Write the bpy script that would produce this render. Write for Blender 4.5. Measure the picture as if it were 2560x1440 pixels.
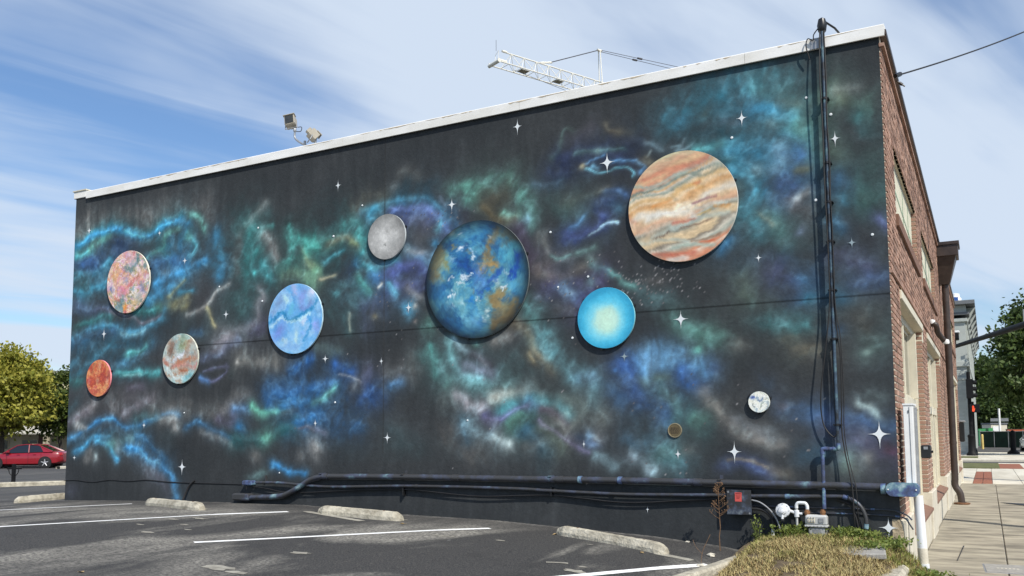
import bpy, bmesh, math, random
import numpy as np
from mathutils import Vector, Matrix

for o in list(bpy.data.objects):
    bpy.data.objects.remove(o)
SC = bpy.context.scene
COL = SC.collection

# ------------------------------------------------------------------ camera
PP = np.array([1280., 890.]); FPX = 2193.
ROT = np.array([[0.8797, -0.0480, -0.4731], [0.4754, 0.0763, 0.8765], [-0.0060, -0.9959, 0.0899]])
_u, _s, _v = np.linalg.svd(ROT); ROT = _u @ _v          # rows: world axes in camera coordinates
CAM = np.array([0.845, -10.3, 1.157])
cd = bpy.data.cameras.new('camera'); cam = bpy.data.objects.new('camera', cd); COL.objects.link(cam)
cd.sensor_fit = 'HORIZONTAL'; cd.sensor_width = 36.0
cd.lens = FPX / 2560 * 36.0
cd.shift_x = 0.0; cd.shift_y = (PP[1] - 720) / 2560
cd.clip_start = 0.05; cd.clip_end = 6000
m = Matrix.Identity(4)
for i in range(3):
    m[i][0] = ROT[i, 0]; m[i][1] = -ROT[i, 1]; m[i][2] = -ROT[i, 2]; m[i][3] = CAM[i]
cam.matrix_world = m
SC.camera = cam

# ------------------------------------------------------------------ world, sun, exposure
SUN = Vector((1.4, -1.0, 1.8)).normalized()
SUN_EL = math.asin(SUN.z)
W = bpy.data.worlds.new('World'); SC.world = W; W.use_nodes = True
nt = W.node_tree; nt.nodes.clear()
def wn(t, **k):
    n = nt.nodes.new(t)
    for a, b in k.items(): setattr(n, a, b)
    return n
wo = wn('ShaderNodeOutputWorld'); bg = wn('ShaderNodeBackground'); bg.inputs[1].default_value = 0.12
sky = wn('ShaderNodeTexSky', sky_type='NISHITA', sun_disc=False, sun_elevation=SUN_EL,
         sun_rotation=math.atan2(SUN.x, SUN.y), altitude=50, air_density=1.25, dust_density=0.25, ozone_density=3.2)
tc = wn('ShaderNodeTexCoord'); sep = wn('ShaderNodeSeparateXYZ')
nt.links.new(tc.outputs['Generated'], sep.inputs[0])
def wmath(op, a, b=None):
    n = wn('ShaderNodeMath', operation=op)
    for i, v in enumerate((a, b)):
        if v is None: continue
        if isinstance(v, (int, float)): n.inputs[i].default_value = v
        else: nt.links.new(v, n.inputs[i])
    return n.outputs[0]
zc = wmath('ADD', wmath('MAXIMUM', sep.outputs[2], 0.0), 0.10)
cx = wmath('DIVIDE', sep.outputs[0], zc); cy = wmath('DIVIDE', sep.outputs[1], zc)
comb = wn('ShaderNodeCombineXYZ'); nt.links.new(cx, comb.inputs[0]); nt.links.new(cy, comb.inputs[1])
mp = wn('ShaderNodeMapping', vector_type='TEXTURE'); mp.inputs['Rotation'].default_value = (0, 0, math.radians(78)); mp.inputs['Scale'].default_value = (2.0, 0.8, 1)
mp.inputs['Location'].default_value = (-9.0, -3.0, 0)
nt.links.new(comb.outputs[0], mp.inputs[0])
n1 = wn('ShaderNodeTexNoise'); n1.inputs['Scale'].default_value = 0.62; n1.inputs['Detail'].default_value = 6; n1.inputs['Roughness'].default_value = 0.48; n1.inputs['Distortion'].default_value = 0.35
nt.links.new(mp.outputs[0], n1.inputs[0])
mp2 = wn('ShaderNodeMapping', vector_type='TEXTURE'); mp2.inputs['Rotation'].default_value = (0, 0, math.radians(70)); mp2.inputs['Scale'].default_value = (1.7, 0.28, 1)
nt.links.new(comb.outputs[0], mp2.inputs[0])
n2 = wn('ShaderNodeTexNoise'); n2.inputs['Scale'].default_value = 1.2; n2.inputs['Detail'].default_value = 5; n2.inputs['Roughness'].default_value = 0.5; n2.inputs['Distortion'].default_value = 0.8
nt.links.new(mp2.outputs[0], n2.inputs[0])
fsum = wmath('ADD', wmath('MULTIPLY', n1.outputs[0], 0.80), wmath('MULTIPLY', n2.outputs[0], 0.20))
rmp = wn('ShaderNodeValToRGB'); cr = rmp.color_ramp
cr.elements[0].position = 0.38; cr.elements[0].color = (0, 0, 0, 1)
cr.elements[1].position = 0.56; cr.elements[1].color = (1, 1, 1, 1)
cr.interpolation = 'EASE'
nt.links.new(fsum, rmp.inputs[0])
mixc = wn('ShaderNodeMix', data_type='RGBA'); mixc.inputs[0].default_value = 0.5
fac = wmath('ADD', wmath('MULTIPLY', rmp.outputs[0], 0.93), 0.02)
nt.links.new(fac, mixc.inputs[0]); tint = wn('ShaderNodeMix', data_type='RGBA', blend_type='MULTIPLY'); tint.inputs[0].default_value = 1.0; tint.inputs[7].default_value = (.80, .94, 1.12, 1); nt.links.new(sky.outputs[0], tint.inputs[6]); nt.links.new(tint.outputs[2], mixc.inputs[6])
mixc.inputs[7].default_value = (5.6, 6.45, 7.65, 1)
nt.links.new(mixc.outputs[2], bg.inputs[0]); nt.links.new(bg.outputs[0], wo.inputs[0])

sd = bpy.data.lights.new('sun', 'SUN'); sd.energy = 5.0; sd.angle = math.radians(0.53); sd.color = (1.0, 0.945, 0.86)
so = bpy.data.objects.new('sun', sd); COL.objects.link(so); so.location = (8, -8, 20)
so.rotation_euler = SUN.to_track_quat('Z', 'Y').to_euler()
SC.view_settings.view_transform = 'Standard'; SC.view_settings.look = 'None'
SC.view_settings.exposure = 0.0; SC.view_settings.gamma = 1.0; SC.view_settings.use_curve_mapping = False

# ------------------------------------------------------------------ pixel -> place helpers
def ray(x, y): return ROT @ np.array([x - PP[0], y - PP[1], FPX])
def onY(x, y, Y=0.0):
    r = ray(x, y); return CAM + (Y - CAM[1]) / r[1] * r
def onX(x, y, X=0.0):
    r = ray(x, y); return CAM + (X - CAM[0]) / r[0] * r
def onZ(x, y, Z=0.0):
    r = ray(x, y); return CAM + (Z - CAM[2]) / r[2] * r
def at_dist(x, y, d):
    r = ray(x, y); return CAM + d / FPX * r          # d = depth along the optical axis
GX = np.array([-140, -60, -44, -32, -21, -13.95, -12.4, -10.1, -8.3, -6.5, -4.95, -4.1, -2.85, -2.0, -1.2, -.2, .3, 60])
GZ = np.array([-.75, -.66, -.60, -.42, -.13, .026, .07, .115, .125, .055, .03, -.01, -.065, -.14, -.25, -.40, -.48, -.48])
def gz(x): return float(np.interp(x, GX, GZ))
def on_ground(x, y):
    r = ray(x, y); t = np.linspace(3, 130, 9000) / FPX
    P = CAM + t[:, None] * r
    k = np.argmax(P[:, 2] < np.interp(P[:, 0], GX, GZ))
    return P[k]

# ------------------------------------------------------------------ object helpers
def setp(o, label=None, cat=None, group=None, kind=None):
    if label: o['label'] = label
    if cat: o['category'] = cat
    if group: o['group'] = group
    if kind: o['kind'] = kind
    return o
def thing(name, label, cat, loc=(0, 0, 0), group=None, rotz=0.0):
    o = bpy.data.objects.new(name, None); COL.objects.link(o); o.location = loc; o.rotation_euler = (0, 0, rotz)
    o.empty_display_size = 0.2
    return setp(o, label, cat, group)
def root_loc(p):
    v = Vector((0, 0, 0))
    while p is not None: v = v + Vector(p.location); p = p.parent
    return v
class MB:
    """collects simple shapes; build() links them as one mesh object"""
    def __init__(s): s.v = []; s.f = []; s.sm = []
    def add(s, vs, fs, smooth=False):
        b = len(s.v); s.v += [tuple(map(float, p)) for p in vs]
        s.f += [tuple(i + b for i in f) for f in fs]; s.sm += [smooth] * len(fs); return s
    def box(s, a, b, bev=0.0):
        x0, x1 = sorted((a[0], b[0])); y0, y1 = sorted((a[1], b[1])); z0, z1 = sorted((a[2], b[2]))
        if bev <= 0:
            vs = [(x, y, z) for z in (z0, z1) for y in (y0, y1) for x in (x0, x1)]
            return s.add(vs, [(0, 2, 3, 1), (4, 5, 7, 6), (0, 1, 5, 4), (2, 6, 7, 3), (0, 4, 6, 2), (1, 3, 7, 5)])
        e = bev; lv = [(z0, e), (z0 + e, 0), (z1 - e, 0), (z1, e)]; vs = []
        for z, i in lv:
            c = e * .6; X0, X1, Y0, Y1 = x0 + i, x1 - i, y0 + i, y1 - i
            for (x, y) in ((X0 + c, Y0), (X1 - c, Y0), (X1, Y0 + c), (X1, Y1 - c), (X1 - c, Y1), (X0 + c, Y1), (X0, Y1 - c), (X0, Y0 + c)):
                vs.append((x, y, z))
        fs = [tuple(range(7, -1, -1)), tuple(range(24, 32))]
        for l in range(3):
            for k in range(8):
                a_ = l * 8 + k; b_ = l * 8 + (k + 1) % 8; fs.append((a_, b_, b_ + 8, a_ + 8))
        return s.add(vs, fs)
    def tube(s, pts, r, n=8, caps=True, smooth=True):
        P = [Vector(p) for p in pts]; R_ = r if isinstance(r, (list, tuple)) else [r] * len(P)
        t0 = (P[1] - P[0]).normalized(); up = Vector((0, 0, 1)) if abs(t0.z) < .9 else Vector((1, 0, 0))
        nrm = t0.cross(up).normalized(); rings = []; vs = []
        for i, p in enumerate(P):
            if i == 0: t = P[1] - P[0]
            elif i == len(P) - 1: t = P[-1] - P[-2]
            else: t = (P[i + 1] - P[i]).normalized() + (P[i] - P[i - 1]).normalized()
            t = t.normalized() if t.length > 1e-9 else t0
            nrm = (nrm - t * nrm.dot(t)); nrm = nrm.normalized() if nrm.length > 1e-6 else t.orthogonal().normalized()
            bi = t.cross(nrm)
            for k in range(n):
                a = 2 * math.pi * k / n; vs.append(p + (nrm * math.cos(a) + bi * math.sin(a)) * R_[i])
        fs = []
        for i in range(len(P) - 1):
            for k in range(n):
                a = i * n + k; b = i * n + (k + 1) % n; fs.append((a, b, b + n, a + n))
        s.add(vs, fs, smooth)
        if caps:
            s.add([vs[k] for k in range(n)], [tuple(range(n - 1, -1, -1))]); s.add([vs[-n + k] for k in range(n)], [tuple(range(n))])
        return s
    def cyl(s, a, b, r, n=12, r2=None): return s.tube([a, b], [r, r if r2 is None else r2], n)
    def prism(s, poly, vec):
        n = len(poly); v = Vector(vec); vs = [Vector(p) for p in poly] + [Vector(p) + v for p in poly]
        fs = [tuple(range(n - 1, -1, -1)), tuple(range(n, 2 * n))] + [(k, (k + 1) % n, (k + 1) % n + n, k + n) for k in range(n)]
        return s.add(vs, fs)
    def lathe(s, prof, c, axis='Z', n=24, smooth=True):
        vs = []; c = Vector(c)
        for (r, h) in prof:
            for k in range(n):
                a = 2 * math.pi * k / n; x, y = r * math.cos(a), r * math.sin(a)
                vs.append(c + {'Z': Vector((x, y, h)), 'Y': Vector((x, -h, y)), 'X': Vector((h, x, y))}[axis])
        fs = []
        for i in range(len(prof) - 1):
            for k in range(n):
                a = i * n + k; b = i * n + (k + 1) % n; fs.append((a, b, b + n, a + n))
        return s.add(vs, fs, smooth)
    def build(s, name, mat, parent=None, kind=None, label=None, local=False):
        me = bpy.data.meshes.new(name)
        off = Vector((0, 0, 0)) if (parent is None or local) else root_loc(parent)
        vs = [(v[0] - off.x, v[1] - off.y, v[2] - off.z) for v in s.v]
        me.from_pydata(vs, [], s.f)
        me.polygons.foreach_set('use_smooth', s.sm)
        if any(s.sm) and not all(s.sm) or any(s.sm):
            try: me.set_sharp_from_angle(angle=math.radians(40))
            except Exception: pass
        me.update()
        if mat: me.materials.append(mat)
        o = bpy.data.objects.new(name, me); COL.objects.link(o)
        if parent is not None: o.parent = parent
        if kind: o['kind'] = kind
        if label: o['label'] = label
        return o
def fix_normals(o):
    bm = bmesh.new(); bm.from_mesh(o.data); bmesh.ops.recalc_face_normals(bm, faces=bm.faces); bm.to_mesh(o.data); bm.free(); return o
def curve(pts, n=8):
    """Catmull-Rom through pts"""
    P = np.array(pts, float)
    if len(P) < 3: return [tuple(p) for p in P]
    Q = np.vstack([2 * P[0] - P[1], P, 2 * P[-1] - P[-2]]); out = []
    for i in range(1, len(Q) - 2):
        for t in np.linspace(0, 1, n, endpoint=False):
            a, b, c, d = Q[i - 1], Q[i], Q[i + 1], Q[i + 2]
            out.append(tuple(.5 * ((2 * b) + (c - a) * t + (2 * a - 5 * b + 4 * c - d) * t * t + (3 * b - a - 3 * c + d) * t ** 3)))
    out.append(tuple(P[-1])); return out
def copy_tree(o, parent=None):
    c = o.copy(); COL.objects.link(c); c.parent = parent
    for ch in list(o.children): copy_tree(ch, c)
    return c

# ------------------------------------------------------------------ materials
def s2l(c):
    c = np.asarray(c, float) / 255.0
    return np.where(c <= 0.04045, c / 12.92, ((c + 0.055) / 1.055) ** 2.4)
MATS = {}
def mat(name, col, rough=0.7, var=0.12, scale=6.0, metal=0.0, bump=0.0, bscale=60.0, col2=None, spec=0.4, island=0.0, detail=6.0, stretch=None, coat=0.0, lo=0.35, hi=0.65):
    """principled material whose colour wanders between two tones by noise in object space"""
    if name in MATS: return MATS[name]
    M = bpy.data.materials.new(name); M.use_nodes = True; t = M.node_tree; N = t.nodes; L = t.links
    b = N['Principled BSDF']; b.inputs['Roughness'].default_value = rough; b.inputs['Metallic'].default_value = metal
    b.inputs['Specular IOR Level'].default_value = spec; b.inputs['Coat Weight'].default_value = coat
    tcn = N.new('ShaderNodeTexCoord'); vec = tcn.outputs['Object']
    if stretch:
        mpn = N.new('ShaderNodeMapping'); mpn.inputs['Scale'].default_value = stretch; L.new(vec, mpn.inputs[0]); vec = mpn.outputs[0]
    nz = N.new('ShaderNodeTexNoise'); nz.inputs['Scale'].default_value = scale; nz.inputs['Detail'].default_value = detail; nz.inputs['Roughness'].default_value = .6
    L.new(vec, nz.inputs[0])
    rp = N.new('ShaderNodeValToRGB'); c = np.array(col, float)
    a_, b_ = (c * (1 - var), np.clip(c * (1 + var), 0, 1)) if col2 is None else (c, np.array(col2, float))
    rp.color_ramp.elements[0].position = lo; rp.color_ramp.elements[1].position = hi
    rp.color_ramp.elements[0].color = (*a_, 1); rp.color_ramp.elements[1].color = (*b_, 1)
    L.new(nz.outputs[0], rp.inputs[0]); out = rp.outputs[0]
    if island:
        g = N.new('ShaderNodeNewGeometry'); mr = N.new('ShaderNodeMapRange'); mr.inputs[3].default_value = 1 - island; mr.inputs[4].default_value = 1 + island
        L.new(g.outputs['Random Per Island'], mr.inputs[0])
        mu = N.new('ShaderNodeMix'); mu.data_type = 'RGBA'; mu.blend_type = 'MULTIPLY'; mu.inputs[0].default_value = 1
        cc = N.new('ShaderNodeCombineColor'); [L.new(mr.outputs[0], cc.inputs[i]) for i in range(3)]
        L.new(out, mu.inputs[6]); L.new(cc.outputs[0], mu.inputs[7]); out = mu.outputs[2]
    L.new(out, b.inputs['Base Color'])
    if bump:
        n2_ = N.new('ShaderNodeTexNoise'); n2_.inputs['Scale'].default_value = bscale; n2_.inputs['Detail'].default_value = 4
        L.new(tcn.outputs['Object'], n2_.inputs[0]); bp = N.new('ShaderNodeBump'); bp.inputs['Strength'].default_value = bump; bp.inputs['Distance'].default_value = 0.02
        L.new(n2_.outputs[0], bp.inputs['Height']); L.new(bp.outputs[0], b.inputs['Normal'])
    MATS[name] = M; return M
def attr_mat(name, rough=0.6, bump=0.0, bscale=40, spec=0.35, mott=0.10, coat=0.0):
    M = bpy.data.materials.new(name); M.use_nodes = True; t = M.node_tree; N = t.nodes; L = t.links; b = N['Principled BSDF']
    b.inputs['Roughness'].default_value = rough; b.inputs['Specular IOR Level'].default_value = spec; b.inputs['Coat Weight'].default_value = coat; b.inputs['Coat Roughness'].default_value = .25
    a = N.new('ShaderNodeAttribute'); a.attribute_name = 'paint'
    tcn = N.new('ShaderNodeTexCoord'); nz = N.new('ShaderNodeTexNoise'); nz.inputs['Scale'].default_value = 22; nz.inputs['Detail'].default_value = 8; nz.inputs['Roughness'].default_value = .7
    L.new(tcn.outputs['Object'], nz.inputs[0])
    mr = N.new('ShaderNodeMapRange'); mr.inputs[1].default_value = .3; mr.inputs[2].default_value = .7; mr.inputs[3].default_value = 1 - mott; mr.inputs[4].default_value = 1 + mott
    L.new(nz.outputs[0], mr.inputs[0]); mu = N.new('ShaderNodeVectorMath'); mu.operation = 'SCALE'
    L.new(a.outputs['Color'], mu.inputs[0]); L.new(mr.outputs[0], mu.inputs['Scale']); L.new(mu.outputs[0], b.inputs['Base Color'])
    if bump:
        n2_ = N.new('ShaderNodeTexNoise'); n2_.inputs['Scale'].default_value = bscale; n2_.inputs['Detail'].default_value = 6; n2_.inputs['Roughness'].default_value = .65
        L.new(tcn.outputs['Object'], n2_.inputs[0]); bp = N.new('ShaderNodeBump'); bp.inputs['Strength'].default_value = bump; bp.inputs['Distance'].default_value = 0.02
        L.new(n2_.outputs[0], bp.inputs['Height']); L.new(bp.outputs[0], b.inputs['Normal'])
    MATS[name] = M; return M
# ------------------------------------------------------------------ paint engine (numpy canvas in wall metres -> colour attribute)
_rs = np.random.RandomState(7); LAT = _rs.rand(512, 512)
def vnoise(x, y, seed=0):
    x = x + seed * 17.31; y = y + seed * 9.77
    xi = np.floor(x).astype(int); yi = np.floor(y).astype(int); fx = x - xi; fy = y - yi
    fx = fx * fx * (3 - 2 * fx); fy = fy * fy * (3 - 2 * fy)
    a = LAT[yi % 512, xi % 512]; b = LAT[yi % 512, (xi + 1) % 512]; c = LAT[(yi + 1) % 512, xi % 512]; d = LAT[(yi + 1) % 512, (xi + 1) % 512]
    return (a * (1 - fx) + b * fx) * (1 - fy) + (c * (1 - fx) + d * fx) * fy
def fbm(x, y, s, seed=0, o=4, g=.55):
    t = 0; w = 1; W_ = 0
    for k in range(o):
        t = t + w * vnoise(x * s, y * s, seed + k * 3); W_ += w; w *= g; s *= 2.03
    return t / W_
class Canvas:
    def __init__(s, x0, x1, z0, z1, step, base, warp=.10, soft=1.0):
        s.nx = int(round((x1 - x0) / step)) + 1; s.nz = int(round((z1 - z0) / step)) + 1
        s.x = np.linspace(x0, x1, s.nx); s.z = np.linspace(z0, z1, s.nz); s.X, s.Z = np.meshgrid(s.x, s.z); s.step = step
        s.C = np.empty((s.nz, s.nx, 3)); s.C[:] = base
        k = 1.0 / warp
        s.wx = s.X + (fbm(s.X, s.Z, .16 * k, 1, 3) - .5) * warp * 1.9 + (fbm(s.X, s.Z, 1.3 * k, 5, 3) - .5) * warp * .34
        s.wz = s.Z + (fbm(s.X, s.Z, .16 * k, 11, 3) - .5) * warp * 1.9 + (fbm(s.X, s.Z, 1.3 * k, 15, 3) - .5) * warp * .34
        s.N = fbm(s.wx, s.wz, .5 * k, 21, 5, .62)
        s.S = {}
        for nm, ang in (('v', 90), ('d', 55), ('e', 125), ('h', 8)):
            a = math.radians(ang); u = s.wx * math.cos(a) + s.wz * math.sin(a); v = -s.wx * math.sin(a) + s.wz * math.cos(a)
            s.S[nm] = fbm(u * .16, v, 1.25 * k, 31 + ang, 4, .6)
        s.J = fbm(s.wx, s.wz, 1.0 * k, 51, 4)
    def stroke(s, pts, col, w, a, st=None):
        P = np.array(pts, float)
        if len(P) > 2: P = np.array(curve(P, 5))
        if len(P) == 1: P = np.vstack([P, P + 1e-4])
        mrg = w * 2.1 + .12
        i0, i1 = np.searchsorted(s.x, [P[:, 0].min() - mrg, P[:, 0].max() + mrg]); j0, j1 = np.searchsorted(s.z, [P[:, 1].min() - mrg, P[:, 1].max() + mrg])
        if i1 <= i0 or j1 <= j0: return
        sl = (slice(j0, j1), slice(i0, i1)); X = s.wx[sl]; Z = s.wz[sl]; d2 = np.full(X.shape, 1e9)
        for (ax, az), (bx, bz) in zip(P[:-1], P[1:]):
            vx, vz = bx - ax, bz - az; L2 = vx * vx + vz * vz + 1e-12
            t = np.clip(((X - ax) * vx + (Z - az) * vz) / L2, 0, 1)
            d2 = np.minimum(d2, (X - ax - t * vx) ** 2 + (Z - az - t * vz) ** 2)
        n = s.N[sl] if st is None else .35 * s.N[sl] + .65 * s.S[st][sl]
        al = np.exp(-d2 / (w * w) * 1.05)
        mod = np.clip((n - .34) / .30, 0.0, 1.2)
        fl = .42 + .33 * math.exp(-(w / .13) ** 2); al = np.clip(a * al * (fl + (1.04 - fl) * mod), 0, .95)[..., None]
        col = np.array(col, float) * (.84 + .32 * s.J[sl][..., None])
        s.C[sl] = s.C[sl] * (1 - al) + col * al
    def speck(s, x, z, r, col):
        i = np.abs(s.x - x).argmin(); j = np.abs(s.z - z).argmin()
        k = max(1, int(r / s.step)); s.C[max(0, j - k + 1):j + k, max(0, i - k + 1):i + k] = col
    def sample(s, x, z, frill=0.0):
        if frill:      # poured paint has lacy, feathered edges
            k = 1.0 / frill; x, z = x + (fbm(x, z, .9 * k, 61, 5, .66) - .5) * frill * 3.4, z + (fbm(x, z, .9 * k, 77, 5, .66) - .5) * frill * 3.4
        u = np.clip((x - s.x[0]) / s.step, 0, s.nx - 1.001); v = np.clip((z - s.z[0]) / s.step, 0, s.nz - 1.001)
        i = u.astype(int); j = v.astype(int); fu = (u - i)[..., None]; fv = (v - j)[..., None]
        return (s.C[j, i] * (1 - fu) + s.C[j, i + 1] * fu) * (1 - fv) + (s.C[j + 1, i] * (1 - fu) + s.C[j + 1, i + 1] * fu) * fv
ILL = np.array([1.0, 1.01, 1.04])          # how bright a white wall facing the lot renders under this sun and sky
def to_albedo(C): return np.clip(s2l(np.clip(C, 0, 255)) / ILL, 0.004, .9)
def colour_mesh(me, rgb):
    at = me.color_attributes.new('paint', 'FLOAT_COLOR', 'POINT')
    buf = np.ones((len(me.vertices), 4), np.float32); buf[:, :3] = rgb; at.data.foreach_set('color', buf.ravel())

# ------------------------------------------------------------------ the mural
WX0, WX1, WZ0, WZ1 = -13.95, -0.018, -0.55, 5.60
CV = Canvas(WX0, WX1, WZ0, WZ1, 0.0185, (57, 60, 63), warp=.12)
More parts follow.
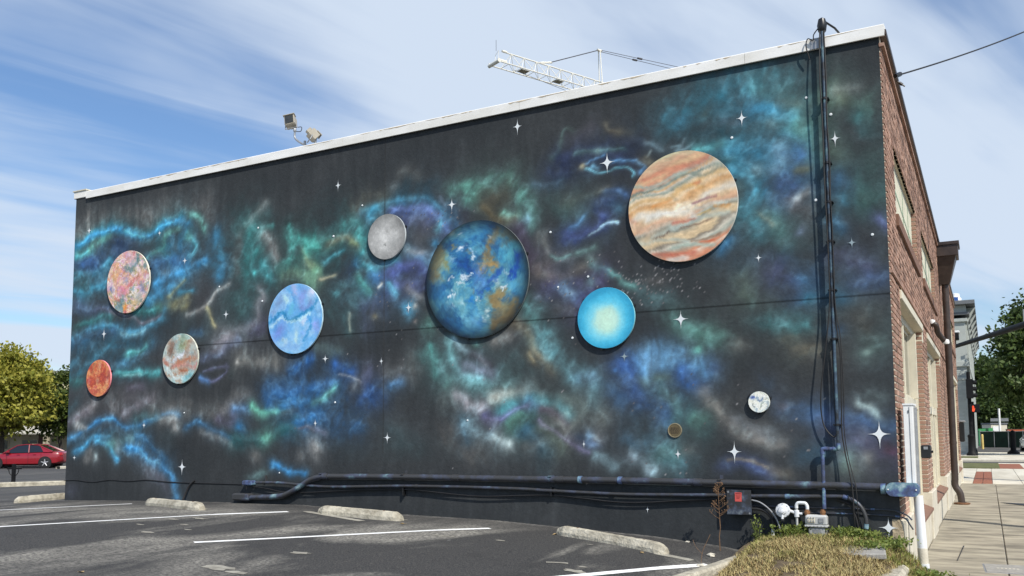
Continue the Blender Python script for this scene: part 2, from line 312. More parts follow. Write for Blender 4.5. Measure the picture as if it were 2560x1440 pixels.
# faint mottling of the dark ground coat
CV.C += ((fbm(CV.wx, CV.wz, 1.1, 70) - .5) * 16)[..., None] * np.array([1.0, .95, .9]) + ((CV.S['v'] - .5) * 12)[..., None]
TILE = dict(A=(160, 460, 3.6), B=(160, 840, 3.428), C=(700, 300, 3.6), D=(700, 680, 3.6), E=(1260, 140, 3.6), F=(1260, 540, 3.6),
            G=(1080, 840, 3.6), H=(1640, 680, 2.572), I=(1640, 100, 2.4))
BL = (38, 104, 158); LB = (50, 138, 200); TE = (46, 118, 124); LT = (92, 170, 160); NV = (30, 46, 88); PU = (70, 64, 112); GR = (116, 115, 118)
LG = (158, 158, 163); TA = (134, 122, 92); RO = (36, 74, 156); SK = (108, 170, 208); DT = (40, 78, 86)
ST = {
'A': [([(120,460),(230,400),(330,340),(480,300),(600,300),(720,290),(800,260),(950,230),(1120,230),(1250,200)],GR,75,.42,'v'),([(150,480),(250,440)],LG,45,.55,'v'),([(200,310),(210,380)],GR,60,.6,'v'),
 ([(760,300),(780,360)],GR,45,.6,'v'),([(1240,190),(1330,330)],GR,50,.35,'v'),
 ([(110,560),(250,460),(420,400),(520,385),(640,450),(720,460),(820,410),(900,350),(1000,305),(1060,305)],TE,48,.6,None),
 ([(110,720),(250,690),(420,640),(520,600)],(42,62,112),60,.65,None),([(420,500),(520,520),(620,560)],(34,52,92),55,.7,None),
 ([(110,560),(250,470),(420,410),(520,395),(640,470),(720,480),(820,430),(900,370),(1000,320),(1060,320),(1120,370)],(44,118,178),27,.95,None),
 ([(560,410),(640,470),(720,485)],(70,160,195),12,.7,None),([(820,430),(900,370),(1000,320)],(60,150,215),12,.8,None),
 ([(1140,290),(1210,310),(1270,400)],LT,24,.7,'v'),([(1030,550)],BL,110,.7,None),([(1120,430),(1185,500),(1190,570),(1100,650)],(64,140,165),22,.65,None),([(1010,550)],SK,26,.55,None),([(1130,460)],LT,26,.5,None),
 ([(120,640),(230,600),(300,520),(420,470)],LT,26,.55,'d'),([(110,660),(260,600)],(60,150,170),26,.65,None),([(260,560),(230,620)],LT,22,.6,None),
 ([(100,850),(200,830),(330,760),(420,690)],(58,134,172),32,.75,None),([(100,1000),(200,1000),(260,940),(400,850)],(48,126,170),26,.8,None),([(170,920)],(52,110,125),70,.55,None),([(170,750),(300,720)],(44,72,130),50,.6,None),
 ([(1040,380),(920,450),(880,560),(800,640),(760,680)],LT,16,.65,'d'),([(870,600),(930,680)],TE,60,.5,None),([(800,740),(950,700),(1080,680)],(46,82,138),66,.65,None),([(900,830),(1000,820)],(120,130,160),40,.5,None),
 ([(820,900),(930,850),(1080,780),(1200,710),(1300,670)],(48,114,174),36,.75,None),([(760,1050),(900,960),(1050,900),(1110,800)],(48,112,166),42,.78,None),([(940,1000),(1100,850)],(132,130,92),16,.5,None),
 ([(1030,970),(1160,970)],(40,120,170),22,.6,None),([(850,1090),(1000,1060),(1110,1030)],(150,140,92),30,.5,'d'),([(980,1090),(1110,1120)],(140,136,95),30,.5,'v'),
 ([(70,1370),(200,1310),(330,1260),(450,1260),(520,1310),(640,1330),(760,1290),(870,1200),(900,1100)],(58,126,170),25,.85,None),([(110,1260),(250,1210),(380,1180),(450,1190)],TE,28,.6,None),([(520,1330),(640,1350),(740,1320)],SK,13,.55,None),
 ([(300,1110),(420,1140),(620,1210),(720,1260),(860,1170)],(122,108,134),14,.55,None),([(640,1160),(760,1150),(850,1090)],TE,30,.6,None),([(80,1090),(250,1110),(400,1120)],(60,80,130),40,.5,None),([(100,1400),(300,1330),(460,1300)],(44,70,110),40,.4,None),
 ([(1680,430),(1690,540)],(42,112,118),95,.65,None),([(1650,680),(1750,620)],(44,114,120),75,.6,None),([(1800,760),(1840,860)],(52,142,158),50,.65,None),([(1720,800)],(58,170,180),24,.8,None),([(1640,840)],TE,40,.5,None),([(1870,400),(1780,430),(1740,500)],(60,130,135),26,.6,None),
 ([(1800,200),(1720,320),(1620,420),(1570,560),(1530,700),(1550,820)],GR,32,.4,'v'),([(1780,480),(1850,560),(1920,680)],(150,146,150),40,.65,None),([(1380,480),(1400,600),(1430,720),(1400,860)],(46,108,158),54,.6,None),([(1400,560),(1440,640)],(60,130,170),30,.5,None),
 ([(2040,480),(2080,600),(2040,720),(1950,780)],(62,140,138),36,.6,'v'),([(2290,520),(2230,560),(2200,640)],(64,150,145),44,.7,None),([(2200,680),(2290,820),(2260,900)],(130,156,118),26,.55,'v'),([(2280,800),(2250,920)],(90,160,140),36,.6,'v'),
 ([(1120,1200),(1300,1120),(1380,1000),(1480,930)],LG,16,.62,None),([(1280,1160),(1370,1290)],(168,158,112),16,.55,None),([(1450,1400),(1600,1330),(1720,1220),(1740,1100),(1790,1050),(1760,960)],(124,118,132),34,.6,None),
 ([(1550,1080),(1600,1200),(1650,950)],(48,84,90),95,.45,None),([(1700,1320),(1800,1260)],(76,70,112),65,.5,None),([(1150,1360),(1230,1350)],(45,90,150),24,.6,'h'),([(1430,1330),(1500,1400)],(120,118,125),50,.45,'d')],
'B': [([(50,350),(160,270),(280,180),(370,90),(430,60)],(52,110,145),30,.65,'d'),([(430,270),(560,190),(660,120),(760,60)],(58,104,144),36,.65,'d'),([(540,130),(650,110),(720,60)],(70,148,156),20,.65,None),([(460,310),(600,300),(700,320),(840,310)],(60,140,152),26,.75,None),
 ([(520,330),(660,330)],(110,180,185),14,.4,None),([(60,230),(90,220)],(48,104,142),44,.55,None),([(60,380),(150,370)],TE,30,.45,None),([(60,60),(200,20)],(45,85,125),50,.5,None),
 ([(100,720),(170,650),(270,590)],(142,137,147),26,.62,'v'),([(440,560),(440,630)],(110,108,116),66,.62,'v'),([(520,690),(620,620),(700,570),(790,510)],(118,112,132),30,.62,None),([(680,440),(560,480)],(84,76,100),36,.45,None),([(40,740),(110,690),(210,640)],(110,102,124),24,.45,None),
 ([(30,890),(120,840),(230,790),(330,735),(420,730),(500,790),(580,800),(690,765),(760,710),(840,660),(930,650),(1000,690)],(44,108,178),17,.98,None),([(330,735),(420,730)],(70,150,220),10,.6,None),([(620,720),(740,680),(830,650)],(50,86,98),40,.5,None),([(120,750),(200,790)],LG,22,.6,None),
 ([(40,900),(120,870),(190,880)],(52,92,130),36,.5,None),([(100,990),(170,960),(250,890),(330,890),(400,900)],(48,124,184),26,.85,None),([(300,930),(370,940),(420,1000),(460,1070)],(52,142,216),20,.95,None),([(400,950),(500,930),(620,870)],(80,138,138),42,.62,None),([(280,1060)],(140,158,168),26,.8,None),([(200,1010),(190,1080)],GR,24,.5,'v'),([(240,1000),(230,1060)],GR,22,.5,'v'),
 ([(480,960),(620,960),(680,1080),(760,1150)],(130,130,146),54,.45,'v'),([(520,960),(650,990),(740,1080),(830,1130),(930,1200),(960,1300),(980,1390)],(46,114,184),33,.92,None),([(650,990),(740,1080),(830,1130)],(80,150,215),15,.6,None),([(620,860),(720,900),(820,1000),(880,1080)],(40,86,138),42,.65,None),([(760,1170),(870,1250),(920,1330)],(96,90,108),50,.4,None),
 ([(860,700),(960,720),(980,790)],LG,30,.6,None),([(800,600),(900,610),(1050,650),(1150,680),(1250,660),(1400,650),(1500,560),(1560,520)],GR,64,.48,'v'),([(1400,660),(1440,620)],LG,40,.5,'v'),
 ([(1060,780),(1140,740),(1200,760),(1280,840),(1400,900)],(42,90,146),25,.8,None),([(1200,820),(1300,890),(1420,950)],(132,136,142),20,.6,'v'),([(1350,740),(1440,760),(1460,690)],(82,76,112),44,.55,None),([(1510,790)],(44,110,186),36,.9,None),([(1480,640),(1580,640)],(68,106,168),32,.65,None),
 ([(1620,620),(1700,660),(1800,650),(1860,600)],(100,188,168),25,.9,'v'),([(1860,600),(1960,560),(2080,510)],(48,108,178),27,.9,None),([(1780,560),(1900,490),(2000,460),(2150,420)],(38,82,148),50,.65,'d'),
 ([(1440,910),(1560,890),(1700,870),(1830,830),(1950,830)],(40,82,92),52,.65,None),([(1740,860)],(108,196,172),40,.95,None),([(2150,950)],LG,75,.6,'v'),([(1630,1020)],GR,38,.55,'v'),([(2000,1040)],GR,40,.35,'v'),([(1980,760),(2060,720),(2150,660)],(38,86,148),42,.65,None),([(1990,820),(2080,770),(2150,790)],(90,90,115),10,.5,None),
 ([(1750,1100),(1850,1150),(1950,1190),(2050,1190)],(44,112,184),22,.8,None),([(1580,1200),(1700,1160)],(72,102,108),30,.55,None),([(1180,390),(1290,380),(1380,320),(1380,250)],(84,84,134),10,.55,None),([(1210,330),(1300,290),(1400,260)],(84,84,134),8,.5,None),([(1180,220),(1280,190),(1380,110),(1480,60)],(80,94,148),30,.65,'d'),([(1300,100),(1400,40)],(132,126,146),60,.5,None),
 ([(1480,210),(1560,180),(1700,210),(1840,220)],(126,126,126),52,.6,'v'),([(1480,215)],(190,190,190),14,.8,None),([(1950,260),(2080,220)],(30,70,138),30,.65,None),([(60,1320)],(62,62,86),65,.45,None),([(1180,380),(1240,395)],(70,110,180),16,.7,None),([(130,540),(60,620)],(60,92,110),40,.5,'d')],
'C': [([(100,960),(130,1060),(110,1180),(60,1350)],(66,146,146),32,.65,None),([(200,1080),(300,1080),(400,1060),(440,1080)],(58,156,152),36,.8,None),([(440,1090),(520,1040),(600,1040),(680,1100)],(130,114,90),30,.5,None),([(230,1180),(270,1280),(320,1380)],(140,160,130),24,.65,'v'),([(400,1290),(480,1200),(560,1160)],(50,120,142),20,.75,None),
 ([(560,940),(640,900),(700,940),(720,1050),(760,1150)],(62,156,162),48,.75,None),([(640,1090),(700,1130)],(120,140,100),24,.55,None),([(760,820),(860,800),(820,860)],(66,146,196),42,.85,None),
 ([(860,800),(980,760),(1100,720),(1220,720),(1330,760),(1420,820),(1480,900)],(46,126,174),36,.88,None),([(1150,880),(1250,900),(1400,980)],(58,62,112),64,.6,None),([(1050,820),(1200,800),(1330,840),(1430,900),(1490,980)],(64,80,164),40,.85,None),([(1420,980),(1440,920)],(60,140,175),28,.6,None),
 ([(700,780),(800,700),(900,680),(960,720)],(100,94,80),64,.42,'v'),([(1080,480),(1180,480),(1250,520)],(104,100,98),42,.42,None),([(1040,580)],GR,36,.35,None),([(1150,600),(1300,620)],(32,58,74),85,.55,'v'),
 ([(1300,1050)],(94,90,88),95,.62,None),([(1180,1180),(1250,1220),(1330,1280),(1390,1250)],(88,146,194),42,.72,None),([(1170,1170),(1300,1190)],LG,22,.5,None),([(1400,1110)],BL,34,.6,None),
 ([(760,1320),(840,1370),(950,1340),(1050,1280)],(66,162,186),44,.85,None),([(960,1400),(1080,1340),(1220,1300),(1300,1340)],(58,64,138),54,.82,None),([(680,1320)],BL,42,.75,None),([(650,1400)],(32,46,92),55,.75,None),([(780,1180)],(60,150,165),40,.6,None),
 ([(1560,620),(1650,560),(1780,560),(1900,540),(2020,540),(2120,620),(2200,700),(2260,800)],(84,142,136),58,.58,'d'),([(1680,720),(1780,680),(1700,640)],LT,40,.55,'d'),([(2160,690)],LT,34,.55,'v'),([(2000,800),(2150,860),(2250,880)],LT,26,.65,None),([(2230,880)],(190,230,225),14,.8,None),
 ([(1900,680),(2000,640)],(74,70,62),72,.6,None),([(1850,760),(1950,840),(2100,860)],(96,86,66),36,.6,None),([(1520,800),(1570,860),(1560,960)],(44,74,112),42,.65,None),([(1640,850)],(46,44,62),50,.6,None),([(2150,950),(2220,1100)],(66,56,86),64,.65,None),([(60,880),(200,860)],(44,56,62),60,.4,None),([(1440,700),(1470,780)],(80,100,130),20,.5,None)],
'D': [([(60,60),(180,40),(300,90),(340,160)],(108,148,130),46,.65,'v'),([(380,100),(500,40)],(165,160,135),14,.7,None),([(560,150),(650,180),(680,320),(640,450),(620,560)],(62,106,116),42,.55,'v'),([(650,420),(630,560)],(170,180,165),11,.6,None),([(530,240)],(60,140,158),24,.8,None),([(430,360),(500,460)],(54,84,92),60,.4,None),
 ([(700,60),(760,140),(800,200)],(74,162,160),32,.8,None),([(830,60),(900,60)],(58,108,170),44,.8,None),([(1000,60),(1080,130),(1200,120),(1000,160)],(60,66,140),62,.8,None),([(990,130),(1040,190)],(68,146,184),32,.7,None),([(1160,140),(1220,200),(1280,230)],(150,150,160),28,.65,'v'),([(1290,140)],(60,64,130),30,.7,None),
 ([(1165,320)],(74,158,216),48,.9,None),([(1225,305)],(190,190,190),16,.8,None),([(1220,440)],(170,150,150),13,.7,None),([(880,160),(915,120)],(210,215,215),9,.9,None),([(760,360),(860,300),(800,480)],(66,76,118),64,.52,'v'),([(1340,480)],(70,128,122),48,.65,None),([(860,410)],TA,22,.5,None),
 ([(340,720),(450,740),(520,730)],(90,120,122),30,.5,'v'),([(100,850),(180,850),(280,800)],(34,68,136),32,.75,None),([(490,840),(560,890),(640,920)],(34,70,148),42,.85,None),([(520,910),(640,950),(740,1000)],(150,150,160),8,.55,None),
 ([(800,940)],(96,96,140),64,.65,'v'),([(860,1080),(780,1120)],(34,62,128),72,.82,None),([(1000,1000),(1080,950)],(48,92,156),36,.78,None),([(1000,880),(1200,850),(1220,780)],(104,104,108),64,.5,'v'),([(690,1020)],GR,40,.4,'v'),
 ([(20,1080),(200,1050),(340,1000),(480,1000)],(40,74,130),62,.78,None),([(60,1130),(160,1120),(240,1110)],(50,120,186),20,.88,None),([(300,1140),(400,1100),(480,1030)],(80,150,150),26,.85,None),([(20,1230),(60,1220)],(130,150,170),30,.6,None),([(160,1320),(250,1290),(400,1280),(550,1340),(700,1380)],(38,78,138),62,.72,None),([(130,1340)],(62,120,135),42,.6,None),([(120,1430),(280,1380),(420,1400)],(84,80,112),22,.5,None),
 ([(1340,660),(1370,760),(1380,900)],(74,146,146),32,.6,'v'),([(1300,740),(1420,820)],(62,116,118),60,.4,None),([(1440,850),(1500,950),(1700,1000),(1950,1000),(2030,1040)],(78,122,130),74,.58,None),([(1540,640),(1530,740),(1580,850),(1700,930),(1850,970)],(100,162,176),40,.78,None),([(1570,600),(1650,690),(1760,760),(1860,850)],(112,150,174),22,.75,None),([(1640,830),(1750,870),(1900,920)],(116,124,164),42,.6,None),([(1780,770),(1850,840)],(150,170,190),12,.6,None),([(1760,660)],(85,150,145),26,.6,None),([(1720,740),(1900,850)],(58,50,66),30,.5,None),
 ([(1550,1080),(1650,1150),(1780,1230)],(132,130,142),50,.55,'v'),([(1900,1140),(2100,1120),(2280,1140)],(152,160,160),40,.7,'v'),([(1480,1120)],(104,112,116),60,.4,'v'),([(1500,1000),(1520,1080)],(75,125,125),50,.45,'v'),([(1970,1290),(2060,1220),(2200,1180),(2290,1180)],(78,146,170),32,.7,'v'),([(1830,1290),(1890,1340),(1960,1340),(2050,1270),(2150,1210),(2280,1220)],(76,82,164),24,.92,None),([(1880,1370),(2000,1360)],(84,70,110),30,.5,None),([(2130,1360)],(76,140,128),60,.55,None),
 ([(2100,500),(2200,560),(2290,680)],(142,122,92),36,.5,None),([(1950,650),(2050,600)],(112,112,114),46,.45,'d'),([(2280,480)],(72,140,140),50,.5,None),([(2250,780),(2290,850)],(140,110,70),24,.45,None),([(1640,1320)],(48,78,100),50,.5,None)],
'E': [([(560,780),(540,860),(480,920)],(72,100,98),20,.5,None),([(560,760),(590,660),(650,640),(680,680)],(68,94,92),13,.6,None),([(700,740),(800,700)],(80,74,84),64,.4,None),([(940,660),(970,700),(1060,690)],(124,108,82),22,.6,None),([(1060,690),(1150,700)],(90,90,80),30,.4,None),([(700,760),(860,760)],(62,66,84),50,.4,None),
 ([(600,920),(750,900),(900,880),(1050,950)],(34,42,84),74,.68,None),([(420,1080),(600,1050)],(34,42,78),64,.6,None),([(1050,800),(1200,760)],(38,44,72),60,.5,None),([(770,990),(880,930),(930,910)],(60,92,140),9,.8,None),([(770,1030),(860,1070),(960,1070),(1060,1030),(1130,1040),(1180,1080),(1160,1110)],(86,150,182),8,.95,None),([(980,980),(1080,970),(1180,950),(1230,980),(1270,1010),(1230,1060)],(70,110,164),13,.85,None),([(880,1040),(830,1020)],(80,130,170),16,.6,None),
 ([(740,1010)],(176,156,114),14,.9,None),([(700,880),(860,880),(1000,860),(1090,840)],(70,106,116),18,.55,None),([(860,880)],(120,160,165),16,.6,'v'),([(260,1150),(400,1150),(520,1130)],(56,80,110),32,.55,None),([(60,1160),(150,1260),(200,1350)],(74,130,128),42,.55,'d'),([(140,1270)],LT,34,.55,None),([(30,1420),(150,1400)],(80,136,130),30,.55,None),
 ([(900,1260),(980,1220)],TA,22,.55,None),([(960,1260),(1040,1250),(1090,1280)],(60,90,150),30,.7,None),([(560,1300),(750,1290),(880,1250)],(76,86,80),54,.45,None),([(730,1400)],(82,116,130),50,.6,None),([(850,1380),(1000,1330)],(38,52,96),60,.6,None),([(420,1280),(560,1400)],(60,88,92),60,.4,None),([(1030,1410)],(60,110,150),34,.5,None),
 ([(1290,760),(1360,760),(1430,810)],(110,138,164),20,.68,'d'),([(1490,800),(1570,790),(1590,740)],(112,144,168),10,.7,None),([(1540,830),(1640,800),(1700,770)],(110,144,168),13,.65,None),([(1330,830),(1300,900)],(130,150,160),8,.6,None),([(1280,920),(1330,960)],TA,24,.4,'v'),([(1230,940),(1300,990)],(110,100,84),22,.4,'v'),
 ([(1700,820),(1800,820),(1900,800),(2000,770),(2200,740)],(68,150,160),34,.72,'d'),([(2000,900),(2150,820),(2280,800)],(34,96,136),62,.78,None),([(1540,560),(1700,480),(1900,400),(2100,340),(2290,300)],(46,98,128),95,.62,'d'),([(1560,590),(1640,540)],(44,108,150),42,.65,None),([(2200,380),(2290,430)],(44,106,146),50,.6,None),([(1820,500)],(96,104,84),34,.4,None),([(1700,620),(1900,600),(2050,620)],(44,46,52),60,.6,None),
 ([(2000,570),(2100,580),(2140,560)],(112,112,142),22,.68,None),([(2050,980),(2150,1050),(2200,1150),(2230,1250)],(44,108,148),54,.68,None),([(2220,1010)],(110,116,126),30,.55,None),([(2150,1330),(2180,1420)],(60,124,140),60,.6,None),([(1960,920),(2080,880)],(46,58,54),50,.5,None),([(2080,1260)],(86,86,70),30,.4,None)],
'F': [([(210,15)],SK,26,.7,None),([(260,80)],LT,42,.5,None),([(150,180),(160,300),(250,420)],(66,52,82),85,.58,None),([(360,180),(400,260),(440,330),(520,355),(600,340)],(118,122,122),44,.55,'v'),([(450,340),(530,360),(600,340)],(112,164,164),13,.75,None),([(620,80),(680,60),(740,20)],(74,118,164),18,.75,None),([(640,120),(600,160)],(74,118,164),12,.6,None),
 ([(600,160),(700,170),(850,140),(900,60)],(46,56,124),62,.74,None),([(780,190),(870,150),(950,105),(1050,110)],(112,146,186),9,.95,None),([(340,500),(460,520),(560,540),(660,480),(780,440)],(128,118,102),40,.58,None),([(300,450),(420,420)],(100,92,92),40,.45,None),([(660,330),(830,310)],(92,132,130),24,.55,None),([(780,440),(850,490),(950,520),(1030,560),(1080,620),(1180,650)],(90,150,148),24,.82,None),([(820,430),(760,400)],(90,120,115),34,.4,None),
 ([(480,600),(700,640),(850,600),(680,760)],(60,50,96),105,.65,None),([(530,620),(600,690),(640,720)],(92,128,174),46,.8,None),([(610,695)],(140,180,215),16,.7,None),([(680,740)],(50,56,130),60,.6,None),([(300,740),(330,720)],(110,120,160),18,.5,None),([(130,760),(200,780),(230,880)],(70,118,126),62,.55,None),([(500,850),(600,840)],(86,84,92),44,.45,'v'),([(760,585)],(90,130,145),26,.6,None),
 ([(1280,700),(1400,780),(1500,790)],(70,104,114),72,.55,None),([(1340,590),(1430,590)],(92,88,90),44,.4,None),([(2150,600),(2200,700),(2280,640)],(86,106,104),62,.5,None),([(2030,200),(1930,310)],(44,94,146),40,.6,None),([(2280,180),(2240,60)],(60,112,132),66,.6,None),([(2080,420),(2250,480)],(48,70,92),60,.5,None),
 ([(300,850),(290,980),(320,1080),(380,1180),(440,1280),(520,1350),(620,1440)],(92,150,160),58,.62,'d'),([(400,1060)],(88,160,178),44,.7,None),([(130,1000),(210,1030),(270,1160),(330,1280)],(144,118,86),24,.58,'d'),([(1600,940)],LT,50,.75,None),([(1640,980),(1780,1060),(1900,1130)],(70,120,118),62,.5,None),
 ([(1060,1380),(1170,1330),(1280,1340)],(50,78,140),56,.6,None),([(1280,1400),(1440,1320),(1600,1380)],(38,70,142),62,.75,None),([(1200,1300),(1280,1300),(1350,1230),(1480,1220),(1600,1250),(1720,1330),(1830,1400)],(84,140,200),52,.78,'v'),([(1280,1320),(1360,1260)],(120,160,230),24,.7,'d'),([(1760,1210)],LT,22,.7,None),([(1380,1390),(1500,1400)],(90,108,92),40,.5,None),([(2100,1200)],(104,102,104),44,.5,None),([(60,1120),(150,1060)],(92,92,100),60,.4,'d')],
'G': [([(560,70),(680,30)],GR,30,.5,'d'),([(930,150),(1000,230),(1080,340)],(138,112,82),36,.58,'d'),([(960,60),(1030,130),(1120,230),(1220,320),(1330,400),(1440,470),(1440,580)],(84,132,152),66,.65,'d'),([(1300,400),(1450,400)],(90,130,164),48,.58,None),([(1660,530)],(48,88,156),42,.8,None),([(1560,480),(1700,600)],(56,86,130),44,.5,None),([(1640,330)],(60,110,170),12,.9,None),
 ([(1700,280),(1780,320),(1800,420),(1870,540),(2000,580),(2080,680)],(50,80,160),66,.72,None),([(2000,540)],(70,118,188),42,.7,None),([(1740,280)],(40,66,130),50,.6,None),([(1900,380),(2030,310),(2150,330),(2250,420)],(82,104,98),40,.55,'v'),([(2050,480),(2150,560),(2200,680)],(74,114,118),80,.5,None),([(1920,260),(2000,180),(2150,170),(2280,240)],(86,140,200),46,.75,'v'),([(2260,300),(2280,400)],(38,74,156),50,.7,None),
 ([(560,560),(700,550),(850,550)],(165,168,165),36,.75,'v'),([(200,520),(300,600),(420,660)],(152,146,166),44,.6,'v'),([(600,690),(720,620),(850,600),(1000,620),(1150,680),(1200,730)],(62,128,148),42,.78,'v'),([(830,630)],(44,78,130),44,.75,None),([(1190,710),(1140,760)],(120,180,190),18,.6,None),
 ([(470,730),(530,770),(600,780),(680,720),(760,660),(830,650)],(92,86,164),18,.95,None),([(480,760),(560,800),(560,850)],(84,70,104),34,.55,None),([(960,690),(1080,730),(1200,790)],(86,66,96),24,.65,None),([(940,780),(1030,840),(1130,910),(1280,970),(1400,1040)],(108,92,146),14,.88,None),([(1200,900),(1340,960)],(96,84,130),40,.45,None),
 ([(770,750),(740,800)],(76,132,120),74,.6,None),([(840,860),(930,910),(980,1000)],(38,72,102),50,.68,None),([(1010,1100),(1000,1180)],(58,88,106),44,.5,'v'),([(270,830),(320,940)],(38,82,122),52,.68,None),([(310,800),(380,880),(470,920),(560,920)],(112,146,170),54,.72,'d'),([(590,930),(680,980),(750,1000)],(152,176,190),36,.75,None),([(740,1000)],(190,215,225),20,.6,None),
 ([(160,860),(240,960),(330,1040),(430,1040)],(108,98,94),72,.45,'e'),([(1000,860),(1080,940),(1150,980)],(96,114,98),60,.45,'d'),([(1250,820),(1400,760),(1500,680)],(114,118,116),84,.5,'d'),([(1080,780),(1180,830)],(110,104,104),30,.5,'e'),([(1420,930)],(60,86,150),50,.75,None),([(1400,880)],(110,150,200),28,.7,None),([(1480,890)],(120,122,126),44,.5,'d'),([(1330,900)],(34,54,94),34,.6,None),
 ([(1460,1080),(1530,1110),(1620,1180)],(112,150,174),38,.68,'e'),([(1780,900),(1880,980),(1960,960)],(60,90,122),62,.55,None),([(1800,1080),(1900,1150),(1970,1220)],(122,142,166),46,.58,'d'),([(1980,1230)],(150,190,220),22,.6,None),([(2050,1050),(2200,1100)],(74,114,118),80,.55,None),([(900,1000),(960,960)],(100,100,100),40,.4,'v'),([(1000,560),(1100,600),(1300,600)],(90,104,104),70,.4,'d')],
'H': [([(740,30),(850,40),(960,100)],(54,54,104),72,.62,None),([(960,50)],(48,90,140),50,.6,None),([(1010,150)],(48,118,158),36,.7,None),([(600,40),(600,140)],(76,94,84),72,.5,None),([(720,300),(850,340),(1000,330)],(58,122,136),48,.72,None),([(700,230)],(80,104,98),44,.45,None),([(860,440),(950,470),(1040,480)],(118,108,90),56,.52,'h'),([(200,340),(300,400),(420,430)],(74,108,106),70,.45,None),([(560,480)],(104,102,96),30,.4,None),
 ([(20,540),(130,560),(230,600),(320,640)],(84,138,200),40,.7,'v'),([(170,660),(260,720)],(44,78,160),44,.78,None),([(280,505)],LT,18,.85,None),([(290,600),(310,660)],(80,140,200),26,.6,'v'),([(360,640)],(52,60,110),40,.5,None),([(300,780),(380,880),(470,980),(560,1050),(680,1090),(800,1110)],(130,125,124),32,.62,'h'),([(540,970),(640,1030),(760,1060)],(122,130,146),30,.5,'h'),([(250,940),(300,970)],(80,130,120),40,.58,None),([(340,1030)],(58,96,104),44,.5,None),([(90,930),(200,860)],(50,80,100),60,.4,None),
 ([(840,860),(950,900),(1060,930),(1160,990),(1300,1010)],(54,84,138),44,.68,'h'),([(1050,950)],(74,114,172),50,.75,None),([(840,850)],(90,84,96),30,.5,None),([(740,710)],(46,66,100),44,.5,None),([(1100,1000),(1280,1100),(1400,1150),(1560,1180)],(66,62,106),60,.6,'h'),([(1330,990),(1540,1000)],(48,74,132),42,.68,'h'),([(1480,1130),(1580,1170)],(88,46,76),24,.6,'h'),([(1330,1060)],(100,90,100),40,.4,'h'),
 ([(1310,870),(1380,890),(1440,920)],(144,168,178),20,.92,'h'),([(1380,810),(1480,820)],(92,116,126),40,.6,None),([(1350,1210)],(140,142,142),30,.6,'h'),([(1200,1230)],(104,136,136),48,.6,'v'),([(1280,1280)],(100,110,110),30,.4,None),([(440,1280),(540,1240),(650,1260),(760,1310)],(54,66,124),28,.82,'h'),([(480,1250),(600,1230),(740,1270)],(130,118,100),8,.5,None),([(780,1290),(850,1300)],(120,110,96),26,.4,'h'),([(30,1120),(100,1190),(180,1240)],(70,110,134),62,.58,'d'),([(220,1170)],(130,132,132),30,.5,'d'),
 ([(1300,180),(1420,270),(1500,320)],(58,82,92),72,.5,None),([(1400,420),(1520,440),(1380,530)],(76,106,110),40,.58,None),([(1390,530)],(110,140,140),22,.5,None),([(1490,30),(1300,60)],(50,70,122),60,.58,None),([(1300,250),(1380,300)],(80,70,64),80,.45,None),([(1190,360)],(50,80,130),32,.6,None),([(1140,100),(1200,130)],(48,86,120),50,.5,None),([(950,1160),(1050,1160)],(48,84,120),40,.5,'h')],
'I': [([(130,460),(250,380),(400,300),(560,270),(700,290),(850,310)],(46,98,122),80,.5,'d'),([(600,280),(760,290)],(80,130,140),50,.5,'v'),([(750,380),(850,380)],(106,102,82),50,.5,None),([(1050,330),(1150,400),(1250,420)],(80,110,96),62,.6,None),([(1090,320),(1240,290)],(124,138,142),22,.6,None),([(1230,470),(1260,530)],(52,118,130),50,.65,None),([(1130,360)],(110,120,95),34,.4,None),([(1150,480),(1250,620)],(48,48,58),70,.6,None),
 ([(560,420),(700,420),(800,470)],(42,106,152),54,.76,None),([(700,500)],(120,128,128),34,.45,None),([(850,520),(900,650),(880,740)],(74,118,108),72,.58,None),([(540,600),(640,640),(760,660)],(44,106,146),62,.7,None),([(430,520),(600,540)],(44,84,104),60,.5,None),([(740,640),(740,720),(720,760)],(124,168,192),28,.78,'v'),([(820,680)],(60,90,158),52,.68,None),([(780,820),(850,850)],(44,112,166),42,.78,None),([(700,900),(760,830),(800,900)],(44,70,148),62,.8,None),([(740,970)],(48,72,150),44,.6,None),([(820,770),(880,770)],(120,125,96),18,.55,None),([(600,760),(560,790)],(104,110,116),30,.5,None),
 ([(540,800),(580,900),(540,1000),(560,1080)],(48,122,160),52,.72,None),([(480,860)],(84,84,72),30,.4,None),([(640,1060),(720,1130),(780,1200),(800,1260)],(68,118,118),70,.62,None),([(620,1040),(700,1110)],(130,124,100),14,.5,None),([(850,1020),(930,1050)],(74,70,74),90,.55,None),([(830,950),(890,920)],(176,182,194),15,.85,None),([(840,950)],(110,116,130),44,.4,None),([(890,1150)],(110,130,180),20,.6,None),
 ([(1060,640),(1100,720)],(92,112,98),60,.45,None),([(1100,860),(1200,900)],(38,68,118),62,.68,None),([(1150,955)],(54,128,178),24,.85,None),([(1230,880),(1290,960)],(64,104,100),72,.5,None),([(1080,1080),(1120,1120)],(48,108,166),32,.8,None),([(1350,1060),(1390,1100)],(70,76,150),26,.75,None),([(1080,1280),(1200,1300),(1280,1340)],(76,80,134),40,.55,None),([(1180,1100),(1280,1160)],(52,50,60),60,.45,None),([(1200,1250)],(60,66,100),50,.4,None),
 ([(560,1340),(700,1340),(850,1370)],(46,58,90),72,.55,None),([(900,1420)],(48,92,140),44,.6,None),([(390,1230)],(44,92,146),40,.6,None),([(470,1200),(600,1180)],(50,66,82),60,.4,None),([(1320,700),(1340,900)],(50,72,74),60,.4,None)],
}
